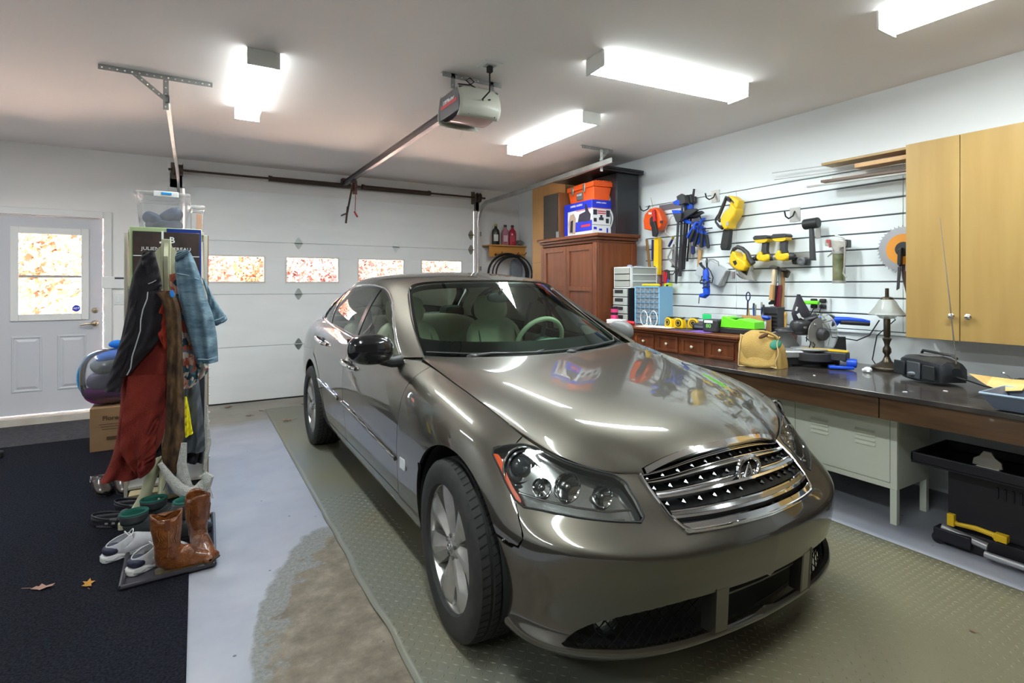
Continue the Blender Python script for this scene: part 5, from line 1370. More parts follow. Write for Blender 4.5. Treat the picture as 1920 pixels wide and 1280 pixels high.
# blue printed carton
bb_=thing('carton','blue and white printed power tool carton on the armoire','box',(3.60,4.42,TZ),math.radians(-3))
W_,D_,H_=0.25,0.53,0.375
bluec=mat('carton blue',(0.01,0.03,0.55),0.4); whitec=mat('carton white',(0.72,0.73,0.75),0.4); tanc=mat('print tan',(0.45,0.33,0.25),0.5); darkc=mat('print dark',(0.02,0.02,0.04),0.5); redc=mat('print red',(0.6,0.03,0.04),0.5)
obj('box',M().box(0,W_,0,D_,0,H_),whitec,bb_,bev=0.002)
FL=frame((-0.0012,D_,0),(0,-1,0),(0,0,1)); FR=frame((0,-0.0012,0),(1,0,0),(0,0,1))
def pr(name,rects,m_,fr,par,d=0.0006):
    w=M()
    for x0,x1,y0,y1 in rects: w.box(x0,x1,y0,y1,0,d,fr)
    return obj(name,w,m_,par,flat=True)
pr('print',[(0.0,D_,H_-0.085,H_),(0.0,0.07,0,H_-0.085),(0.22,D_,0.05,0.16)],bluec,FL,bb_); pr('print',[(0,W_,H_-0.085,H_)],bluec,FR,bb_)
w=M(); w.prism([(0.10,0.05),(0.22,0.03),(0.23,0.20),(0.19,0.26),(0.12,0.25),(0.08,0.15)],0,0.0008,mx=FL); obj('print',w,tanc,bb_,flat=True)
w=M(); w.prism([(0.27,0.16),(0.50,0.15),(0.51,0.22),(0.47,0.26),(0.43,0.34),(0.40,0.34),(0.41,0.26),(0.30,0.24)],0.0009,0.0015,mx=FL); w.prism([(0.12,0.06),(0.17,0.05),(0.18,0.19),(0.13,0.18)],0.0009,0.0015,mx=FL); obj('print',w,darkc,bb_,flat=True)
pr('print',[(0.24,0.52,H_-0.098,H_-0.09),(0.33,0.50,0.095,0.12)],redc,FL,bb_,0.0011)
obj('lettering',text_m('CAMPBELL HAUSFELD',0.030,FL @ Matrix.Translation((0.24,H_-0.035,0.0008)),bold=True,sx=0.8),white_pl,bb_,flat=True)
pr('print',[(0.24,0.50,0.008,0.028),(0.012,0.20,0.006,0.024)],whitec,FL,bb_,0.0016)
pr('print',[(0.015,0.065,0.215,0.27),(0.185,0.235,0.20,0.27),(0.02,0.06,0.14,0.18),(0.18,0.22,0.13,0.18),(0.09,0.15,0.16,0.19),(0.105,0.135,0.19,0.215),(0.0,W_,0.108,0.112)],darkc,FR,bb_)
pr('print',[(0.07,0.18,0.25,0.262),(0.07,0.18,0.228,0.240),(0,W_,H_-0.092,H_-0.087)],redc,FR,bb_); pr('print',[(0.02,0.06,0.06,0.085),(0.09,0.13,0.05,0.07),(0.19,0.21,0.03,0.08)],bluec,FR,bb_)
obj('lettering',text_m('CAMPBELL HAUSFELD',0.018,FR @ Matrix.Translation((0.12,H_-0.03,0.0008)),bold=True,sx=0.75),white_pl,bb_,flat=True)
# orange tool box on the carton
tb=thing('toolbox','orange plastic toolbox with metal latches on top of the blue carton','toolbox',(3.62,4.42,TZ+H_+0.002),math.radians(-6))
w=M(); w.add([(0.02,0.02,0),(0.21,0.02,0),(0.21,0.50,0),(0.02,0.50,0),(0,0,0.14),(0.23,0,0.14),(0.23,0.52,0.14),(0,0.52,0.14)],[(0,3,2,1),(4,5,6,7),(0,1,5,4),(1,2,6,5),(2,3,7,6),(3,0,4,7)]); obj('body',w,orange_pl,tb,bev=0.008)
w=M().box(-0.012,0.242,-0.012,0.532,0.141,0.195); [w.box(0.02+0.030*k,0.035+0.030*k,-0.016,0.20,0.195,0.205) for k in range(7)]; w.box(0.03,0.2,0.22,0.50,0.195,0.215); obj('lid',w,orange_pl,tb,bev=0.006)
for y in (0.14,0.38): obj('latch',M().box(-0.022,-0.012,y,y+0.045,0.10,0.19),mat('latch metal',(0.45,0.44,0.38),0.3,metal=0.8),tb,bev=0.004)
w=M(); w.box(-0.003,0.012,0.22,0.34,0.03,0.11); obj('badge',w,grey_pl,tb,bev=0.003)
obj('lettering',text_m('RIDGID',0.03,frame((-0.0042,0.28,0.085),(0,-1,0),(0,0,1)),bold=True),white_pl,tb,flat=True)
# ---- long black workbench
bn=thing('workbench','long dark wood workbench with a worn black top along the right wall','workbench',(0,0,0))
fx,bz=3.19,0.787
obj('top',M().box(fx-0.02,XR-0.004,-0.9,4.20,bz-0.028,bz),bench_top,bn,bev=0.004)
for y0,y1 in ((-0.9,1.475),(1.48,2.62),(2.625,4.2)): obj('apron',M().box(fx,fx+0.025,y0,y1,bz-0.145,bz-0.029),espresso,bn,bev=0.003)
for y in (-0.7,0.22,4.12): obj('leg',M().box(fx+0.3,fx+0.36,y,y+0.07,0,bz-0.03),espresso,bn,bev=0.003)
obj('back_rail',M().box(XR-0.03,XR-0.006,-0.9,4.2,bz-0.145,bz-0.03),espresso,bn)
# ---- metal locker cabinet beneath
lkm=mat('locker enamel',(0.76,0.78,0.66),0.45)
lk=thing('metal_locker','low cream metal locker cabinet with louvred doors under the workbench','cabinet',(0,0,0))
lx,ly0,ly1,lz0,lz1=3.42,1.49,2.69,0.20,0.64
w=M().box(lx+0.012,lx+0.40,ly0,ly1,lz0,lz1); obj('body',w,lkm,lk,bev=0.003)
w=M(); w.box(lx,lx+0.012,ly0,ly0+0.035,lz0,lz1); w.box(lx,lx+0.012,ly1-0.035,ly1,lz0,lz1); w.box(lx,lx+0.012,ly0+.035,ly1-.035,lz1-0.035,lz1); w.box(lx,lx+.012,ly0+.035,ly1-.035,lz0,lz0+0.03); obj('face_frame',w,lkm,lk,bev=0.002)
for y0,y1 in ((ly0+0.038,(ly0+ly1)/2-0.002),((ly0+ly1)/2+0.002,ly1-0.038)):
    dr=obj('door',M().box(lx+0.001,lx+0.011,y0,y1,lz0+0.034,lz1-0.039),lkm,lk,bev=0.002)
    for yc in ((y0+0.13,y0+0.40)):
        for k in range(4):
            z=lz1-0.14-0.026*k; w=M(); w.add([(lx-0.008,yc-0.055,z),(lx-0.008,yc+0.055,z),(lx+0.001,yc+0.055,z+0.014),(lx+0.001,yc-0.055,z+0.014),(lx+0.001,yc-0.055,z),(lx+0.001,yc+0.055,z)],[(0,3,2,1),(0,1,5,4),(0,4,3),(1,2,5)])
            obj('louvre',w,lkm,dr,flat=True)
for y in (ly0+0.002,ly1-0.037):
    for x in (lx,lx+0.36): obj('leg',M().box(x,x+0.035,y,y+0.035,0.0,lz0-0.0005),lkm,lk,bev=0.002)
# ---- black rolling rack and tool case below the bench on the right
hd=thing('tool_stand','black tool stand with a tray and silver clips beneath the right end of the bench','tool stand',(0,0,0))
bkp=mat('stand black',(0.012,0.010,0.016),0.5)
w=M(); w.box(3.36,3.80,0.35,1.40,0.40,0.41); w.box(3.36,3.375,0.35,1.40,0.41,0.46); w.box(3.36,3.80,1.385,1.40,0.41,0.46); w.box(3.785,3.80,0.35,1.385,0.41,0.46); obj('tray',w,bkp,hd,bev=0.006)
w=M(); w.box(3.44,3.78,0.45,1.26,0.10,0.395); [w.box(3.432,3.44,1.05-0.03*k,1.06-0.03*k,0.30,0.36) for k in range(5)]; obj('case',w,bkp,hd,bev=0.012)
w=M(); w.box(3.43,3.44,0.55,0.95,0.15,0.24); obj('panel',w,mat('stand grey',(0.03,0.03,0.035),0.5),hd,bev=0.004)
for y in (1.08,0.80):
    w=M(); w.prism([(-0.06,0),(0.06,0),(0.055,0.03),(0.03,0.05),(0.015,0.075),(-0.015,0.075),(-0.03,0.05),(-0.055,0.03)],0,0.012,mx=frame((3.40,y,0.462),(0,-1,0),(0,0,1))); w.box(3.37,3.40,y-0.05,y+0.04,0.43,0.462); obj('clip',w,mat('clip metal',(0.42,0.40,0.36),0.35,metal=0.8),hd,bev=0.002)
w=M(); w.cyl((3.36,1.08,0.035),(3.36,0.40,0.035),0.016,n=12); w.cyl((3.40,1.27,0.085),(3.40,1.08,0.06),0.02,n=12); obj('tube',w,mat('tube silver',(0.55,0.54,0.56),0.3,metal=0.6),hd)
for q_ in ((3.37,3.45,1.14,1.30,0.02,0.085),(3.34,3.40,0.38,0.44,0.0,0.06)): obj('foot',M().box(*q_),bkp,hd,bev=0.006)
obj('wheel',M().cyl((3.38,1.28,0.03),(3.42,1.28,0.03),0.03,n=14),bkp,hd); obj('base',M().box(3.40,3.78,0.5,1.26,0.0,0.098),bkp,hd,bev=0.006)
w=M(); w.tube([(3.36,1.218,0.159),(3.36,1.191,0.141),(3.36,1.115,0.149),(3.36,1.048,0.144),(3.36,1.026,0.125)],[0.013,0.011,0.013,0.013,0.016],10); w.cbox((3.35,1.212,0.158),(0.03,0.03,0.06)); w.cbox((3.35,1.013,0.145),(0.04,0.05,0.035)); obj('handle',w,yellow_pl,hd,bev=0.003)
# ---- wall cabinets
wc_x,wc_z0,wc_z1=3.90,1.033,2.262
wct=thing('wall_cabinet','maple wall cabinet with two doors hung above the workbench','cabinet',(0,0,0))
obj('carcass',M().box(wc_x+0.019,XR-0.02,0.93,1.65,wc_z0,wc_z1),maple,wct,bev=0.002)
kn=mat('brushed knob',(0.6,0.58,0.55),0.25,metal=1.0)
def knob(y,z,par):
    w=M(); w.lathe([(0.006,0.0),(0.006,0.012),(0.016,0.018),(0.017,0.024),(0.010,0.029),(0,0.030)],n=18,mx=Matrix.Translation((wc_x,y,z)) @ Matrix.Rotation(-PI/2,4,'Y')); obj('knob',w,kn,par)
for y0,y1,ky in ((1.372,1.65,1.405),(0.93,1.368,1.325)):
    dr=obj('door',M().box(wc_x,wc_x+0.018,y0,y1,wc_z0,wc_z1-0.002),maple,wct,bev=0.0015); knob(ky,1.18,dr)
wc2=thing('wall_cabinet','maple wall cabinet unit cut off by the right edge of the photo','cabinet',(0,0,0))
obj('carcass',M().box(wc_x+0.019,XR-0.02,0.10,0.925,wc_z0,wc_z1),maple,wc2,bev=0.002)
for y0,y1,ky in ((0.515,0.925,0.55),(0.10,0.511,0.46)):
    dr=obj('door',M().box(wc_x,wc_x+0.018,y0,y1,wc_z0,wc_z1-0.002),maple,wc2,bev=0.0015); knob(ky,1.18,dr)
# long boards stored beside the cabinet top
tag(obj('board',M().box(4.05,4.20,0.95,2.27,2.264,2.282),maple,bev=0.002),'long yellow board projecting from the cabinet top','board')
w=M(); w.box(4.02,4.14,1.655,2.02,2.195,2.225); tag(obj('board',w,oak,bev=0.002),'short orange-brown board tucked under the long yellow one','board')
w=M(); w.box(4.14,4.21,1.655,2.24,2.165,2.185); tag(obj('board',w,mat('pale strip',(0.55,0.52,0.50),0.5),bev=0.002),'pale thin strip beneath the short orange board','board')
w=M().cbox((4.08,1.96,2.135),(0.08,0.62,0.018),rx=0.03); tag(obj('board',w,mat('brown strip',(0.14,0.085,0.06),0.5),bev=0.002),'dark brown strip with a pointed end below the pale strip','board')
w=M().cbox((4.02,2.0,2.108),(0.02,0.72,0.012),rx=0.02); tag(obj('board',w,mat('grey strip',(0.42,0.40,0.38),0.5),bev=0.001),'thin grey strip lowest of the stored boards','board')
for i,(y0,z0,y1,z1) in enumerate(((1.7,2.255,2.74,2.305),(1.7,2.205,2.72,2.245))):
    tag(obj('rod',M().cyl((4.19,y0,z0),(4.16,y1,z1),0.004,n=8),mat('pale rod',(0.6,0.6,0.6),0.4,metal=0.4)),['upper','lower'][i]+' thin metal rod sticking out past the stored boards','rod')
tag(obj('wood_offcut',M().ball((4.10,1.22,wc_z1+0.008),(0.03,0.02,0.008),8,4,e=0.6),oak),'small wood offcut lying on the cabinet top','offcut')
# ---- drawer chest on the bench,left part
dc=thing('drawer_chest','low cherry wood chest with a row of small square drawers on the bench','chest',(0,0,0))
cz0,cz1,cx0,cy0,cy1=bz+0.001,0.985,3.45,2.55,4.17
obj('carcass',M().box(cx0+0.02,4.20,cy0,cy1,cz0,cz1-0.028),cherry_y,dc,bev=0.003)
w=M().box(cx0-0.03,4.21,cy0-0.02,cy1,cz1-0.024,cz1); w.box(cx0-0.012,4.20,cy0-0.008,cy1,cz1-0.045,cz1-0.0245); obj('top',w,cherry_y,dc,bev=0.006)
obj('face',M().box(cx0+0.006,cx0+0.0195,cy0,cy1,cz0,cz1-0.046),cherry_y,dc)
n=6; pw=(cy1-cy0)/n
for k in range(n):
    y0=cy0+k*pw+0.028; y1=cy0+(k+1)*pw-0.012
    w=M(); z0,z1=cz0+0.014,cz1-0.055
    w.box(cx0-0.004,cx0+0.0055,y0,y1,z0,z0+0.02); w.box(cx0-0.004,cx0+0.0055,y0,y1,z1-0.02,z1); w.box(cx0-0.004,cx0+0.0055,y0,y0+0.028,z0+0.02,z1-0.02); w.box(cx0-0.004,cx0+0.0055,y1-0.028,y1,z0+0.02,z1-0.02); w.box(cx0+0.002,cx0+0.0055,y0+0.028,y1-0.028,z0+0.02,z1-0.02)
    dr=obj('drawer',w,cherry,dc,bev=0.0015)
    w=M(); w.lathe([(0.004,0.0),(0.004,0.012),(0.011,0.016),(0.012,0.022),(0,0.027)],n=14,mx=Matrix.Translation((cx0+0.002,(y0+y1)/2,(z0+z1)/2)) @ Matrix.Rotation(-PI/2,4,'Y')); obj('knob',w,mat('pearl knob',(0.62,0.55,0.45),0.3),dr)

# ================================================================= TOOLS ON THE SLATWALL (outlines in y,z; wall face at x = 4.219)
WX=SX-0.001
dblue=mat('navy plastic',(0.015,0.02,0.10),0.45); dgrey=mat('charcoal plastic',(0.035,0.033,0.038),0.5); cast=mat('cast metal',(0.40,0.39,0.37),0.4,metal=0.6)
pale=mat('pale grey plastic',(0.50,0.53,0.55),0.45); wood_h=wood_mat('tool handle wood',(0.42,0.22,0.08),(0.55,0.32,0.13),0.5); darkw=wood_mat('dark stick wood',(0.20,0.10,0.03),(0.30,0.16,0.06),0.5)
def sub(name,m_,mt,par,bev=0.003,**k): return obj(name,m_,mt,par,bev=bev,**k)
def bars(pts,x0,r,m=None,n=8):
    """round bar through (y,z) points at depth x0"""
    m=m or M(); return m.tube([(x0,y,z) for y,z in pts],r,n)
def hook(lab,y,z,side=-1,plate=True,wdt=0.045):
    t=thing('wall_hook',lab,'hook',(0,0,0),group='black hooks on the slatwall')
    if plate: sub('plate',M().box(WX-0.004,WX,y-wdt,y+wdt,z-0.035,z+0.08),cast,t,0.001)
    w=M(); w.tube([(WX-0.006,y,z+0.05),(WX-0.03,y,z+0.01),(WX-0.09,y,z-0.015),(WX-0.13,y,z+0.0),(WX-0.145,y,z+0.04)],0.006,8); sub('hook',w,black_rub,t,0)
    return t
# orange tool case with a knife hanging in front
t=thing('blade_case','round orange plastic blade case hanging at the left end of the slatwall','case',(0,0,0))
sub('body',slab([(4.156,2.114),(4.086,2.162),(4.003,2.169),(3.951,2.124),(3.907,2.031),(3.922,1.967),(3.966,1.927),(4.056,1.929),(4.163,1.956),(4.179,2.043)],4.18,4.09,0.012),orange_pl,t,0.006)
sub('cut_out',slab([(4.069,2.057),(4.039,2.082),(4.001,2.05),(3.994,1.966),(4.039,1.954),(4.069,2.001)],4.09,4.082),dgrey,t); sub('slot',slab([(3.927,2.02),(3.891,2.022),(3.891,2),(3.927,1.998)],4.09,4.084),dgrey,t,0.001)
sub('sticker',slab([(4.084,2.126),(4.039,2.12),(4.039,2.098),(4.084,2.103)],4.082,4.079),white_pl,t,0.0); sub('hanger',bars([(4.072,2.282),(4.049,2.217),(4.041,2.172),(4.056,2.224),(4.072,2.282)],4.10,0.002),mat('twine',(0.5,0.4,0.3),0.8),t,0)
hook('double black hook holding the orange case and the red-handled saw',*((4.203,2.171)),plate=False)
t=thing('folding_saw','black folding saw with a red grip hanging before the orange case','saw',(0,0,0))
sub('grip',slab([(4.009,2.137),(3.979,2.144),(3.965,2.022),(3.994,2.014)],4.075,4.055,0.003),red_pl,t); sub('blade_cover',slab([(4.024,2.017),(3.972,2.017),(3.935,1.899),(3.957,1.857),(4.002,1.866)],4.078,4.052,0.003),black_pl,t)
t=thing('spirit_level','yellow box spirit level standing on end in the rack','level',(0,0,0))
sub('body',slab([(4.026,1.853),(3.966,1.854),(3.966,1.469),(4.034,1.465)],4.15,4.10),yellow_pl,t,0.002); sub('label',slab([(4.056,1.839),(4.026,1.836),(4.034,1.626),(4.056,1.627)],4.13,4.095),dblue,t,0.001); sub('lettering',slab([(4.026,1.559),(4.003,1.558),(4.003,1.497),(4.026,1.498)],4.0997,4.098),black_pl,t,0)
sub('vial',slab([(4.019,1.464),(3.981,1.464),(3.981,1.381),(4.019,1.381)],4.15,4.11),cast,t,0.002); w=M(); w.cyl((4.115,4.011,1.359),(4.09,3.986,1.359),0.018,n=16); sub('end_vial',w,yellow_pl,t)
tag(sub('ruler',slab([(4.169,1.848),(4.138,1.845),(4.053,1.303),(4.091,1.297)],4.13,4.118),darkw,None,0.002),'dark wooden stick leaning left of the yellow level','stick')
tag(sub('aluminium_rule',slab([(4.032,1.856),(4.01,1.855),(4.017,1.314),(4.04,1.314)],4.17,4.16),mat('aluminium',(0.65,0.66,0.66),0.3,metal=0.6),None,0.001),'thin aluminium rule beside the yellow level','ruler')
t=thing('red_level','slim red level hanging right of the yellow level','level',(0,0,0)); sub('body',slab([(4.036,1.846),(4.006,1.844),(4.006,1.576),(4.014,1.554),(4.006,1.526),(4.006,1.32),(4.036,1.32)],4.20,4.17),mat('level red',(0.42,0.03,0.06),0.4),t,0.001); sub('vial',slab([(4.019,1.571),(4.004,1.571),(4.004,1.537),(4.019,1.537)],4.17,4.165),black_pl,t,0)
tag(sub('steel_strip',M().box(WX-0.006,WX,3.68,4.06,2.145,2.205),mat('dull strip',(0.22,0.20,0.22),0.4,metal=0.5),None,0.001),'dull grey metal strip screwed along the slatwall behind the orange case','strip')
# coping saw
t=thing('coping_saw','coping saw with a thin bow frame and blue handle','saw',(0,0,0)); sub('frame',bars([(3.802,2.066),(3.852,2.061),(3.938,1.938),(3.931,1.904),(3.831,1.842)],4.17,0.004),cast,t,0)
w=M(); w.tube([(4.17,3.831,1.836),(4.17,3.866,1.79),(4.17,3.887,1.758)],[0.011,0.014,0.012],10); sub('handle',w,dblue,t,0); w=M(); w.cyl((4.17,3.823,1.857),(4.17,3.838,1.826),0.013,n=12); sub('ferrule',w,mat('brass',(0.5,0.36,0.08),0.3,metal=0.8),t)
# long bar clamps
cl_lab=['first','second','third','fourth','fifth']
for k,(top,bot,dx) in enumerate((((1272,416),(1266,500),4.05),((1280,414),(1273,518),4.09),((1285,414),(1279,505),4.12),((1291,416),(1284,500),4.15),((1301,355),(1276,490),4.17))):
    pass
def bar_clamp(bar,x0,head,jaw,grip,lab,hb=None):
    t=thing('bar_clamp',lab,'clamp',(0,0,0),group='long bar clamps hanging on the slatwall')
    sub('bar',slab(bar,x0+0.006,x0-0.006),dgrey,t,0.001); sub('head',slab(head,x0+0.016,x0-0.016,0.005),dgrey,t,0.005); sub('pad',slab(jaw,x0+0.017,x0-0.019,0.004),blue_pl,t,0.003)
    if grip: sub('grip',slab(grip,x0+0.014,x0-0.014,0.004),black_pl,t,0.005)
bar_clamp([(3.666,2.012),(3.639,2.009),(3.679,1.516),(3.679,1.38),(3.693,1.38),(3.693,1.517)],4.05,[(3.713,2.069),(3.606,2.062),(3.613,1.985),(3.639,1.973),(3.673,1.981)],[(3.727,2.103),(3.626,2.09),(3.606,2.057),(3.707,2.063)],None,'long bar clamp leftmost of the hanging bunch')
bar_clamp([(3.639,2.167),(3.62,2.165),(3.646,1.448),(3.68,1.449)],4.08,[(3.693,2.237),(3.633,2.255),(3.593,2.233),(3.58,2.159),(3.633,2.145),(3.68,2.162)],[(3.741,2.186),(3.68,2.204),(3.646,2.189),(3.653,2.143),(3.72,2.157)],[(3.639,2.063),(3.561,2.095),(3.459,2.088),(3.44,2.07),(3.522,2.034),(3.606,2.002)],'long bar clamp second from the left of the hanging bunch')
bar_clamp([(3.635,2.17),(3.615,2.167),(3.655,1.512),(3.675,1.512)],4.12,[(3.648,2.24),(3.596,2.242),(3.583,2.152),(3.635,2.149)],[(3.655,2.005),(3.622,2.012),(3.537,1.967),(3.557,1.948),(3.642,1.982)],[(3.596,2.066),(3.505,2.061),(3.43,2.067),(3.405,2.044),(3.493,2.018),(3.596,2.024)],'long bar clamp in the middle of the hanging bunch')
bar_clamp([(3.622,2.17),(3.602,2.168),(3.662,1.517),(3.682,1.518)],4.15,[(3.628,2.244),(3.576,2.247),(3.563,2.163),(3.615,2.149)],[(3.668,2.155),(3.589,2.156),(3.582,2.103),(3.655,2.101)],[(3.655,2.048),(3.563,2.059),(3.474,2.028),(3.518,2.008),(3.622,2.008)],'long bar clamp fourth from the left of the hanging bunch')
bar_clamp([(3.582,2.303),(3.563,2.3),(3.582,2.209),(3.608,2.145),(3.648,1.597),(3.668,1.597)],4.18,[(3.608,2.234),(3.556,2.226),(3.55,2.174),(3.589,2.147),(3.615,2.161)],[(3.621,2.152),(3.589,2.158),(3.595,2.096),(3.635,2.095)],None,'long bar clamp at the back of the bunch with its bar end sticking up')
# spring clamps: blue with black grips,hung in a cluster
def spring_clamp(px_,ang,x0,lab,s=1.0):
    y,z=px_; t=thing('spring_clamp',lab,'clamp',(x0,y,z),0,'blue hand clamps hanging in a cluster',rot=(ang,0,0))
    def lp(p): return [(a*s,b*s) for a,b in p]
    sub('jaw',slab(lp([(-0.012,-0.005),(0.02,0.0),(0.03,0.05),(0.012,0.085),(-0.006,0.08),(0.004,0.05)]),0.012,-0.012,0.003),blue_pl,t,0.003)
    sub('handle',slab(lp([(-0.02,0.0),(0.012,0.01),(0.005,-0.13),(-0.008,-0.15),(-0.024,-0.14)]),0.014,-0.014,0.004),black_pl,t,0.004); sub('handle',slab(lp([(0.014,0.01),(0.034,0.0),(0.052,-0.10),(0.045,-0.12),(0.030,-0.11)]),0.012,-0.012,0.004),blue_pl,t,0.004)
    sub('bar',slab(lp([(-0.04,0.03),(0.07,0.045),(0.07,0.055),(-0.04,0.04)]),0.004,-0.004),dgrey,t,0.001)
for k,(p_,a_,x_) in enumerate((((3.488,1.894),0.5,4.08),((3.474,1.864),0.35,4.11),((3.447,1.852),0.1,4.14),((3.426,1.841),-0.15,4.17),((3.505,1.951),0.9,4.185))):
    spring_clamp(p_,a_,x_,'blue and black hand clamp, %s in the cluster below the long clamps' % ['leftmost','second from the left','middle','rightmost','topmost tilted'][k],0.9)
w=M(); bars([(3.459,1.897),(3.337,1.896)],4.15,0.006,w); tag(sub('peg',w,black_pl,None,0),'short black peg sticking out right of the blue clamps','peg')
t=thing('quick_clamp','small navy quick clamp hanging left below the blue cluster','clamp',(0,0,0)); sub('jaw',slab([(3.639,1.827),(3.541,1.83),(3.535,1.804),(3.626,1.795)],4.18,4.16),dblue,t); sub('bar',slab([(3.626,1.795),(3.606,1.793),(3.613,1.626),(3.626,1.627)],4.18,4.17),cast,t,0.001); sub('handle',slab([(3.585,1.745),(3.552,1.743),(3.546,1.67),(3.591,1.672)],4.17,4.15),dblue,t); sub('bar',slab([(3.593,1.673),(3.567,1.671),(3.574,1.625),(3.593,1.626)],4.18,4.17),cast,t,0.001)
t=thing('wood_rasp','flat wooden-handled tool hanging behind the blue clamps','tool',(0,0,0)); sub('shaft',slab([(3.558,1.832),(3.539,1.831),(3.514,1.695),(3.533,1.686)],4.2,4.19),mat('pale wood',(0.6,0.42,0.32),0.5),t,0.001); sub('handle',slab([(3.531,1.706),(3.493,1.704),(3.512,1.54),(3.543,1.531)],4.205,4.185,0.003),wood_h,t,0.002)
# combination squares
t=thing('set_square','triangular metal set square hanging between the coping saw and the clamps','square',(0,0,0))
q=[(3.798,1.774),(3.883,1.643),(3.75,1.53),(3.729,1.546)]; w=M()
for a,b_ in ((0,1),(1,2),(2,0)):
    ya,za=q[a]; yb,zb=q[b_]; d=Vector((0,yb-ya,zb-za)); w.box(0,d.length,-0.010,0.010,-0.002,0.002,frame((4.15,ya,za),d,(1,0,0)) @ Matrix.Rotation(PI/2,4,'X'))
sub('frame',w,cast,t,0.001)
t=thing('sliding_square','flat metal square with a dark stock hanging behind the set square','square',(0,0,0)); sub('blade',slab([(3.838,1.723),(3.789,1.731),(3.754,1.563),(3.852,1.549)],4.175,4.168),mat('grey blade',(0.30,0.30,0.31),0.4,metal=0.5),t,0.001); sub('stock',slab([(3.85,1.549),(3.807,1.57),(3.738,1.551),(3.745,1.525),(3.821,1.543)],4.17,4.15),dgrey,t)
# red pliers and green bottle in the left hook
t=thing('caulking_gun','red-handled cutter hanging above the lime bottle','cutter',(0,0,0)); sub('handle',slab([(3.96,1.508),(3.938,1.513),(3.923,1.387),(3.945,1.364)],4.18,4.16,0.003),red_pl,t,0.003); sub('handle',slab([(3.923,1.497),(3.902,1.496),(3.916,1.375),(3.931,1.376)],4.18,4.16),red_pl,t,0.003); sub('head',slab([(3.958,1.514),(3.907,1.523),(3.878,1.512),(3.871,1.419),(3.892,1.419),(3.9,1.49)],4.175,4.155),dgrey,t)
t=thing('glue_bottle','lime yellow glue bottle with a dark label left of the tool wall','bottle',(0,0,0)); sub('body',slab([(3.891,1.381),(3.827,1.386),(3.82,1.295),(3.841,1.278),(3.898,1.288)],4.16,4.10,0.008),mat('lime bottle',(0.55,0.65,0.02),0.35),t,0.006); sub('label',slab([(3.858,1.365),(3.829,1.37),(3.829,1.316),(3.858,1.311)],4.10,4.098),dgrey,t,0); w=M(); w.cyl((4.13,3.864,1.386),(4.13,3.857,1.424),0.014,0.006,n=12); sub('nozzle',w,blue_pl,t,0)
# awl
t=thing('sickle_hook','black hook arm with a long pointed tip below the metal squares','hook',(0,0,0)); sub('blade',slab([(3.791,1.531),(3.75,1.53),(3.77,1.375),(3.777,1.375)],4.16,4.15),dgrey,t,0.001); sub('arm',bars([(3.77,1.515),(3.812,1.472),(3.862,1.473)],4.15,0.005),black_pl,t,0)
hook('large J-shaped black hook on a steel plate right of the long clamps',*((3.353,2.178))); hook('empty black hook on a steel plate above the mallet',*((2.576,1.918)))
# chainsaw
t=thing('chainsaw','yellow and black cordless chainsaw hanging nose down in its sheath','chainsaw',(0,0,0))
sub('body',slab([(3.067,2.101),(3.008,2.028),(3.013,1.991),(3.051,1.939),(3.078,1.909),(3.089,1.867),(3.128,1.857),(3.156,1.883),(3.178,1.943),(3.161,1.989),(3.128,2.023),(3.073,2.055)],4.16,4.05,0.012),yellow_pl,t,0.006)
sub('rear_housing',slab([(3.111,2.164),(3.051,2.146),(2.992,2.101),(3.013,2.038),(3.056,2.034),(3.04,2.088)],4.15,4.07,0.008),yellow_pl,t,0.005)
sub('top_handle',M().tube([(4.08,3.078,2.122),(4.08,3.128,2.148),(4.08,3.161,2.08),(4.08,3.196,2.012),(4.08,3.218,1.966),(4.08,3.19,1.944)],0.016,10),dgrey,t,0); sub('trigger_grip',slab([(3.113,2.156),(3.047,2.104),(3.058,2.04),(3.102,2.054),(3.086,2.095),(3.135,2.121)],4.14,4.08,0.006),dgrey,t,0.005)
sub('front_guard',M().tube([(4.07,3.205,2.003),(4.07,3.234,1.967),(4.07,3.234,1.938),(4.07,3.199,1.896),(4.07,3.159,1.878)],[0.008,0.009,0.009,0.012,0.02],8),black_pl,t,0); sub('logo_plate',slab([(3.105,1.924),(3.083,1.926),(3.083,1.893),(3.105,1.886)],4.05,4.046),cast,t,0)
sub('sheath',slab([(3.181,1.868),(3.108,1.876),(3.125,1.71),(3.142,1.677),(3.204,1.681),(3.215,1.711)],4.15,4.10,0.008),black_pl,t,0.005)
# circular saw
t=thing('circular_saw','yellow circular saw with a black handle hanging right of the angle grinder','saw',(0,0,0))
sub('motor',slab([(3.073,1.616),(3.051,1.662),(3.018,1.655),(2.997,1.612),(2.95,1.587),(2.913,1.567),(2.903,1.521),(2.934,1.485),(2.981,1.486),(3.051,1.525),(3.078,1.564)],4.15,4.04,0.014),yellow_pl,t,0.007)
sub('handle',M().tube([(4.09,3.08,1.64),(4.09,3.058,1.681),(4.09,3.02,1.698),(4.09,2.973,1.681),(4.09,2.926,1.641),(4.09,2.9,1.585),(4.09,2.869,1.548)],[0.014,0.017,0.018,0.018,0.019,0.022,0.024],10),dgrey,t,0)
sub('battery_clamp',slab([(2.959,1.634),(2.922,1.637),(2.933,1.568),(2.954,1.551)],4.14,4.08),yellow_pl,t); sub('vents',slab([(3.032,1.571),(3,1.579),(2.989,1.551),(3.01,1.533)],4.043,4.037),black_pl,t,0)
sub('base_plate',slab([(3.149,1.562),(3.121,1.556),(2.928,1.411),(2.861,1.397),(2.866,1.411),(2.902,1.485),(2.887,1.521),(2.902,1.526),(2.928,1.444),(2.964,1.467),(3.099,1.565)],4.13,4.09,0.002),cast,t,0.001)
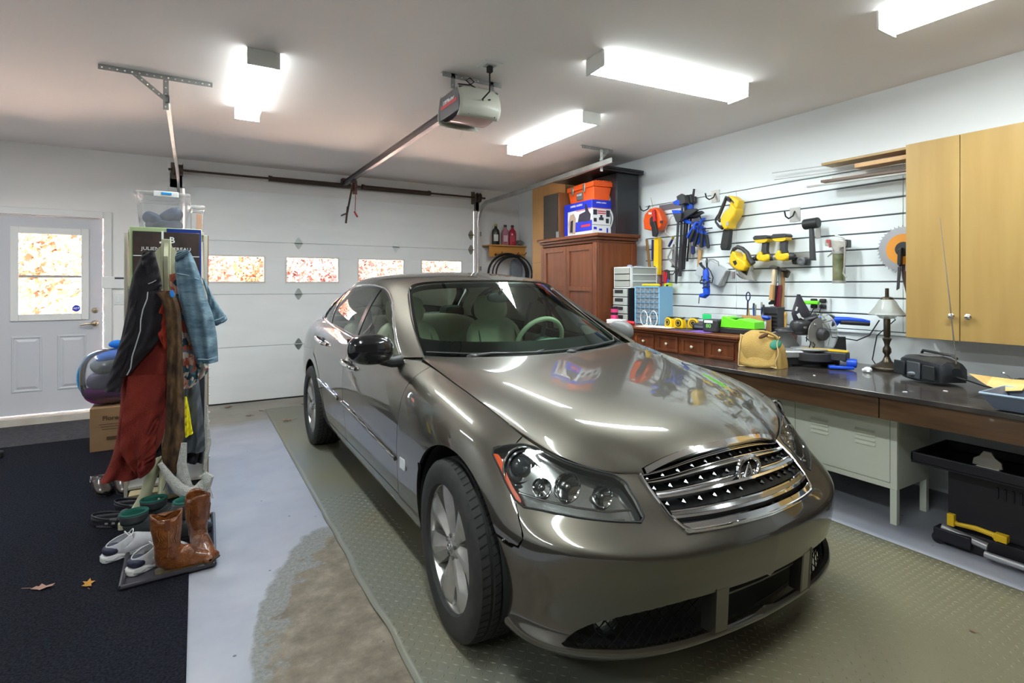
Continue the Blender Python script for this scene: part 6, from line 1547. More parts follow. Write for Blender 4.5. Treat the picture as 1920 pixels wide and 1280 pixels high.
w=M(); c=(4.14,2.977,1.487); w.lathe([(0.0,0),(0.075,0),(0.075,0.003),(0,0.003)],n=40,mx=Matrix.Translation(c) @ Matrix.Rotation(-PI/2,4,'Y')); sub('blade',w,cast,t,0)
sub('lever',M().tube([(4.07,3.016,1.463),(4.07,2.984,1.435),(4.07,2.958,1.425)],0.005,6),black_pl,t,0)
tag(sub('price_tag',slab([(3.165,1.487),(3.142,1.486),(3.142,1.423),(3.165,1.424)],4.215,4.21),mat('mauve plate',(0.35,0.28,0.32),0.5),None,0),'small mauve metal hook plate below the circular saw base','plate')
# grinder and pale case
t=thing('tool_case','flat pale grey tool case hung tilted behind the blue grinder','case',(0,0,0)); sub('shell',slab([(3.48,1.6),(3.544,1.468),(3.274,1.355),(3.245,1.36),(3.181,1.496),(3.381,1.601)],4.205,4.15,0.004),pale,t,0.004); sub('edge_rail',slab([(3.266,1.36),(3.185,1.491),(3.174,1.486),(3.243,1.35)],4.15,4.14),cast,t,0.001); sub('handle',M().tube([(4.15,3.369,1.581),(4.15,3.369,1.606),(4.15,3.321,1.604),(4.15,3.268,1.577),(4.15,3.262,1.537)],0.006,6),cast,t,0)
t=thing('angle_grinder','blue corded angle grinder hanging by its coiled black cable','grinder',(0,0,0))
w=M(); w.tube([(4.08,3.354,1.519),(4.08,3.348,1.474),(4.08,3.348,1.385),(4.08,3.342,1.311),(4.08,3.342,1.276)],[0.020,0.030,0.030,0.032,0.030],14); sub('body',w,blue_pl,t,0); w=M(); w.tube([(4.08,3.342,1.286),(4.08,3.366,1.266),(4.08,3.415,1.265)],[0.030,0.028,0.018],12); sub('gear_head',w,blue_pl,t,0)
sub('switch',slab([(3.336,1.405),(3.318,1.404),(3.318,1.355),(3.336,1.355)],4.052,4.045),grey_pl,t,0.001); w=M(); w.tube([(4.06,3.344,1.513),(4.06,3.386,1.549),(4.06,3.398,1.57)],[0.012,0.012,0.016],8); sub('plug',w,black_rub,t,0)
w=M(); w.tube([(4.07,3.334,1.523),(4.07,3.34,1.583),(4.07,3.334,1.612),(4.07,3.322,1.602),(4.07,3.328,1.533),(4.07,3.292,1.493),(4.07,3.263,1.433),(4.07,3.275,1.385),(4.07,3.334,1.395),(4.07,3.395,1.415),(4.07,3.388,1.445),(4.07,3.34,1.449),(4.07,3.292,1.424)],0.005,7); w.tube([(4.045,3.272,1.404),(4.045,3.331,1.375),(4.045,3.386,1.38),(4.045,3.386,1.405),(4.045,3.331,1.414)],0.005,7); w.tube([(4.05,3.282,1.35),(4.05,3.348,1.345),(4.05,3.366,1.335)],0.005,7); sub('cable',w,black_rub,t,0); sub('spindle_tip',M().tube([(4.08,3.421,1.265),(4.08,3.428,1.244),(4.08,3.434,1.189)],0.004,6),black_rub,t,0)
# two drills hanging upside down
def drill(A,lab,chuck_silver):
    t=thing('cordless_drill',lab,'drill',(0,0,0),group='upside down cordless drills')
    o=lambda L_: [(y+A,z) for y,z in L_]
    sub('battery',slab(o([(2.87,1.767),(2.85,1.784),(2.746,1.781),(2.732,1.766),(2.737,1.749),(2.86,1.748)]),4.17,4.08,0.004),dgrey,t,0.003); sub('battery_clip',slab(o([(2.86,1.753),(2.737,1.753),(2.737,1.731),(2.761,1.719),(2.825,1.719),(2.855,1.734)]),4.165,4.085,0.003),yellow_pl,t,0.003)
    sub('grip',slab(o([(2.795,1.726),(2.751,1.723),(2.756,1.652),(2.746,1.624),(2.795,1.618),(2.805,1.645)]),4.145,4.10,0.007),dgrey,t,0.006); sub('motor',slab(o([(2.835,1.62),(2.82,1.637),(2.805,1.65),(2.79,1.644),(2.785,1.617),(2.732,1.624),(2.713,1.605),(2.718,1.579),(2.761,1.558),(2.82,1.569),(2.84,1.593)]),4.16,4.08,0.010),yellow_pl,t,0.006)
    w=M(); P_=[Vector((4.12,y,z)) for y,z in o([(2.83,1.597),(2.86,1.593),(2.89,1.59)])]; w.tube(P_,[0.026,0.024,0.016],12); sub('chuck',w,cast if chuck_silver else black_pl,t,0)
    w=M(); P_=[Vector((4.12,y,z)) for y,z in o([(2.727,1.597),(2.703,1.596),(2.684,1.595)])]; w.tube(P_,[0.030,0.028,0.018],12); sub('end_cap',w,dgrey,t,0); sub('trigger',slab(o([(2.815,1.65),(2.8,1.65),(2.8,1.631),(2.815,1.632)]),4.13,4.11),black_pl,t,0.001)
drill(0.0,'yellow cordless drill hanging upside down, the left one with a black chuck',False)
dy_=(2.694,1.754)[0]-(2.86,1.767)[0]
drill(dy_,'yellow cordless drill hanging upside down, the right one with a silver chuck',True)
t=thing('black_clamp_mount','black plastic tool holder on a grey plate right of the drills','holder',(0,0,0)); sub('plate',M().box(WX-0.004,WX,*sorted(((2.582,1.584)[0],(2.459,1.579)[0])),1.532,1.628),cast,t,0.001); sub('body',slab([(2.577,1.583),(2.555,1.59),(2.454,1.586),(2.441,1.569),(2.445,1.522),(2.568,1.535)],4.21,4.16,0.006),black_pl,t,0.004)
w=M(); w.lathe([(0.035,0),(0.035,0.012),(0.02,0.018),(0,0.012)],n=20,mx=Matrix.Translation((4.16,2.487,1.557)) @ Matrix.Rotation(-PI/2,4,'Y')); sub('knob',w,grey_pl,t,0)
# hammers bundle
def hammer(hp,hm,head,lab,gr=None):
    t=thing('hammer',lab,'hammer',(0,0,0),group='hammers hanging in a row on one hook'); x0=head[2]
    sub('head',slab(head[0],x0+0.016,x0-0.016,0.004),mat('hammer steel',(0.09,0.075,0.065),0.45,metal=0.7),t,0.004); sub('handle',slab(hp,x0+0.012,x0-0.012,0.004),hm,t,0.004)
    if gr: sub('grip',slab(gr[0],x0+0.015,x0-0.015,0.004),gr[1],t,0.005)
hammer([(2.669,1.492),(2.641,1.492),(2.654,1.361),(2.673,1.361)],wood_mat('pale handle',(0.62,0.45,0.28),(0.72,0.56,0.38),0.5),([(2.692,1.519),(2.673,1.527),(2.617,1.513),(2.627,1.491),(2.683,1.501)],0,4.06),'hammer with a light wooden handle and orange lower grip, leftmost',([(2.683,1.37),(2.654,1.37),(2.664,1.239),(2.697,1.243)],wood_h))
hammer([(2.665,1.488),(2.646,1.488),(2.66,1.357),(2.674,1.357)],cast,([(2.66,1.514),(2.605,1.504),(2.573,1.486),(2.591,1.478),(2.655,1.492)],0,4.09),'hammer with a black rubber grip behind the leftmost wooden one',([(2.679,1.361),(2.651,1.361),(2.669,1.208),(2.717,1.202),(2.722,1.215),(2.693,1.238)],black_rub))
hammer([(2.656,1.488),(2.638,1.488),(2.642,1.361),(2.656,1.361)],cast,([(2.661,1.51),(2.596,1.496),(2.569,1.482),(2.592,1.474),(2.656,1.488)],0,4.12),'hammer with a dark red grip in the middle of the bundle',([(2.661,1.361),(2.633,1.366),(2.651,1.182),(2.694,1.193)],mat('maroon grip',(0.20,0.015,0.03),0.5)))
hammer([(2.658,1.48),(2.631,1.471),(2.64,1.177),(2.672,1.184)],wood_h,([(2.663,1.507),(2.603,1.488),(2.585,1.47),(2.608,1.422),(2.626,1.431),(2.621,1.466),(2.663,1.48)],0,4.16),'hammer with a full length golden wooden handle, rightmost')
# rubber mallet
t=thing('mallet','black rubber mallet hanging head up beneath the empty hook','mallet',(0,0,0)); w=M(); w.cyl((4.1,2.43,1.838),(4.1,2.317,1.844),0.042,n=20); sub('head',w,black_pl,t,0.008); sub('handle',slab([(2.387,1.822),(2.363,1.819),(2.346,1.567),(2.342,1.555),(2.383,1.556),(2.383,1.573)],4.12,4.085,0.006),dgrey,t,0.005)
sub('hook_plate',M().box(WX-0.004,WX,*sorted(((2.407,1.804)[0],(2.366,1.8)[0])),*sorted(((2.395,1.735)[1],(2.395,1.878)[1]))),cast,t,0.001)
# grease gun
t=thing('grease_gun','silver pistol grip grease gun with a clear barrel on the slatwall','grease gun',(0,0,0)); sub('wall_hook',M().tube([(4.2,2.225,1.682),(4.2,2.225,1.674)]+[(4.09,2.166,1.69),(4.09,2.166,1.702)],0.006,6),black_pl,t,0)
gm=mat('grease gun metal',(0.50,0.48,0.44),0.35,metal=0.6,noise=(0.35,0.33,0.30),nscale=20)
sub('head',slab([(2.257,1.705),(2.134,1.7),(2.104,1.686),(2.104,1.647),(2.141,1.633),(2.149,1.602),(2.183,1.604),(2.21,1.649),(2.257,1.66)],4.15,4.07,0.006),gm,t,0.004); sub('trigger',M().tube([(4.09,2.193,1.636),(4.09,2.212,1.605),(4.09,2.244,1.579)],[0.009,0.008,0.005],8),cast,t,0); w=M(); w.cyl((4.1,2.104,1.666),(4.1,2.104,1.643),0.02,n=12); sub('end_knob',slab([(2.115,1.698),(2.1,1.697),(2.1,1.639),(2.115,1.64)],4.14,4.08),black_pl,t,0.004)
w=M(); w.cyl((4.11,2.173,1.608),(4.11,2.173,1.39),0.042,n=20); sub('barrel',w,mat('grease barrel',(0.07,0.08,0.03),0.25,coat=0.6,noise=(0.20,0.21,0.12),nscale=12),t,0.003); w=M(); w.cyl((4.11,2.173,1.616),(4.11,2.173,1.596),0.046,n=20); w.cyl((4.11,2.173,1.398),(4.11,2.173,1.378),0.046,n=20); sub('barrel_cap',w,cast,t,0.002)
sub('hose',M().tube([(4.07,2.179,1.733),(4.07,2.148,1.723),(4.07,2.118,1.705),(4.07,2.111,1.634),(4.07,2.114,1.498),(4.07,2.122,1.452),(4.07,2.099,1.417)],0.006,7),gm,t,0); sub('bracket',slab([(2.239,1.706),(2.212,1.704),(2.208,1.644),(2.219,1.644),(2.223,1.677),(2.239,1.682)],4.07,4.06),mat('copper red',(0.35,0.06,0.06),0.4),t,0.001)
# saw blades behind the cabinet edge
t=thing('saw_blades','two round saw blades hanging on a black hook at the cabinet edge','saw blade',(0,0,0))
c=(4.16,1.774,1.611); w=M(); R0=0.155; pts=[]
for k in range(40):
    a=2*PI*k/40; pts += [(R0*math.cos(a),R0*math.sin(a)),(R0*1.07*math.cos(a+0.03),R0*1.07*math.sin(a+0.03)),(R0*0.97*math.cos(a+0.06),R0*0.97*math.sin(a+0.06))]
fm=frame(c,(0,-1,0),(0,0,1)); w.prism(pts,0,0.003,mx=fm); sub('blade',w,mat('blade steel',(0.34,0.34,0.36),0.35,metal=0.7),t,0)
w=M(); w.lathe([(0.0,0.004),(0.105,0.004),(0.105,0.006),(0,0.006)],n=32,mx=fm); sub('label',w,mat('blade orange',(0.72,0.28,0.02),0.45),t,0); w=M(); w.lathe([(0.0,0.0065),(0.05,0.0065),(0,0.0075)],n=24,mx=fm); sub('hub',w,black_pl,t,0)
sub('hook',slab([(1.793,1.611),(1.771,1.62),(1.774,1.508),(1.784,1.49),(1.796,1.509)],4.15,4.12,0.003),black_pl,t,0.003); sub('strap',slab([(1.798,1.491),(1.781,1.49),(1.791,1.341),(1.807,1.33)],4.145,4.135),dgrey,t,0.001); sub('scraper',slab([(1.787,1.564),(1.764,1.57),(1.758,1.308),(1.78,1.417)],4.165,4.155),mat('dark red brown',(0.06,0.02,0.02),0.5),t,0.001)
# power outlet with plugs on the slatwall
t=thing('wall_outlet','double wall outlet with black plugs and a lime green charger plug','outlet',(0,0,0)); yo,zo=(2.361,1.216)
sub('box',M().box(WX-0.03,WX,yo-0.075,yo+0.075,zo-0.06,zo+0.05),white_pl,t,0.006)
for a,b_ in ((0.035,0.028),(-0.035,0.028),(0.035,-0.018),(-0.035,-0.018)): sub('plug',M().cbox((WX-0.045,yo+a,zo+b_),(0.03,0.045,0.03)),black_rub,t,0.008)
sub('green_plug',M().cbox((WX-0.075,yo+0.045,zo+0.012),(0.03,0.13,0.028)),green_pl,t,0.006)
sub('cord',M().tube([(4.15,2.37,1.208),(4.15,2.4,1.153),(4.15,2.429,1.088),(4.15,2.442,0.919)],0.004,6),black_rub,t,0); sub('cord',M().tube([(4.15,2.325,1.218),(4.15,2.337,1.155),(4.15,2.37,1.1),(4.15,2.391,0.924)],0.004,6),black_rub,t,0)

# ================================================================= THINGS ON THE CHEST AND THE BENCH
CT=cz1+0.001; BT=bz+0.001
# white three drawer organiser on a black four drawer unit
clr=glass_mat('frosted drawer',(0.75,0.78,0.76),0.8,0.1,haze=0.55,hazecol=(0.72,0.72,0.66))
t=thing('black_drawer_tower','black four-drawer plastic tower on the left end of the chest','drawer unit',(3.70,3.99,CT),0)
sub('frame',M().box(0.012,0.33,0,0.215,0,0.345),mat('tower black',(0.02,0.018,0.022),0.4),t,0.004)
for k in range(4):
    z0=0.006+k*0.085; dr=sub('drawer',M().box(-0.004,0.011,0.006,0.209,z0,z0+0.078),mat('drawer clear grey',(0.46,0.48,0.46),0.35),t,0.003); sub('handle_slot',M().box(-0.008,-0.0045,0.06,0.18,z0+0.035,z0+0.068),dgrey,dr,0.002)
t=thing('white_drawer_unit','white three-drawer plastic organiser on top of the black tower','drawer unit',(3.72,3.965,CT+0.347),math.radians(2))
w=M(); W2,D2,H2=0.38,0.24,0.215
w.box(0,W2,0,0.008,0,0.012); w.box(0,W2,D2-0.008,D2,0,H2); w.box(0,W2,0,D2,0,0.010); w.box(0,W2,0,D2,H2-0.012,H2); w.box(0,0.03,0,0.008,0,H2); w.box(W2-0.01,W2,0,0.008,0,H2)
for z in (0.068,0.137): w.box(0.03,W2-.01,0,0.008,z-0.006,z+0.006)
sub('frame',w,white_pl,t,0.002); sub('side_pane',M().box(0.03,W2-0.01,0.010,0.013,0.01,H2-0.012),clr,t,0)
for k in range(3):
    w=M(); w.box(-0.004,0.34,0.018,D2-0.012,0.012+0.066*k,0.070+0.066*k); sub('drawer',w,clr,t,0.004)
    w=M(); w.box(0.04,0.33,0.03,D2-0.03,0.015+0.066*k,0.05+0.066*k); sub('contents',w,mat('mixed screws',(0.30,0.30,0.26),0.7,noise=(0.55,0.5,0.4),nscale=60),t,0.004)
w=M(); w.ball((0.12,0.14,H2+0.012),(0.035,0.02,0.012),10,6); w.ball((0.20,0.10,H2+0.007),(0.06,0.03,0.006),10,6); tag(sub('glove',w.xf(Matrix.Translation((3.72,3.965,CT+0.347))),mat('blue white rag',(0.5,0.5,0.6),0.8,noise=(0.05,0.06,0.3),nscale=18),None,0),'small blue and white rag on top of the white drawer unit','rag')
# blue small parts cabinet
t=thing('parts_cabinet','light blue small-parts cabinet with a grid of clear drawers','parts cabinet',(3.74,3.60,CT),math.radians(6))
lb_=mat('light blue plastic',(0.22,0.46,0.68),0.4); w=M(); n_c,n_r=5,7; W3,H3,D3=0.30,0.365,0.20
w.box(0.02,D3,0,W3,0,H3); 
for k in range(n_c+1): w.box(0,0.02,0.012+k*(W3-0.027)/n_c,0.015+k*(W3-0.027)/n_c,0.0,H3-0.008)
for k in range(n_r+1): w.box(0,0.02,0.0,W3,0.008+k*(H3-0.02)/n_r,0.012+k*(H3-0.02)/n_r)
w.box(0,0.02,0,0.014,0,H3); w.box(0,0.02,W3-0.014,W3,0,H3); w.box(0,0.02,0,W3,H3-0.01,H3); sub('case',w,lb_,t,0.0)
dcl=mat('tiny drawer',(0.10,0.12,0.15),0.15,coat=0.6,noise=(0.30,0.32,0.34),nscale=40); d0=None
for i in range(n_c):
    for k in range(n_r):
        if d0 is None: d=d0=sub('small_drawer',M().box(0.006,0.019,0.0175,0.0175+(W3-0.027)/n_c-0.006,0.0145,0.0145+(H3-0.02)/n_r-0.007),dcl,t,0.0)
        else: d=d0.copy(); COL.objects.link(d); d.parent=t
        d.location=(0,i*(W3-0.027)/n_c,k*(H3-0.02)/n_r)
tag(sub('caulk_tube',M().cyl((3.82,3.90,CT+H3+0.013),(3.80,3.66,CT+H3+0.013),0.012,n=12),yellow_pl,None,0),'yellow tube lying on the blue parts cabinet','tube')
# pink/black can,small white box,pliers,cable,papers
t=thing('aerosol_can','short black and pink printed can left of the black tower drawers','can',(3.60,4.07,CT)); w=M(); w.cyl((0,0,0),(0,0,0.165),0.037,n=20); sub('body',w,mat('can black',(0.02,0.01,0.015),0.3),t,0.004); w=M(); w.cyl((0,0,0.105),(0,0,0.14),0.0374,n=20); w.cyl((0,0,0.03),(0,0,0.08),0.0374,n=20); sub('label',w,mat('can pink',(0.65,0.05,0.18),0.35),t,0)
tag(sub('adapter',M().cbox((3.53,3.96,CT+0.022),(0.10,0.17,0.042),0.3),white_pl,None,0.006),'small white plug-in adapter box before the black tower','adapter')
t=thing('screwdriver','screwdriver with a fat red handle lying at the chest edge','screwdriver',(0,0,0)); w=M(); w.tube([(3.54,3.72,CT+0.02),(3.52,3.78,CT+0.022),(3.51,3.84,CT+0.018)],[0.017,0.019,0.013],10); sub('handle',w,red_pl,t,0); sub('shank',M().tube([(3.51,3.84,CT+0.015),(3.49,3.94,CT+0.008)],0.004,6),chrome,t,0)
w=M()
for k,(cx_,cy_,r_) in enumerate(((3.60,3.66,0.075),(3.62,3.56,0.075),(3.60,3.60,0.045))):
    w.tube([(cx_+0.4*r_*math.cos(a),cy_+r_*math.cos(a),CT+0.004+r_*0.9*(1+math.sin(a))) for a in [2*PI*q/24 for q in range(25)]],0.004,6)
tag(sub('white_cable',w,white_pl,None,0),'loops of white cable standing before the blue parts cabinet','cable')
tag(sub('paper_sheets',M().cbox((3.57,3.46,CT+0.003),(0.20,0.34,0.005),0.2),mat('cream paper',(0.72,0.70,0.60),0.7),None,0),'cream paper sheets lying on the front of the chest','paper')
tag(sub('black_folder',M().cbox((3.57,3.24,CT+0.002),(0.24,0.40,0.003),0.15),black_pl,None,0),'flat black folder partly beneath the tape measures','folder')
tag(sub('purple_cloth',M().cbox((3.55,3.02,CT+0.0015),(0.22,0.36,0.002),0.0),mat('purple cloth',(0.16,0.07,0.36),0.9),None,0),'purple cloth spread on the chest top before the battery','cloth')
def tape(x,y,rz,lab):
    t=thing('tape_measure',lab,'tape measure',(x,y,CT+0.0045),rz,'yellow tape measures'); t.scale=(1.2,1.2,1.2)
    prof=[(-0.036,0),(0.036,0),(0.038,0.03),(0.030,0.062),(0.010,0.074),(-0.016,0.074),(-0.034,0.058),(-0.040,0.03)]
    w=M(); w.prism(prof,-0.022,0.022,mx=frame((0,0,0),(0,-1,0),(0,0,1)),bev=0.004); sub('case',w,yellow_pl,t,0.004)
    w=M(); w.cyl((-0.0225,-0.0,0.038),(-0.026,0.0,0.038),0.024,n=20); d=sub('disc',w,black_pl,t,0); w=M(); w.lathe([(0.014,0.0262),(0.018,0.0262),(0.018,0.027),(0.014,0.027)],n=20,mx=Matrix.Translation((0,0,0.038)) @ Matrix.Rotation(-PI/2,4,'Y')); sub('ring',w,yellow_pl,d,0)
    sub('grip',M().cbox((0,-0.01,0.075),(0.036,0.05,0.006)),black_pl,t,0.002)
tape(3.62,3.36,-0.15,'yellow tape measure, leftmost of the three on the chest'); tape(3.62,3.245,0.1,'yellow tape measure in the middle of the three on the chest'); tape(3.70,3.17,0.5,'yellow and black tape measure, turned away, rightmost of the three')
t=thing('black_charger','flat black device between the tape measures and the clear tub','charger',(3.68,3.03,CT+0.003),0.1); sub('body',M().cbox((0,0,0.028),(0.13,0.17,0.055)),black_pl,t,0.012); sub('panel',M().cbox((-0.066,0,0.028),(0.003,0.12,0.02)),grey_pl,t,0.001)
t=thing('clear_tub','small clear plastic tub next to the battery','tub',(3.76,2.93,CT+0.003)); w=M(); w.lathe([(0,0.002),(0.05,0.002),(0.058,0.09),(0.056,0.09),(0.048,0.004),(0,0.004)],n=24); sub('wall',w,glass_mat('clear tub glass',(0.9,0.92,0.95),1.2,haze=0.2),t,0)
t=thing('clear_case','clear plastic case with a bright green latch behind the battery','case',(3.90,3.02,CT)); sub('shell',M().cbox((0,0,0.065),(0.12,0.34,0.13)),glass_mat('clear tub glass'),t,0.01); sub('latch',M().cbox((-0.065,0.12,0.10),(0.01,0.09,0.05)),mat('mint green',(0.03,0.62,0.20),0.4),t,0.003)
t=thing('battery_pack','black battery pack with green lettering beside the lime charger','battery',(3.60,2.87,CT+0.003),0.12)
sub('body',M().cbox((0,0,0.05),(0.14,0.13,0.10)),dgrey,t,0.01)
for k in range(4): sub('rib',M().cbox((0.0,-0.067,0.022+0.018*k),(0.10,0.006,0.008)),black_pl,t,0.001)
sub('badge',M().cbox((-0.0715,0.012,0.083),(0.003,0.075,0.022)),white_pl,t,0.001); sub('lettering',text_m('80',0.045,frame((-0.0712,0.012,0.048),(0,-1,0),(0,0,1)),bold=True),mat('glow green print',(0.25,0.65,0.12),0.5),t,0,flat=True)
t=thing('battery_charger','lime green battery charger on a black base beside the battery','charger',(3.66,2.66,CT),0.08); sub('base',M().cbox((0,0,0.022),(0.16,0.30,0.042)),black_pl,t,0.006)
w=M(); w.prism([(0.145,0.045),(-0.145,0.045),(-0.14,0.10),(-0.02,0.12),(0.02,0.105),(0.115,0.135),(0.13,0.13)],-0.075,0.075,mx=frame((0,0,0),(0,1,0),(0,0,1)),bev=0.008); sub('shell',w,green_pl,t,0.004); sub('bay',M().cbox((-0.0,0.07,0.121),(0.10,0.10,0.006)),mat('dark green',(0.05,0.30,0.02),0.4),t,0.001)
# pencil box with pens,drill stand,brush
t=thing('pen_box','small wooden box full of pens and tools behind the green charger','box',(3.92,2.72,CT)); w=M(); w.box(-0.05,0.05,-0.10,0.10,0,0.005); w.box(-0.05,-0.044,-0.10,0.10,0.005,0.13); w.box(0.044,0.05,-0.10,0.10,0.005,0.13); w.box(-0.044,0.044,-0.10,-0.094,0.005,0.13); w.box(-0.044,0.044,0.094,0.10,0.005,0.13); sub('box',w,oak,t,0.002)
R=random.Random(8)
for k,(nm,c,h) in enumerate((('scissors',dblue,.25),('marker_pen',yellow_pl,.20),('marker_pen',mat('steel pen',(.4,.42,.45),.3,metal=.7),.17),('marker_pen',blue_pl,.18),('awl',cast,.19),('marker_pen',black_pl,.20),('awl',dblue,.17),('marker_pen',cast,.21),('marker_pen',dgrey,.19))):
    y=2.80-0.020*k; x=3.92+R.uniform(-.03,.03); tt=thing(nm,['navy scissors with looped handle','yellow highlighter pen','steel grey pen','blue pen','grey awl','black marker pen','navy awl','silver pencil','charcoal pen'][k]+' standing in the wooden pen box','pen',(x,y,CT+0.008),0,'tools in the pen box',rot=(R.uniform(-.12,.12),R.uniform(-.1,.1),0))
    w=M(); w.tube([(0,0,0),(0,0,h*0.6),(0,0,h)],[0.003,0.005,0.007],8); sub('shaft',w,c,tt,0)
    w=M(); 
    if nm=='scissors': w.tube([(0,0.018*math.cos(a),h+0.03+0.035*math.sin(a)) for a in [2*PI*q/16 for q in range(17)]],0.005,6)
    else: w.cyl((0,0,h),(0,0,h+0.025),0.009,0.007,n=8)
    sub('grip',w,c,tt,0)
t=thing('bit_holder','tall black ribbed tool block right of the pen box','tool block',(4.04,2.65,CT)); sub('block',M().cbox((0,0,0.10),(0.09,0.13,0.20)),dgrey,t,0.004)
for k in range(5): sub('rib',M().cbox((-0.048,0,0.03+0.03*k),(0.006,0.12,0.012)),black_pl,t,0.001)
tag(sub('black_board',M().cbox((4.17,2.70,CT+0.10),(0.02,0.12,0.20)),dgrey,None,0.003),'upright black board behind the blue-knobbed tool','board')
t=thing('t_handle_tool','T-shaped tool with a blue round top and white shaft','tool',(3.84,2.60,CT),0,rot=(0.1,0.1,0)); w=M(); w.cyl((0,0,0),(0,0,0.11),0.009,n=10); sub('shaft',w,white_pl,t,0); w=M(); w.lathe([(0,0.14),(0.03,0.138),(0.036,0.125),(0.026,0.110),(0.008,0.105)],n=20); sub('knob',w,blue_pl,t,0)
t=thing('wood_pump','turned yellow wooden handle standing by the black board','handle',(4.10,2.59,CT)); t.scale=(0.6,0.6,0.36); w=M(); w.lathe([(0.02,0),(0.026,0.10),(0.020,0.20),(0.030,0.26),(0.018,0.32),(0.030,0.37),(0.028,0.42),(0.01,0.45)],n=16); sub('handle',w,wood_mat('turned wood',(0.62,0.34,0.08),(0.7,0.42,0.12),0.4),t,0)
# canvas bag
canvas=mat('yellow canvas',(0.40,0.245,0.065),0.9,noise=(0.46,0.295,0.09),nscale=12,bump=0.3,bscale=120)
t=thing('canvas_bag','yellow-brown canvas tool bag with a green lining slumped on the bench','bag',(3.50,2.37,BT),0.35); t.scale=(0.86,0.86,0.95)
def bagf(u,v):
    a=2*PI*u; hgt=0.30
    rx=0.155*(1-0.25*v ** 2.5); ry=0.175*(1-0.15*v ** 2)
    e=0.62
    x=rx*math.copysign(abs(math.cos(a)) ** e,math.cos(a)); y=ry*math.copysign(abs(math.sin(a)) ** e,math.sin(a))
    k=1.0 if v<0.45 else math.sqrt(max(0.0,1-((v-0.45)/0.55) ** 2)); lean=0.03*v
    fold=0.008*math.sin(4*a+3*v)*v+0.005*math.sin(9*a-4*v)
    xx,yy=(x+fold)*k,(y+fold)*k+lean
    return (xx,yy,max(0.0,hgt*v*(0.97+0.55*yy)*(1-0.10*v)))
w=M(); w.grid(bagf,48,24,closed_u=True); sub('body',w,canvas,t,0,ang=None)
sub('flap',M().grid(lambda u,v: (-0.16+0.02*math.sin(PI*v)-0.012*math.sin(PI*u)+0.10*v ** 2,-0.13+0.28*u+0.02*v,0.02+0.215*v-0.02*math.sin(3*u)),10,10),canvas,t,0,solid=0.006,ang=None)
w=M(); w.tube([(-0.175+0.02*math.sin(PI*k/12),-0.14+0.29*k/12,0.01+0.006*math.sin(k)) for k in range(13)],0.005,6); w.tube([(-0.162+0.09*(k/10) ** 2,-0.135+0.01*math.sin(k),0.01+0.22*k/10) for k in range(11)],0.0045,6); w.tube([(-0.165+0.09*(k/10) ** 2,0.155,0.01+0.22*k/10) for k in range(11)],0.0045,6); sub('seam',w,mat('canvas edge',(0.52,0.38,0.19),0.9),t,0)
w=M(); w.ball((0,0,0),(0.012,0.052,0.034),20,10); w.xf(Matrix.Translation((-0.105,-0.115,0.175)) @ Euler((-0.55,0.5,0.5)).to_matrix().to_4x4()); sub('lining',w,mat('green lining',(0.02,0.20,0.13),0.6),t,0)
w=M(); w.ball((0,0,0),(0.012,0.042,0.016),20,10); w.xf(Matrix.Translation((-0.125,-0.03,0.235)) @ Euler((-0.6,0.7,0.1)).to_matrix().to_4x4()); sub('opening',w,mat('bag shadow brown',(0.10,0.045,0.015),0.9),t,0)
w=M(); w.tube([(-0.09,-0.06-0.07*math.cos(a),0.235-0.02*math.cos(a)+0.02*math.sin(a)) for a in [PI*k/10 for k in range(11)]],0.010,8); sub('handle',w,canvas,t,0)
# mitre saw: local x runs left to right along the bench corner,y away from the user,z up
ms=thing('mitre_saw','blue and grey compound mitre saw with a clear guard on the bench','mitre saw',(3.84,2.22,BT),math.radians(-31))
alu=mat('saw aluminium',(0.46,0.47,0.48),0.35,metal=0.55,noise=(0.38,0.39,0.40),nscale=10)
w=M(); w.box(-0.25,0.20,-0.10,0.15,0.06,0.115); sub('base',w,alu,ms,0.014); w=M(); w.box(-0.23,0.19,-0.085,0.14,0.012,0.0595); sub('plinth',w,black_pl,ms,0.006)
for x,y in ((-0.20,-0.06),(0.16,-0.06),(-0.20,0.12),(0.16,0.12)): sub('foot',M().cyl((x,y,0),(x,y,0.0118),0.025,n=12),black_rub,ms,0)
sub('turntable',M().cyl((-0.02,-0.02,0.1155),(-0.02,-0.02,0.126),0.13,n=40),alu,ms,0.002); sub('scale',M().cyl((-0.02,-0.05,0.045),(-0.02,-0.05,0.10),0.135,n=36),dgrey,ms,0.003)
mxa=Matrix.Translation((0.03,-0.10,0.085)) @ Matrix.Rotation(0.75,4,'Z')
sub('mitre_arm',M().box(-0.045,0.045,-0.15,0.05,-0.03,0.03,mxa),dgrey,ms,0.008)
for x in (-0.015,0.012): sub('kerf_plate',M().box(x-0.006,x+0.006,-0.15,0.14,0.031,0.042,mxa),yellow_pl,ms,0.001)
w=M(); w.cyl((0.11,-0.20,0.045),(0.175,-0.235,0.043),0.030,n=18); sub('lock_knob',w,blue_pl,ms,0.006); sub('knob_collar',M().cyl((0.085,-0.19,0.045),(0.12,-0.205,0.045),0.032,n=18),grey_pl,ms,0.003); sub('lever',M().cbox((0.08,-0.215,0.014),(0.15,0.05,0.02),-0.3),blue_pl,ms,0.006)
fg=mat('fence grey',(0.20,0.20,0.21),0.45,metal=0.3); fX=frame((0,0.10,0),(1,0,0),(0,0,1))
w=M(); w.prism([(-0.26,0.116),(-0.26,0.22),(-0.19,0.235),(-0.10,0.215),(-0.04,0.13),(-0.04,0.116)],-0.012,0.012,mx=fX); sub('fence',w,alu,ms,0.003)
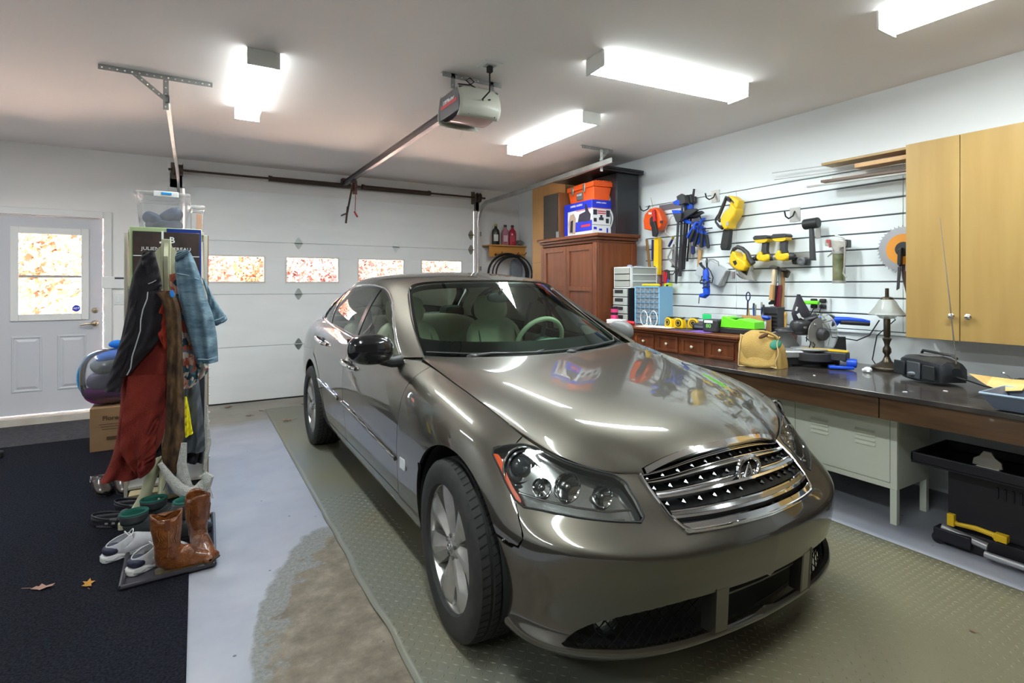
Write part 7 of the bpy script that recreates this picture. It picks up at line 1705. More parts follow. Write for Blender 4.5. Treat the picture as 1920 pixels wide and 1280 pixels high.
w=M(); w.prism([(0.13,0.116),(0.13,0.16),(0.20,0.20),(0.265,0.20),(0.27,0.10),(0.18,0.116)],-0.010,0.010,mx=frame((0,0.04,0),(1,0,0),(0,0,1))); sub('fence',w,mat('panel black',(0.03,0.03,0.03),0.45),ms,0.003)
mb=Matrix.Translation((0.05,-0.02,0.225)) @ Matrix.Rotation(0.35,4,'Z') @ Matrix.Rotation(PI/2,4,'X')
w=M(); w.lathe([(0,0),(0.118,0),(0.118,0.003),(0,0.003)],n=48,mx=mb); sub('blade',w,cast,ms,0)
w=M(); w.lathe([(0.045,0.030),(0.125,0.028),(0.148,0.018),(0.150,-0.020)],n=40,mx=mb,a0=-1.5,a1=1.75); sub('clear_guard',w,glass_mat('guard clear',(0.86,0.88,0.90),1.8,0.06,haze=0.20,hazecol=(0.6,0.6,0.62)),ms,0)
w=M()
for k in range(26):
    a_=-0.75+1.75*k/25; w.tube([mb @ Vector((0.130*math.cos(a_),0.130*math.sin(a_),0.030)),mb @ Vector((0.144*math.cos(a_),0.144*math.sin(a_),0.024))],0.0022,4)
tag(sub('guard_teeth',w,pale,ms,0),None,None,kind='stuff')
sub('arbor_cover',M().lathe([(0,0.052),(0.030,0.052),(0.045,0.034),(0.048,0.004),(0,0.004)],n=28,mx=mb),dgrey,ms,0.003)
mdk=mat('motor dark',(0.04,0.04,0.045),0.35,metal=0.3)
w=M(); w.ball((-0.06,0.03,0.27),(0.075,0.06,0.06),18,10,e=0.7); sub('motor_housing',w,mdk,ms,0); w=M(); w.tube([(-0.02,0.0,0.22),(-0.04,0.02,0.32),(0.03,0.02,0.34),(0.06,0.02,0.30)],[0.03,0.035,0.035,0.02],12); sub('motor_arm',w,mdk,ms,0)
w=M(); w.ball((-0.16,0.06,0.245),(0.08,0.05,0.022),14,8); sub('belt_cover',w,mdk,ms,0); w=M(); w.tube([(-0.24,0.02,0.235),(-0.12,0.01,0.238)],0.006,8); sub('slide_rod',w,dgrey,ms,0)
w=M(); w.cbox((-0.075,-0.05,0.272),(0.022,0.01,0.014),0.2); w.cbox((-0.005,-0.05,0.292),(0.02,0.012,0.018),0.4); tag(sub('bright_plate',w,chrome,ms,0.003),None,None,kind='stuff')
w=M(); w.prism([(0.08,0.33),(0.11,0.345),(0.17,0.345),(0.20,0.325),(0.24,0.325),(0.22,0.30),(0.17,0.25),(0.145,0.215),(0.13,0.225),(0.125,0.29)],-0.04,0.035,mx=frame((0,0.05,0),(1,0,0),(0,0,1)),bev=0.01); sub('blade_housing',w,blue_pl,ms,0.008); w=M(); w.ball((0.15,0.05,0.335),(0.05,0.045,0.028),14,8); sub('housing_cap',w,mdk,ms,0)
w=M(); w.tube([(0.17,0.03,0.325),(0.26,0.0,0.328),(0.35,-0.02,0.318),(0.395,-0.03,0.308)],[0.024,0.019,0.018,0.015],14); hnd=sub('handle',w,blue_pl,ms,0); w=M(); w.tube([(0.21,0.005,0.308),(0.30,-0.015,0.305),(0.392,-0.034,0.298)],[0.016,0.018,0.016],12); sub('grip',w,dgrey,hnd,0)
bagn=mat('bag nylon',(0.030,0.028,0.040),0.6)
def dbag(u,v):
    a_=2*PI*u; wd=[0.035,0.062,0.070,0.052,0.030,0.012][min(5,int(v*5))]; nx_=[0.035,0.062,0.070,0.052,0.030,0.012][min(5,int(v*5)+1)]; f_=v*5-int(v*5); r_=wd+(nx_-wd)*f_
    return (-0.055-0.03*v+r_*math.cos(a_),0.02+0.35*r_*math.sin(a_),0.275+0.235*v)
w=M(); w.grid(dbag,20,15,closed_u=True); db_=sub('dust_bag',w,bagn,ms,0,ang=None)
w=M(); w.cbox((-0.112,-0.004,0.405),(0.012,0.003,0.03),0,0.3); w.cbox((-0.095,-0.006,0.355),(0.022,0.003,0.035),0,-0.5); w.cbox((-0.075,-0.006,0.34),(0.03,0.003,0.01),0,0.5); tag(sub('bag_mark',w,white_pl,db_,0,flat=True),None,None,kind='stuff')
w=M(); w.tube([(0.215,0.02,0.10),(0.255,0.02,0.095),(0.262,0.02,0.03)],0.008,7); sub('rear_clamp',w,dblue,ms,0); sub('clamp_foot',M().cbox((0.245,0.0,0.018),(0.05,0.03,0.034)),black_pl,ms,0.004)
for p_ in ([(-0.06,-0.03,0.20),(-0.04,-0.06,0.17),(-0.045,-0.05,0.13)],[(-0.03,-0.03,0.19),(-0.01,-0.06,0.15),(-0.015,-0.05,0.13)],[(0.19,0.06,0.215),(0.24,0.05,0.19),(0.30,-0.04,0.18),(0.37,-0.07,0.22),(0.42,-0.10,0.33)]): sub('cable',M().tube(p_,0.0045,6),black_rub,ms,0)
# table lamp
tl2=thing('table_lamp','bronze table lamp with a frosted bell glass shade on the bench','lamp',(4.06,1.83,BT))
brz=mat('aged bronze',(0.075,0.058,0.040),0.35,metal=0.75)
w=M(); w.lathe([(0,0.0),(0.092,0.0),(0.095,0.012),(0.088,0.022),(0.045,0.045),(0.028,0.06),(0.018,0.085)],n=36); sub('base',w,brz,tl2,0,ang=1.0)
w=M(); w.lathe([(0.018,0.085),(0.014,0.10),(0.026,0.12),(0.024,0.145),(0.014,0.165),(0.020,0.19),(0.028,0.21),(0.016,0.222),(0.020,0.23),(0.020,0.345),(0.012,0.36)],n=24); sub('stem',w,brz,tl2,0,ang=1.0)
w=M(); w.lathe([(0.012,0.345),(0.045,0.352),(0.060,0.368),(0.110,0.378),(0.095,0.395),(0.070,0.43),(0.052,0.465),(0.040,0.48)],n=36); sub('shade',w,glass_mat('frosted shade',(0.85,0.88,0.86),1.1,0.12,haze=0.42,hazecol=(0.80,0.82,0.78)),tl2,0,ang=1.2)
w=M(); w.lathe([(0.042,0.476),(0.036,0.492),(0.012,0.50),(0.011,0.555),(0,0.557)],n=24); sub('finial',w,brz,tl2,0)
w=M(); w.tube([(0.02,0.07,0.01),(0.06,0.12,0.05),(0.08,0.10,0.22),(0.07,-0.02,0.34),(0.02,-0.02,0.37)],0.004,6); sub('cord',w,black_rub,tl2,0)
# crumpled white thing
w=M(); w.ball((0,0,0.018),(0.022,0.026,0.018),10,7); w.ball((0.0,0.022,0.012),(0.014,0.016,0.012),8,6); w.ball((-0.018,-0.012,0.008),(0.010,0.01,0.008),8,6); tag(sub('paper_ball',w.xf(Matrix.Translation((3.83,1.84,BT))),mat('tissue white',(0.8,0.82,0.82),0.7),None,0),'small crumpled white lump left of the lamp foot','paper')
# radio
rd=thing('radio','rounded black portable CD radio with a raised aerial on the bench','radio',(0,0,0))
w = M(); fr_ = frame((3.79,1.47,BT + 0.008),(-0.50,-0.86,0),(0,0,1))     # local x along the front,z towards the room-left
def radio_sec(s,L=0.36):
    # outline across depth/height at station s along the length
    k=1-0.22*abs(2*s-1) ** 3; d=0.105*k; h=0.150*(0.93+0.07*math.sin(PI*s))
    return [(-d,0.0),(-d*1.08,0.03),(-d*1.05,0.09),(-d*0.75,h*0.88),(-d*0.35,h),(d*0.5,h),(d*0.9,h*0.85),(d,0.05),(d*0.92,0.0)]
ns_=16; base_=len(w.v)
for i in range(ns_+1):
    s=i/ns_; e=math.sin(PI*min(1,max(0,s)) ) ** 0.18 if 0<s<1 else 0.0
    for d,h in radio_sec(s): w.v.append(tuple(fr_ @ Vector((-0.18+0.36*s,0.075+(h-0.075)*(0.35+0.65*e),d*(0.35+0.65*e)))))
for i in range(ns_):
    for j in range(9):
        a=i*9+j; b_=i*9+(j+1) % 9; w.f.append((a,b_,b_+9,a+9)); w.mi.append(0)
w.f += [tuple(range(9)),tuple(ns_*9+j for j in range(8,-1,-1))]; w.mi += [0,0]
sub('body',w,mat('radio black',(0.020,0.022,0.026),0.35),rd,0,ang=0.7)
ff=frame((3.79,1.47,BT+0.008),(-0.50,-0.86,0),(0,0,1))
def rp(x,y,z): return tuple(ff @ Vector((x,y,z)))
sgn_=-1 if (ff @ Vector((0,0,0.1))).x>3.79 else 1
Zf=0.110*sgn_
for x in (-0.115,0.115): sub('speaker_grille',M().cbox(rp(x,0.062,Zf*0.97),(0.012,0.088,0.085),rz=math.atan2(-0.50,0.86)),mat('grille mesh',(0.010,0.011,0.013),0.7),rd,0.008)
w=M(); w.cbox(rp(0,0.062,Zf*0.98),(0.010,0.10,0.10),rz=math.atan2(-0.50,0.86)); sub('control_panel',w,mat('panel grey blue',(0.055,0.062,0.07),0.35),rd,0.006)
w=M(); w.ball(rp(0,0.04,Zf*1.04),(0.012,0.028,0.014),14,8); sub('dial',w,mat('dial grey',(0.14,0.16,0.18),0.3,metal=0.4),rd,0)
w=M(); w.lathe([(0,0.006),(0.055,0.005),(0.062,0.0)],n=32,mx=Matrix.Translation(rp(0,0.150,0))); sub('cd_lid',w,mat('lid grey',(0.12,0.12,0.12),0.4),rd,0)
w=M(); w.tube([rp(-0.13,0.148,-Zf*.4),rp(-0.12,0.165,-Zf*.4),rp(0.10,0.160,-Zf*.4),rp(0.13,0.145,-Zf*.4)],0.008,8); sub('carry_handle',w,black_pl,rd,0)
w=M(); w.tube([(3.7,1.316,0.92),(3.7,1.348,1.288),(3.7,1.394,1.756)],[0.0042,0.0032,0.0016],8); sub('aerial',w,mat('aerial steel',(0.40,0.37,0.35),0.3,metal=0.9),rd,0)
w=M(); w.tube([rp(0.17,0.05,0),rp(0.24,0.045,0),(3.74,1.20,BT+0.02),(3.80,1.10,BT+0.006)],0.004,6); sub('lead',w,black_rub,rd,0)
# blue-grey tray,split log,blades at the right edge of the photo
t=thing('plastic_tray','slate blue plastic tote tray at the front edge of the bench','tray',(3.31,0.79,BT),0); tm=mat('slate plastic',(0.13,0.155,0.22),0.4)
w=M(); a=[(-0.12,-0.33,0.004),(0.12,-0.33,0.004),(0.12,0.20,0.004),(-0.12,0.20,0.004),(-0.15,-0.36,0.075),(0.15,-0.36,0.075),(0.15,0.245,0.075),(-0.15,0.245,0.075)]; w.add(a,[(0,3,2,1),(0,1,5,4),(1,2,6,5),(2,3,7,6),(3,0,4,7)]); sub('tub',w,tm,t,0,solid=0.003,flat=True)
w=M(); w.tube([a[4],a[5],a[6],a[7],a[4]],0.006,6); sub('rim',w,mat('pale blue rim',(0.35,0.45,0.56),0.4),t,0); w=M(); w.tube([(-0.142,0.03+0.05*math.cos(q),0.045+0.014*math.sin(q)) for q in [2*PI*k/20 for k in range(21)]],0.0035,6); sub('handle_slot',w,mat('pale blue rim',(0,0,0)),t,0)
t=thing('split_log','pointed piece of split yellow firewood behind the tray','wood',(0,0,0))
w=M(); w.add([(3.42,1.165,0.912),(3.42,1.092,0.863),(3.42,1.03,0.844),(3.42,0.959,0.859)]+[(3.52,1.19,0.894),(3.52,1.102,0.896),(3.52,1.019,0.895),(3.52,0.959,0.899)]+[(3.6,1.208,0.873),(3.6,1.127,0.868),(3.6,1.042,0.854),(3.6,0.971,0.849)],[(0,1,5,4),(1,2,6,5),(2,3,7,6),(4,5,9,8),(5,6,10,9),(6,7,11,10),(1,0,8,9),(2,1,9,10),(3,2,10,11),(3,11,7)]); sub('log',w,wood_mat('split wood',(0.62,0.36,0.10),(0.75,0.50,0.20),0.6,axis='Y'),t,0,flat=True)
t=thing('hand_plane','black and silver hand tool behind the split firewood','tool',(3.76,0.98,BT)); sub('body',M().cbox((0,-0.02,0.045),(0.07,0.24,0.08)),black_pl,t,0.015); w=M(); w.tube([(0,0.16,0.0),(-0.01,0.13,0.05),(0,0.10,0.07),(0.01,0.07,0.06)],[0.006,0.008,0.012,0.018],8); sub('lever',w,dgrey,t,0); w=M(); w.tube([(0,0.11,0.07),(-0.005,0.14,0.10),(0.0,0.155,0.105)],0.004,6); w.cbox((-0.03,-0.03,0.09),(0.05,0.12,0.012)); sub('trim',w,chrome,t,0)
for k,(x,y) in enumerate(((3.52,1.30),(3.30,1.40),(3.40,1.95))): tag(sub('paper_scrap',M().cbox((x,y,BT+0.001),(0.012,0.02,0.002),k),mat('tissue white',(0,0,0)),None,0),['tiny pale scrap between the radio and the tray','tiny pale scrap before the radio','tiny pale scrap before the mitre saw'][k],'scrap')

# ================================================================= LEFT SIDE: SHELF,COAT TREE,CLOTHES,FOOTWEAR
st=thing('storage_shelf','tall narrow storage shelf behind the coat tree, seen edge on','shelf',(0,0,0))
pw_=mat('shelf cream',(0.60,0.56,0.48),0.5)
for x0,x1 in ((-0.395,-0.375),(0.045,0.065)): obj('side_panel',M().box(x0,x1,4.16,4.80,0,1.70),pw_,st,bev=0.003)
for z in (0.06,0.50,0.92,1.34,1.70): obj('board',M().box(-0.3745,0.0445,4.16,4.80,z,z+0.02),pw_,st,bev=0.002)
obj('edge_strip',M().box(0.0655,0.072,4.16,4.19,0.02,1.70),mat('strip brown',(0.35,0.22,0.13),0.6),st)
for k in range(16): obj('peg',M().cyl((0.0725,4.175,0.20+0.06*k),(0.080,4.175,0.20+0.06*k),0.006,n=6),trim_p,st)
obj('tube',M().cyl((0.02,4.13,0.25),(0.03,4.13,1.2),0.02,n=12),mat('mauve tube',(0.35,0.29,0.33),0.5),st)
bnr=thing('printed_board','glossy dark sign board with white lettering and a green and blue border','sign',(0,0,0))
by=4.11; bx=(-0.362,0.030); bzt,bzb=1.735,1.05
obj('board',M().box(bx[0],bx[1],by,by+0.012,bzb,bzt),mat('border green',(0.36,0.46,0.24),0.5),bnr,bev=0.003)
obj('blue_border',M().box(-0.165,bx[1]-0.002,by-0.002,by-0.0003,bzb+0.01,bzt-0.003),mat('border blue',(0.01,0.03,0.22),0.25,coat=0.5),bnr,bev=0.001)
w=M(); w.box(-0.345,0.018,by-0.004,by-0.0022,1.335,1.708); obj('dark_field',w,mat('sign brown',(0.035,0.026,0.026),0.25,coat=0.6,noise=(0.07,0.045,0.04),nscale=8),bnr,bev=0.001)
fb=frame((-0.165,by-0.0045,1.52),(1,0,0),(0,0,1))
obj('lettering',text_m('JULIEN      BEREAU',0.030,fb @ Matrix.Translation((0,0.078,0)),sx=1.1),white_pl,bnr,flat=True)
w=M(); w.box(-0.178,0.182,0.030,0.035,0,0.0008,fb); obj('rule',w,white_pl,bnr,flat=True)
obj('monogram',text_m('J',0.085,fb @ Matrix.Translation((-0.022,0.160,0)),bold=True),white_pl,bnr,flat=True); obj('monogram',text_m('B',0.055,fb @ Matrix.Translation((0.03,0.135,0)),bold=True),white_pl,bnr,flat=True)
# totes
tote_g=glass_mat('tote plastic',(0.90,0.91,0.92),0.8,0.15,haze=0.16,hazecol=(0.80,0.78,0.76)); tote_w=mat('tote lid',(0.70,0.70,0.70),0.35)
def tote(x0,x1,y0,y1,z0,z1,lab,tab):
    t=thing('plastic_tote',lab,'storage box',((x0+x1)/2,(y0+y1)/2,z0),0,'clear storage totes on the shelf'); a,b_,h=(x1-x0)/2,(y1-y0)/2,z1-z0
    k=0.86; V=[(-a*k,-b_*k,0.002),(a*k,-b_*k,0.002),(a*k,b_*k,0.002),(-a*k,b_*k,0.002),(-a,-b_,h-0.03),(a,-b_,h-0.03),(a,b_,h-0.03),(-a,b_,h-0.03)]
    w=M(); w.add(V,[(0,3,2,1),(0,1,5,4),(1,2,6,5),(2,3,7,6),(3,0,4,7)]); obj('tub',w,tote_g,t,flat=True)
    w=M(); w.box(-a-0.012,a+0.012,-b_-0.012,b_+0.012,h-0.028,h); obj('lid',w,tote_g,t,bev=0.010)
    if tab: w=M(); w.box(-0.05,0.09,-b_-0.020,-b_-0.012,h-0.034,h+0.002); lt=obj('latch',w,tote_w,t,bev=0.006); w=M(); w.box(-0.005,0.052,-b_-0.026,-b_-0.020,h-0.020,h-0.004); obj('blue_tab',w,mat('tab blue',(0.02,0.30,0.72),0.4),lt,bev=0.004)
    w=M()
    for (cx_,cz_,rx_,rz_,an) in ((-0.055,0.085,0.075,0.045,-0.5),(0.035,0.11,0.085,0.05,0.7),(0.0,0.055,0.11,0.045,0.0)):
        q=M().ball((0,0,0),(rx_,b_*0.6,rz_),16,10,e=0.75); q.xf(Matrix.Translation((cx_*a/0.15,0,cz_)) @ Matrix.Rotation(-an,4,'Y')); w.merge(q)
    obj('folded_clothes',w,mat('navy clothes',(0.035,0.045,0.09),0.9,noise=(0.09,0.10,0.16),nscale=14),t)
    return t
tote(-0.335,-0.045,4.17,4.62,1.722,1.975,'clear lidded plastic tote with navy clothes and a blue tab latch on the shelf top',True)
t=thing('plastic_tote','smaller clear tote with orange contents behind the large clear tote','storage box',(-0.0,4.66,1.722),0,'clear storage totes on the shelf')
obj('tub',M().box(-0.035,0.045,-0.10,0.13,0,0.20),tote_g,t,bev=0.01); obj('lid',M().box(-0.05,0.055,-0.12,0.15,0.201,0.23),tote_g,t,bev=0.01); obj('contents',M().box(0.0,0.038,-0.08,0.1,0.01,0.17),mat('orange card',(0.70,0.30,0.10),0.6),t,bev=0.003)
# coat tree
tr_m=mat('coat tree paint',(0.46,0.45,0.29),0.5,noise=(0.52,0.51,0.36),nscale=5)
ct=thing('coat_tree','pale olive wooden coat tree loaded with coats','coat rack',(0,0,0)); tx,ty_=-0.154,3.80
obj('post',M().box(tx-0.024,tx+0.024,ty_-0.024,ty_+0.024,0.12,1.64),tr_m,ct,bev=0.004)
o2=[(-0.127,1.598),(-0.105,1.573),(-0.083,1.535),(-0.097,1.46),(-0.119,1.364),(-0.143,1.284)]
o3=[(2*tx-x,z) for x,z in o2]
for o_ in (o2,o3): w=M(); s_=1 if o_ is o2 else -1; w.prism(o_+[(tx+0.0245*s_,o_[-1][1]),(tx+0.0245*s_,o_[0][1]+0.02)],-0.011,0.011,mx=frame((0,ty_,0),(1,0,0),(0,0,1))); obj('bracket',w,tr_m,ct,bev=0.003)
for s_ in (-1,1): w=M(); w.prism([(x-tx,z) for x,z in o2]+[(0.0245,o2[-1][1]),(0.0245,o2[0][1]+0.02)],-0.011,0.011,mx=frame((tx,ty_,0),(0,s_,0),(0,0,1))); obj('bracket',w,tr_m,ct,bev=0.003)
for an in (-2.55,-1.75,-0.6,1.0):
    dx,dy=math.cos(an),math.sin(an); P_=[(0.024,0.33),(0.05,0.32),(0.09,0.24),(0.12,0.15),(0.17,0.075),(0.24,0.045)]
    w=M(); w.tube([(tx+dx*r_,ty_+dy*r_,z) for r_,z in P_],[0.030,0.034,0.034,0.034,0.036,0.034],10,sx=0.5); obj('leg',w,tr_m,ct); w=M(); w.cyl((tx+dx*0.24,ty_+dy*0.24,0.0),(tx+dx*0.24,ty_+dy*0.24,0.04),0.022,n=12); obj('foot',w,tr_m,ct)
for an,z in ((PI,1.42),(0,1.42),(-PI/2,1.28),(PI/2,1.28)): obj('peg',M().cyl((tx+0.02*math.cos(an),ty_+0.02*math.sin(an),z),(tx+0.12*math.cos(an),ty_+0.12*math.sin(an),z+0.04),0.010,n=8),tr_m,ct)
def drape(name,pts,y0,dep,nf,amp,mt,lab=None,cat=None,parent=None,ph=0.0,solid=0.0,nv=44,grp=None,twist=1.2,rag=0.0):
    """hanging cloth: pts are left/right pairs of (x,z) from top to bottom; closed flat sleeve with folds"""
    L_=np.array(pts[0::2],float); R_=np.array(pts[1::2],float); n=len(L_); s=np.linspace(0,1,n)
    def ip(A,v):
        t=v*(n-1); k=min(int(t),n-2); f=t-k; p0=A[max(k-1,0)]; p1=A[k]; p2=A[k+1]; p3=A[min(k+2,n-1)]
        return 0.5*(2*p1+(p2-p0)*f+(2*p0-5*p1+4*p2-p3)*f*f+(3*p1-p0-3*p2+p3)*f ** 3)
    def fn(u,v):
        a=2*PI*u; t=(1-math.cos(a))/2; l=ip(L_,v); r=ip(R_,v); wd=abs(r[0]-l[0])
        x=l[0]+(r[0]-l[0])*t; z=l[1]+(r[1]-l[1])*t
        fo=math.sin(nf*2*PI*t+ph+twist*v)+0.45*math.sin(nf*3.7*PI*t-2*ph+5*v*twist)
        y=y0-dep*math.sin(a)*min(1,4*v+0.3)-amp*fo*(0.35+0.65*v)*math.sin(PI*min(1,max(0.02,t))) ** 0.5
        y -= 0.006*math.sin(31*v+9*t+ph)
        if rag: z -= rag*abs(math.sin(9*t+ph))*v ** 8
        return (x,y,z)
    w=M(); w.grid(fn,72,nv,closed_u=True)
    o=obj(name,w,mt,parent,ang=None)
    if lab: tag(o,lab,cat,grp)
    return o
G_='clothes on the coat tree'
blackc=mat('black jersey',(0.014,0.010,0.014),0.85,bump=0.3,bscale=200); redw=mat('red wool',(0.15,0.012,0.006),0.95,noise=(0.20,0.018,0.009),nscale=9,bump=0.4,bscale=180)
denim=mat('denim',(0.07,0.13,0.19),0.85,noise=(0.20,0.30,0.36),nscale=9,stretch=(1,1,3),bump=0.5,bscale=26,detail=8); brownf=mat('brown shaggy knit',(0.022,0.010,0.005),0.95,noise=(0.125,0.065,0.025),nscale=28,stretch=(1,1,0.45),bump=0.8,bscale=70,detail=8)
greyn=mat('grey nylon',(0.075,0.085,0.10),0.6,bump=0.3,bscale=20); darkn=mat('near black cloth',(0.010,0.009,0.016),0.85)
tag(drape('dark_skirt',[(-0.136,0.841),(0.048,0.826),(-0.126,0.555),(0.045,0.533),(-0.082,0.358),(0.042,0.338),(-0.072,0.244),(0.034,0.225)],3.98,0.05,2,0.02,darkn),'near black garment at the bottom right of the coat tree','garment',G_)
drape('dark_garment',[(-0.282,0.483),(-0.104,0.457),(-0.267,0.356),(-0.126,0.333),(-0.249,0.291),(-0.136,0.271),(-0.223,0.23),(-0.152,0.217)],3.84,0.05,2,0.02,darkn,'black cloth showing under the red coat','garment',grp=G_)
tag(drape('grey_trousers',[(-0.071,0.816),(0.012,0.809),(-0.069,0.683),(0.023,0.673),(-0.063,0.549),(0.038,0.536),(-0.063,0.416),(0.047,0.4),(-0.069,0.324),(0.047,0.316)],3.90,0.035,1.5,0.012,greyn,ph=1),'slate grey nylon trousers hanging right of the brown scarf','trousers',G_)
tag(drape('teal_cloth',[(-0.084,0.504),(-0.056,0.5),(-0.084,0.341),(-0.059,0.337),(-0.089,0.278),(-0.064,0.29)],3.86,0.02,1,0.005,mat('teal cloth',(0.015,0.06,0.075),0.8)),'dark teal cloth strip behind the scarf fringe','cloth',G_)
tag(drape('yellow_cloth',[(-0.061,0.683),(-0.05,0.682),(-0.061,0.602),(-0.036,0.593),(-0.061,0.521),(-0.025,0.507),(-0.059,0.434),(-0.017,0.454)],3.83,0.018,1,0.006,mat('bright yellow cloth',(0.80,0.68,0.0),0.7)),'bright yellow cloth hanging in front of the grey trousers','cloth',G_)
flor=bpy.data.materials.new('floral print'); flor.use_nodes=True; nt=flor.node_tree; b=nt.nodes['Principled BSDF']; tc=nt.nodes.new('ShaderNodeTexCoord'); vo=nt.nodes.new('ShaderNodeTexVoronoi'); vo.inputs['Scale'].default_value=26; nz=nt.nodes.new('ShaderNodeTexNoise'); nz.inputs['Scale'].default_value=18
ad=nt.nodes.new('ShaderNodeVectorMath'); ad.operation='MULTIPLY_ADD'; nt.links.new(tc.outputs['Object'],nz.inputs[0]); nt.links.new(nz.outputs['Color'],ad.inputs[0]); ad.inputs[1].default_value=(0.06,0.06,0.06); nt.links.new(tc.outputs['Object'],ad.inputs[2]); nt.links.new(ad.outputs[0],vo.inputs['Vector'])
sp=nt.nodes.new('ShaderNodeSeparateColor'); nt.links.new(vo.outputs['Color'],sp.inputs[0]); rp_=nt.nodes.new('ShaderNodeValToRGB'); rp_.color_ramp.interpolation='CONSTANT'; e=rp_.color_ramp.elements; e[0].color=(0.02,0.06,0.08,1); e[1].position=0.25; e[1].color=(0.55,0.48,0.42,1)
for p_,c_ in ((0.5,(0.40,0.09,0.05)),(0.68,(0.60,0.32,0.24)),(0.84,(0.08,0.16,0.20))): k=e.new(p_); k.color=(*c_,1)
nt.links.new(sp.outputs[0],rp_.inputs[0]); nt.links.new(rp_.outputs[0],b.inputs['Base Color']); b.inputs['Roughness'].default_value=0.8
fs=thing('floral_shirt','short floral print shirt in coral, cream and teal under the denim jacket','shirt',(0,0,0),group=G_)
drape('body',[(-0.136,1.427),(-0.063,1.45),(-0.125,1.285),(-0.017,1.283),(-0.093,1.094),(0.006,1.09),(-0.074,0.934),(0.011,0.935),(-0.068,0.838),(0.014,0.815),(-0.071,0.749),(-0.011,0.756)],3.74,0.03,2,0.014,flor,parent=fs); drape('sleeve',[(-0.036,1.156),(-0.006,1.155),(-0.017,0.994),(0.028,0.992),(-0.006,0.865),(0.062,0.876),(-0.006,0.823),(0.056,0.828),(0.011,0.793),(0.022,0.798)],3.76,0.035,1,0.01,flor,parent=fs,ph=2)
dj=thing('denim_jacket','faded blue denim jacket hanging by its collar on the right of the coat tree','jacket',(0,0,0),group=G_)
drape('body',[(-0.093,1.553),(-0.03,1.558),(-0.107,1.497),(-0.005,1.499),(-0.101,1.41),(0.027,1.395),(-0.088,1.302),(0.055,1.284),(-0.067,1.192),(0.085,1.188),(-0.043,1.082),(0.102,1.091),(-0.022,1.003),(0.11,0.995),(0.005,0.903),(0.113,0.911)],3.64,0.055,1.5,0.016,denim,parent=dj,ph=0.6)
drape('collar',[(-0.092,1.562),(-0.042,1.57),(-0.105,1.525),(-0.034,1.552),(-0.102,1.501),(-0.074,1.52)],3.60,0.02,1,0.004,denim,parent=dj); drape('sleeve',[(0.028,1.412),(0.05,1.396),(0.056,1.309),(0.084,1.308),(0.067,1.218),(0.124,1.23),(0.089,1.139),(0.164,1.163),(0.104,1.116),(0.158,1.144)],3.74,0.04,1,0.008,denim,parent=dj,ph=1)
w=M()
for (a,b_) in (((404,605),(424,594)),((371,675),(408,670))): pass
w.tube([(-0.097,3.585,1.434),(-0.042,3.585,1.422),(0.016,3.585,1.398)],0.0025,5); w.tube([(0.008,3.57,0.939),(0.059,3.57,0.933),(0.105,3.57,0.945)],0.003,5); w.tube([(0.094,3.69,1.151),(0.123,3.69,1.16),(0.157,3.69,1.181)],0.003,5); tag(obj('stitching',w,mat('denim pale',(0.30,0.42,0.50),0.8),dj),None,None,kind='stuff')
rc=thing('red_coat','long brick red wool coat with pointed hems on the coat tree','coat',(0,0,0),group=G_)
drape('body',[(-0.206,1.333),(-0.128,1.333),(-0.236,1.227),(-0.112,1.224),(-0.306,1.048),(-0.123,1.038),(-0.359,0.872),(-0.139,0.853),(-0.367,0.694),(-0.141,0.637),(-0.384,0.517),(-0.154,0.545),(-0.415,0.374),(-0.18,0.441),(-0.459,0.279),(-0.276,0.275)],3.70,0.05,1.3,0.022,redw,parent=rc,ph=0.4)
drape('lapel',[(-0.221,1.289),(-0.161,1.301),(-0.233,1.215),(-0.146,1.228),(-0.228,1.155),(-0.136,1.137),(-0.194,1.094),(-0.136,1.046),(-0.161,1.017),(-0.136,0.961)],3.615,0.012,1,0.006,mat('red wool bright',(0.36,0.035,0.014),0.95),parent=rc)
drape('front_fall',[(-0.323,0.865),(-0.141,0.865),(-0.342,0.706),(-0.138,0.728),(-0.352,0.591),(-0.176,0.597),(-0.356,0.46),(-0.196,0.456),(-0.323,0.381),(-0.201,0.355),(-0.289,0.323),(-0.255,0.296)],3.60,0.025,1.2,0.024,redw,parent=rc,ph=2.1); drape('point_fall',[(-0.212,0.606),(-0.175,0.631),(-0.254,0.493),(-0.192,0.514),(-0.278,0.415),(-0.195,0.419),(-0.278,0.335),(-0.234,0.396)],3.57,0.015,1,0.015,redw,parent=rc,ph=1.0)
sc_=thing('brown_scarf','long shaggy brown and gold knitted scarf hanging down the middle','scarf',(0,0,0),group=G_)
drape('body',[(-0.191,1.326),(-0.119,1.331),(-0.162,1.26),(-0.083,1.252),(-0.144,1.11),(-0.07,1.107),(-0.142,0.93),(-0.065,0.925),(-0.144,0.751),(-0.06,0.742),(-0.149,0.572),(-0.057,0.56),(-0.167,0.426),(-0.065,0.425),(-0.144,0.318),(-0.086,0.322)],3.555,0.035,1.5,0.012,brownf,parent=sc_,ph=0.2)
w=M(); R=random.Random(2); L0,L1=(-0.144,0.356),(-0.088,0.347); zb_=(-0.124,0.224)[1]
for k in range(34):
    f_=k/33; x=L0[0]+(L1[0]-L0[0])*f_; w.tube([(x,3.55,L0[1]),(x+R.uniform(-.01,.01),3.545+R.uniform(-.01,.01),(L0[1]+zb_)/2),(x+R.uniform(-.015,.02),3.545,zb_-R.uniform(0,.03))],0.0025,4)
tag(obj('fringe',w,mat('grey fringe',(0.16,0.18,0.24),0.9),sc_),None,None,kind='stuff')
bj=thing('black_jacket','black zip jacket with a silver zip on the left of the coat tree','jacket',(0,0,0),group=G_)
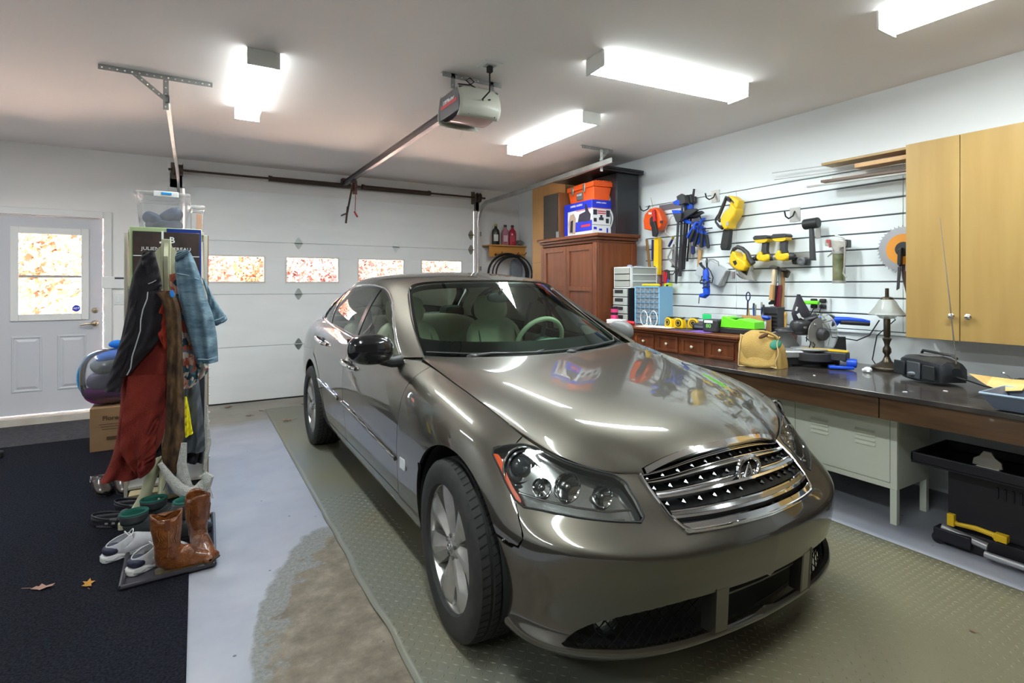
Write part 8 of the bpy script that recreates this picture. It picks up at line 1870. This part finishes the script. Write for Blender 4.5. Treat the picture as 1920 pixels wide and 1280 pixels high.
drape('body',[(-0.262,1.534),(-0.202,1.554),(-0.281,1.483),(-0.185,1.47),(-0.306,1.408),(-0.172,1.349),(-0.32,1.32),(-0.164,1.243),(-0.334,1.202),(-0.167,1.137),(-0.354,1.085),(-0.187,1.047),(-0.377,0.984),(-0.252,0.961),(-0.391,0.883),(-0.325,0.863)],3.62,0.05,1.5,0.018,blackc,parent=bj,ph=0.9); drape('sleeve',[(-0.31,1.292),(-0.277,1.291),(-0.338,1.118),(-0.291,1.116),(-0.371,1.005),(-0.319,1.002),(-0.406,0.879),(-0.338,0.887),(-0.428,0.795),(-0.357,0.785)],3.60,0.04,1,0.008,blackc,parent=bj)
drape('collar',[(-0.254,1.544),(-0.205,1.558),(-0.261,1.497),(-0.185,1.483),(-0.237,1.408),(-0.168,1.385),(-0.22,1.334),(-0.165,1.349)],3.585,0.02,1,0.006,blackc,parent=bj,ph=1); w=M(); w.tube([(-0.229,3.54,1.329),(-0.232,3.54,1.291),(-0.251,3.54,1.233),(-0.261,3.54,1.175),(-0.263,3.54,1.117),(-0.285,3.54,1.031),(-0.299,3.54,0.979),(-0.306,3.54,0.916),(-0.322,3.54,0.88)],0.0032,6); w.tube([(-0.228,3.55,1.373),(-0.208,3.55,1.382),(-0.191,3.55,1.394)],0.0025,6); obj('zip',w,mat('zip silver',(0.55,0.55,0.57),0.35,metal=0.6),bj)
w=M(); w.prism([(-0.129,1.332),(-0.112,1.34),(-0.104,1.32),(-0.109,1.296),(-0.124,1.299)],0,0.01,mx=frame((0,3.53,0),(1,0,0),(0,0,1))); tag(obj('blue_clip',w,mat('clip blue',(0.02,0.22,0.70),0.4),bev=0.003),'small bright blue tag clipped between scarf and shirt','tag',G_)
sh_=thing('knit_shawl','pale grey knitted shawl looped at the foot of the coat tree','shawl',(0,0,0),group=G_); shm=mat('pale knit',(0.42,0.41,0.38),0.95,noise=(0.55,0.54,0.50),nscale=60,bump=0.8,bscale=150)
w=M(); w.tube([(-0.169,3.45,0.404),(-0.125,3.45,0.318),(-0.083,3.45,0.252),(-0.041,3.45,0.214),(0.005,3.45,0.214),(0.041,3.45,0.249),(0.057,3.45,0.285),(0.033,3.45,0.31)],[0.012,0.022,0.030,0.035,0.038,0.036,0.030,0.018],14,sx=0.8); obj('loop',w,shm,sh_); w=M(); w.tube([(-0.059,3.52,0.479),(-0.07,3.52,0.361),(-0.059,3.52,0.254),(-0.034,3.52,0.189)],[0.015,0.025,0.035,0.03],10,sx=0.5); obj('strand',w,shm,sh_)
w=M(); w.tube([(0.052,3.5,0.68),(0.055,3.5,0.558),(0.06,3.5,0.466),(0.047,3.5,0.377),(0.039,3.5,0.318)],[0.006,0.010,0.014,0.010,0.006],8); obj('edge_cloth',w,shm,sh_); w=M()
for k in range(7): x_=(0.046,3.42,0.267); w.tube([(x_[0]+0.004*k-.01,3.42,x_[2]),(x_[0]+0.006*k-.01,3.41,x_[2]-0.05),(x_[0]+0.008*k-0.012,3.41,x_[2]-0.09)],0.0018,4)
tag(obj('fringe',w,shm,sh_),None,None,kind='stuff')
# ---- footwear
trm=mat('boot tray',(0.030,0.026,0.036),0.35,coat=0.2); bt=thing('boot_tray','black plastic boot tray holding sneakers and cowboy boots','tray',(0,0,0))
tray=[(-0.29,2.93),(0.075,2.955),(0.085,3.60),(-0.30,3.60)]
w=M(); w.prism(tray,0.009,0.013); obj('base',w,trm,bt)
w=M(); zr=0.03
for i in range(4): a,b_=tray[i],tray[(i+1) % 4]; w.tube([(a[0],a[1],0.02),(b_[0],b_[1],0.02)],0.011,8)
obj('rim',w,trm,bt)
def place(t,p0,p1,z=0.0):
    """origin at heel p0, x axis towards toe p1"""
    t.location=(p0[0],p0[1],z); t.rotation_euler=(0,0,math.atan2(p1[1]-p0[1],p1[0]-p0[0])); return t
def loft(sec,n=20):
    """sections: (x,z centre, half-length in x or z, half-width y, tilt) rings -> closed skin"""
    w=M()
    def fn(u,v):
        t=v*(len(sec)-1); k=min(int(t),len(sec)-2); f=t-k; f=f*f*(3-2*f) if False else f
        s=[sec[k][i]+(sec[k+1][i]-sec[k][i])*f for i in range(5)]; a=2*PI*u
        e1,e2=math.cos(a)*s[2],math.sin(a)*s[3]
        return (s[0]+e1*math.cos(s[4]),e2,max(0.002,s[1]+e1*math.sin(s[4])))
    w.grid(fn,n,(len(sec)-1)*4,closed_u=True); return w
leath=mat('tan boot leather',(0.10,0.026,0.007),0.35,noise=(0.25,0.078,0.017),nscale=16,coat=0.35,bump=0.6,bscale=45); soleb=mat('boot sole',(0.075,0.055,0.025),0.7)
def cowboy(lab,H_=0.29):
    t=thing('cowboy_boot',lab,'boot',group='pair of tan cowboy boots')
    w=loft([(0.045,H_,0.062,0.052,0),(0.045,H_*0.75,0.060,0.052,0),(0.048,H_*0.5,0.050,0.044,0),(0.050,0.12,0.050,0.038,0.05),(0.062,0.080,0.064,0.036,0.45),(0.105,0.058,0.060,0.037,1.0),(0.16,0.042,0.040,0.042,1.35),(0.21,0.034,0.028,0.036,1.5),(0.25,0.030,0.016,0.020,1.57),(0.262,0.030,0.004,0.006,1.57)],28)
    # dip the top rim at the sides into a V
    w.v=[(x,y,z-(0.045*(1-min(1,abs(x-0.045)/0.062)) if z>H_-0.002 else 0)) for x,y,z in w.v]
    up=obj('upper',w,leath,t,ang=None,solid=0.003)
    sol=[(0.0,-0.026),(0.02,-0.032),(0.08,-0.028),(0.15,-0.040),(0.20,-0.038),(0.25,-0.018),(0.268,0),(0.25,0.018),(0.20,0.038),(0.15,0.040),(0.08,0.028),(0.02,0.032),(0.0,0.026)]
    w=M(); w.prism(sol,0.012,0.020); w.prism([p for p in sol if p[0] <= 0.08],-0.0,0.012); obj('sole',w,soleb,t)
    w=M()
    for s_ in (-1,1):
        w.tube([(0.045,0.0525*s_,H_*0.82),(0.046,0.054*s_,H_*0.72),(0.049,0.046*s_,H_*0.5),(0.05,0.040*s_,0.13),(0.045,0.038*s_,0.09)],0.003,6)
        for q in range(3):
            for r_ in (-1,1): w.tube([(0.045+r_*(0.012+0.014*q),0.0535*s_*(1-0.04*q),H_*0.80-0.0),(0.045+r_*(0.024+0.008*q),0.050*s_*(1-0.05*q),H_*0.70),(0.045+r_*(0.010+0.010*q),0.0505*s_*(1-0.04*q),H_*0.62),(0.045+r_*(0.022+0.008*q),0.046*s_*(1-0.05*q),H_*0.52)],0.0018,5)
    tag(obj('stitching',w,mat('boot stitch',(0.24,0.08,0.02),0.25,coat=0.8),t),None,None,kind='stuff')
    w=M()
    for s_ in (-1,1): w.cbox((0.045,0.0545*s_,H_-0.045),(0.022,0.004,0.05))
    obj('pull_strap',w,mat('strap brown',(0.13,0.035,0.012),0.5),t,bev=0.002); return t
place(cowboy('tan cowboy boot lying in front with its pointed toe to the right'),(-0.165,2.975),(0.05,3.00),0.014)
place(cowboy('tan cowboy boot standing upright at the right edge of the tray',0.30),(-0.005,3.20),(0.045,3.0),0.014)
swh=mat('sneaker white',(0.52,0.51,0.53),0.8,noise=(0.44,0.42,0.46),nscale=30); swsole=mat('sneaker sole',(0.62,0.61,0.60),0.6)
def sneaker(lab):
    t=thing('sneaker',lab,'shoe',group='pair of white running sneakers')
    w=loft([(0.055,0.085,0.050,0.032,0.30),(0.055,0.072,0.055,0.036,0.25),(0.06,0.05,0.062,0.038,0.2),(0.09,0.045,0.060,0.040,0.9),(0.15,0.045,0.036,0.042,1.3),(0.20,0.036,0.026,0.044,1.45),(0.245,0.030,0.014,0.034,1.57),(0.262,0.026,0.004,0.012,1.57)],24); obj('upper',w,swh,t,ang=None,solid=0.004)
    sol=[(-0.018,-0.016),(-0.008,-0.034),(0.04,-0.040),(0.10,-0.036),(0.17,-0.048),(0.23,-0.042),(0.268,-0.018),(0.272,0),(0.268,0.018),(0.23,0.042),(0.17,0.048),(0.10,0.036),(0.04,0.040),(-0.008,0.034),(-0.018,0.016)]
    w=M(); w.prism(sol,0.0,0.030,bev=0.006); so=obj('sole',w,swsole,t,bev=0.003)
    w=M()
    for s_ in (-1,1):
        for q in range(4): w.tube([(-0.012+0.06*q,0.0385*s_,0.018),(0.015+0.06*q,0.0435*s_,0.010),(0.045+0.06*q,0.0415*s_,0.018)],0.002,4)
    obj('groove',w,mat('sole grey',(0.32,0.32,0.34),0.7),so)
    w=M(); w.ball((0.03,0,0.048),(0.042,0.0405,0.024),18,8,e=0.8); obj('heel_patch',w,mat('sneaker navy',(0.02,0.022,0.05),0.6),t)
    w=M()
    for k in range(5): x=0.105+0.017*k; z=0.088-0.007*k; w.tube([(x,-0.022,z-0.006),(x+0.006,0,z+0.003),(x+0.010,0.022,z-0.006)],0.0028,5)
    w.tube([(0.10+0.018*math.cos(a),0.02*math.sin(a),0.105+0.012*math.cos(2*a)) for a in [2*PI*q/14 for q in range(15)]],0.0025,5); obj('laces',w,mat('lace white',(0.7,0.7,0.7),0.8),t); return t
place(sneaker('white running sneaker with a navy heel on the carpet, left of the pair'),(-0.385,3.275),(-0.20,3.36),0.009)
place(sneaker('white running sneaker with a navy heel standing in the tray'),(-0.262,3.055),(-0.05,3.20),0.014)
rubm=mat('dark rubber boot',(0.022,0.026,0.028),0.5,noise=(0.045,0.05,0.052),nscale=8); linm=mat('green boot lining',(0.01,0.10,0.075),0.9)
def rubber(lab,H_,lean=0.0):
    t=thing('rubber_boot',lab,'boot',group='dark rubber boots with green lining')
    S_=[(0.05-lean*H_,H_,0.062,0.052,0),(0.05-lean*H_*.7,H_*0.7,0.058,0.048,0),(0.055,0.11,0.056,0.042,0.1),(0.075,0.07,0.066,0.042,0.6),(0.15,0.045,0.044,0.046,1.3),(0.22,0.036,0.030,0.042,1.5),(0.262,0.03,0.005,0.014,1.57)]
    obj('shell',loft(S_,24),rubm,t,ang=None,solid=0.004)
    w=M(); w.grid(lambda u,v: (S_[0][0]+(0.060-0.012*v)*math.cos(2*PI*u)+lean*0.06*v,(0.050-0.010*v)*math.sin(2*PI*u),H_+0.003-0.07*v),24,6,closed_u=True,flip=True); obj('lining',w,linm,t,ang=None,solid=0.004)
    w=M(); w.tube([(S_[0][0]+0.062*math.cos(a),0.052*math.sin(a),H_+0.002) for a in [2*PI*q/24 for q in range(25)]],0.006,6); obj('collar',w,linm,t)
    sol=[(-0.005,-0.025),(0.03,-0.036),(0.10,-0.034),(0.18,-0.048),(0.25,-0.030),(0.27,0),(0.25,0.030),(0.18,0.048),(0.10,0.034),(0.03,0.036),(-0.005,0.025)]
    w=M(); w.prism(sol,0,0.018); obj('sole',w,black_rub,t,bev=0.003); return t
place(rubber('short dark boot with a green collar behind the white sneakers, nearer one',0.15),(-0.33,3.44),(-0.14,3.52),0.009)
place(rubber('short dark boot with a green collar behind the white sneakers, farther one',0.155),(-0.255,3.60),(-0.05,3.62),0.009)
place(rubber('tall dark rubber boot with green lining leaning behind the tan boots',0.20,-0.45),(-0.175,3.30),(0.02,3.37),0.014)
crm=mat('clog black',(0.020,0.018,0.024),0.5)
def clog(lab):
    t=thing('clog',lab,'shoe',group='pair of black foam clogs')
    w=M(); w.grid(lambda u,v: (0.13+(0.135+0.006*v)*math.copysign(abs(math.cos(2*PI*u)) ** 0.85,math.cos(2*PI*u)),(0.046+0.008*math.cos(2*PI*u)+0.004*v)*math.sin(2*PI*u),0.045*v),28,4,closed_u=True); obj('wall',w,crm,t,ang=None,solid=0.008)
    w=M(); w.prism([(0.13+0.13*math.cos(2*PI*k/24),0.046*math.sin(2*PI*k/24)) for k in range(24)],0.001,0.022); obj('footbed',w,mat('clog bed',(0.045,0.045,0.045),0.8,noise=(0.09,0.085,0.08),nscale=40),t)
    w=M(); w.grid(lambda u,v: (0.150+0.115*v,0.056*math.cos(PI*u)*math.sqrt(max(0,1-(0.85*v) ** 2)),0.038+0.040*math.sin(PI*u)*math.sqrt(max(0,1-(0.9*v) ** 2))),16,10); obj('vamp',w,crm,t,ang=None,solid=0.004)
    w=M(); w.tube([(0.14+0.05*math.sin(a),0.052*math.cos(a),0.05+0.0*a) if False else (0.11-0.115*math.sin(a),0.052*math.cos(a),0.046+0.014*math.sin(a)) for a in [PI*q/14 for q in range(15)]],0.007,7,sx=0.5); obj('heel_strap',w,crm,t)
    w=M()
    for s_ in (-1,1):
        for q in range(3): w.cbox((0.10+0.035*q,0.057*s_,0.028),(0.016,0.003,0.010))
    obj('vent_mark',w,mat('clog grey',(0.25,0.25,0.25),0.6),t); return t
place(clog('black foam clog on the carpet, left one, pointing right'),(-0.50,3.80),(-0.27,3.70),0.009); place(clog('black foam clog on the carpet, right one partly behind the boots'),(-0.415,3.98),(-0.20,3.86),0.009)
brs=mat('dark brown shoe',(0.035,0.018,0.014),0.3,coat=0.4)
for i,(p0,p1,lb) in enumerate((((-0.58,4.52),(-0.50,4.28),'dark brown shoe with a pale ring under the red coat hem, left one'),((-0.46,4.46),(-0.38,4.23),'dark brown shoe under the red coat hem, right one'))):
    t=thing('leather_shoe',lb,'shoe',group='pair of dark brown shoes'); w=loft([(0.05,0.085,0.045,0.030,0.2),(0.06,0.06,0.058,0.036,0.3),(0.10,0.045,0.055,0.040,0.95),(0.17,0.035,0.030,0.043,1.4),(0.23,0.028,0.018,0.038,1.55),(0.258,0.024,0.004,0.014,1.57)],22); obj('upper',w,brs,t,ang=None,solid=0.003)
    w=M(); w.prism([(0,-0.026),(0.10,-0.032),(0.18,-0.044),(0.25,-0.024),(0.262,0),(0.25,0.024),(0.18,0.044),(0.10,0.032),(0,0.026)],0,0.012); obj('sole',w,black_rub,t)
    w=M(); w.tube([(0.02+0.015*math.cos(a),-0.034,0.06+0.02*math.sin(a)) for a in [2*PI*q/12 for q in range(13)]],0.003,5); obj('eyelet_ring',w,cast,t); place(t,p0,p1,0.009)
tag(obj('wood_plank',M().box(-0.36,-0.10,4.02,4.12,0.0085,0.07),mat('plank tan',(0.42,0.33,0.18),0.6),bev=0.004),'tan wooden block behind the coat tree feet','wood')
# ---- carton with a bag of clothes by the entry door
cb=thing('cardboard_box','brown cardboard carton with dark print below the bag of clothes','box',(-0.742,5.45,0.0085)); card=mat('cardboard',(0.27,0.15,0.07),0.85,noise=(0.31,0.18,0.09),nscale=4)
obj('box',M().box(0,0.36,0,0.34,0,0.352),card,cb,bev=0.003); inkm=mat('carton ink',(0.09,0.045,0.02),0.8); fc_=frame((0,-0.0008,0),(1,0,0),(0,0,1))
obj('lettering',text_m('Florence',0.05,fc_ @ Matrix.Translation((0.17,0.265,0)),bold=True),inkm,cb,flat=True)
w=M(); [w.box(0.06+0.01*k,0.24-0.02*k,0.215-0.02*k,0.219-0.02*k,0,0.0006,fc_) for k in range(3)]; w.box(0.11,0.20,0.085,0.115,0,0.0006,fc_); obj('print',w,inkm,cb,flat=True)
cbg=thing('bag_of_clothes','clear plastic bag with blue edging full of purple and grey clothes','bag',(-0.64,5.62,0.362))
w=M(); w.ball((0.02,0,0.235),(0.215,0.16,0.232),28,18,e=0.75); obj('clear_bag',w,glass_mat('bag film',(0.93,0.94,0.97),1.6,0.08,haze=0.06),cbg,ang=None)
for (c,r_,col,nm) in (((0.0,0,0.09),(0.17,0.12,0.075),(0.28,0.03,0.24),'purple'),((0.02,0,0.21),(0.165,0.12,0.085),(0.16,0.14,0.22),'lilac grey'),((0.03,0,0.32),(0.15,0.12,0.07),(0.13,0.14,0.15),'grey'),((0.05,0,0.40),(0.13,0.10,0.05),(0.01,0.16,0.62),'blue')):
    w=M(); w.ball(c,r_,24,12,e=0.8); w.v=[(x+.008*math.sin(30*z),y+0.012*math.sin(25*x+40*z),z+0.008*math.sin(24*x)) for x,y,z in w.v]; obj('folded_cloth',w,mat('cloth '+nm,col,0.85),cbg,ang=None)
w=M(); w.tube([(0.0-0.20*math.sin(a),-0.03,0.235-0.225*math.cos(a)) for a in [0.15+2.7*q/24 for q in range(25)]],0.008,8); obj('blue_piping',w,mat('piping blue',(0.03,0.28,0.62),0.4),cbg); w=M(); w.ball((0.06,0,0.50),(0.06,0.04,0.035),12,8); obj('knot',w,mat('cloth blue',(0,0,0)),cbg)
tag(obj('door_stop',M().cyl((-1.345,5.66,0.009),(-1.345,5.66,0.06),0.04,n=16),black_rub,bev=0.01),'small dark round object on the floor at the left edge of the photo','stopper')
# ---- fallen leaves
leafm=[mat('leaf ochre',(0.42,0.20,0.015),0.7),mat('leaf pink tan',(0.33,0.18,0.13),0.7),mat('leaf brown',(0.20,0.11,0.06),0.8)]
for i,(x,y,s,mi,z,lb) in enumerate(((-0.422,3.06,0.035,0,0.009,'yellow curled leaf on the dark carpet'),(-0.592,3.13,0.042,1,0.009,'pinkish dry leaf on the dark carpet'),(0.78,5.73,0.05,1,0.012,'tan leaf lying on the tread mat near the rear wheel'),(1.05,6.42,0.04,2,0.001,'brown leaf at the garage door right of the mat corner'),(0.60,6.35,0.03,2,0.001,'dark brown leaf at the mat corner'),(0.47,6.17,0.03,2,0.001,'small brown leaf on the concrete left of the mat'),(0.30,6.72,0.045,1,0.001,'tan leaf against the bottom of the garage door'),(1.10,6.0,0.03,2,0.012,'dark leaf on the mat behind the rear wheel'),(0.95,5.3,0.02,2,0.012,'tiny dark leaf on the mat before the rear wheel'),(2.617,1.229-0.35,0.012,2,0.012,'tiny brown pebble-like bit on the tread mat before the car'))):
    w=M(); R=random.Random(i); n=11; ring=[(s*(1 if k % 2 else 0.55)*R.uniform(.8,1.1)*math.cos(2*PI*k/n)*1.3,s*(1 if k % 2 else 0.55)*R.uniform(.8,1.1)*math.sin(2*PI*k/n)*0.7,s*R.uniform(0.05,0.35)) for k in range(n)]
    w.add([(0,0,0.002)]+ring,[(0,k+1,(k+1) % n+1) for k in range(n)]); w.tube([(s*1.1,0,s*0.1),(s*1.9,s*0.2,s*0.25)],0.0012,4); w.xf(Matrix.Translation((x,y,z)) @ Matrix.Rotation(R.uniform(0,6),4,'Z')); tag(obj('fallen_leaf',w,leafm[mi],flat=True,solid=0.0006),lb,'leaf','fallen leaves')

# ================================================================= put every root at the base of its thing
bpy.context.view_layer.update()
def meshes(o):
    r=[o] if o.type=='MESH' else []
    for c in o.children: r += meshes(c)
    return r
for o in list(SC.objects):
    if o.parent is None and o.type=='EMPTY' and o.location.length<1e-6:
        pts=[m_.matrix_world @ Vector(c) for m_ in meshes(o) for c in m_.bound_box]
        if not pts: continue
        lo=[min(p[i] for p in pts) for i in range(3)]; hi=[max(p[i] for p in pts) for i in range(3)]
        c=Vector(((lo[0]+hi[0])/2,(lo[1]+hi[1])/2,lo[2])); o.location=c
        for ch in o.children: ch.location=ch.location-c
bpy.context.view_layer.update()
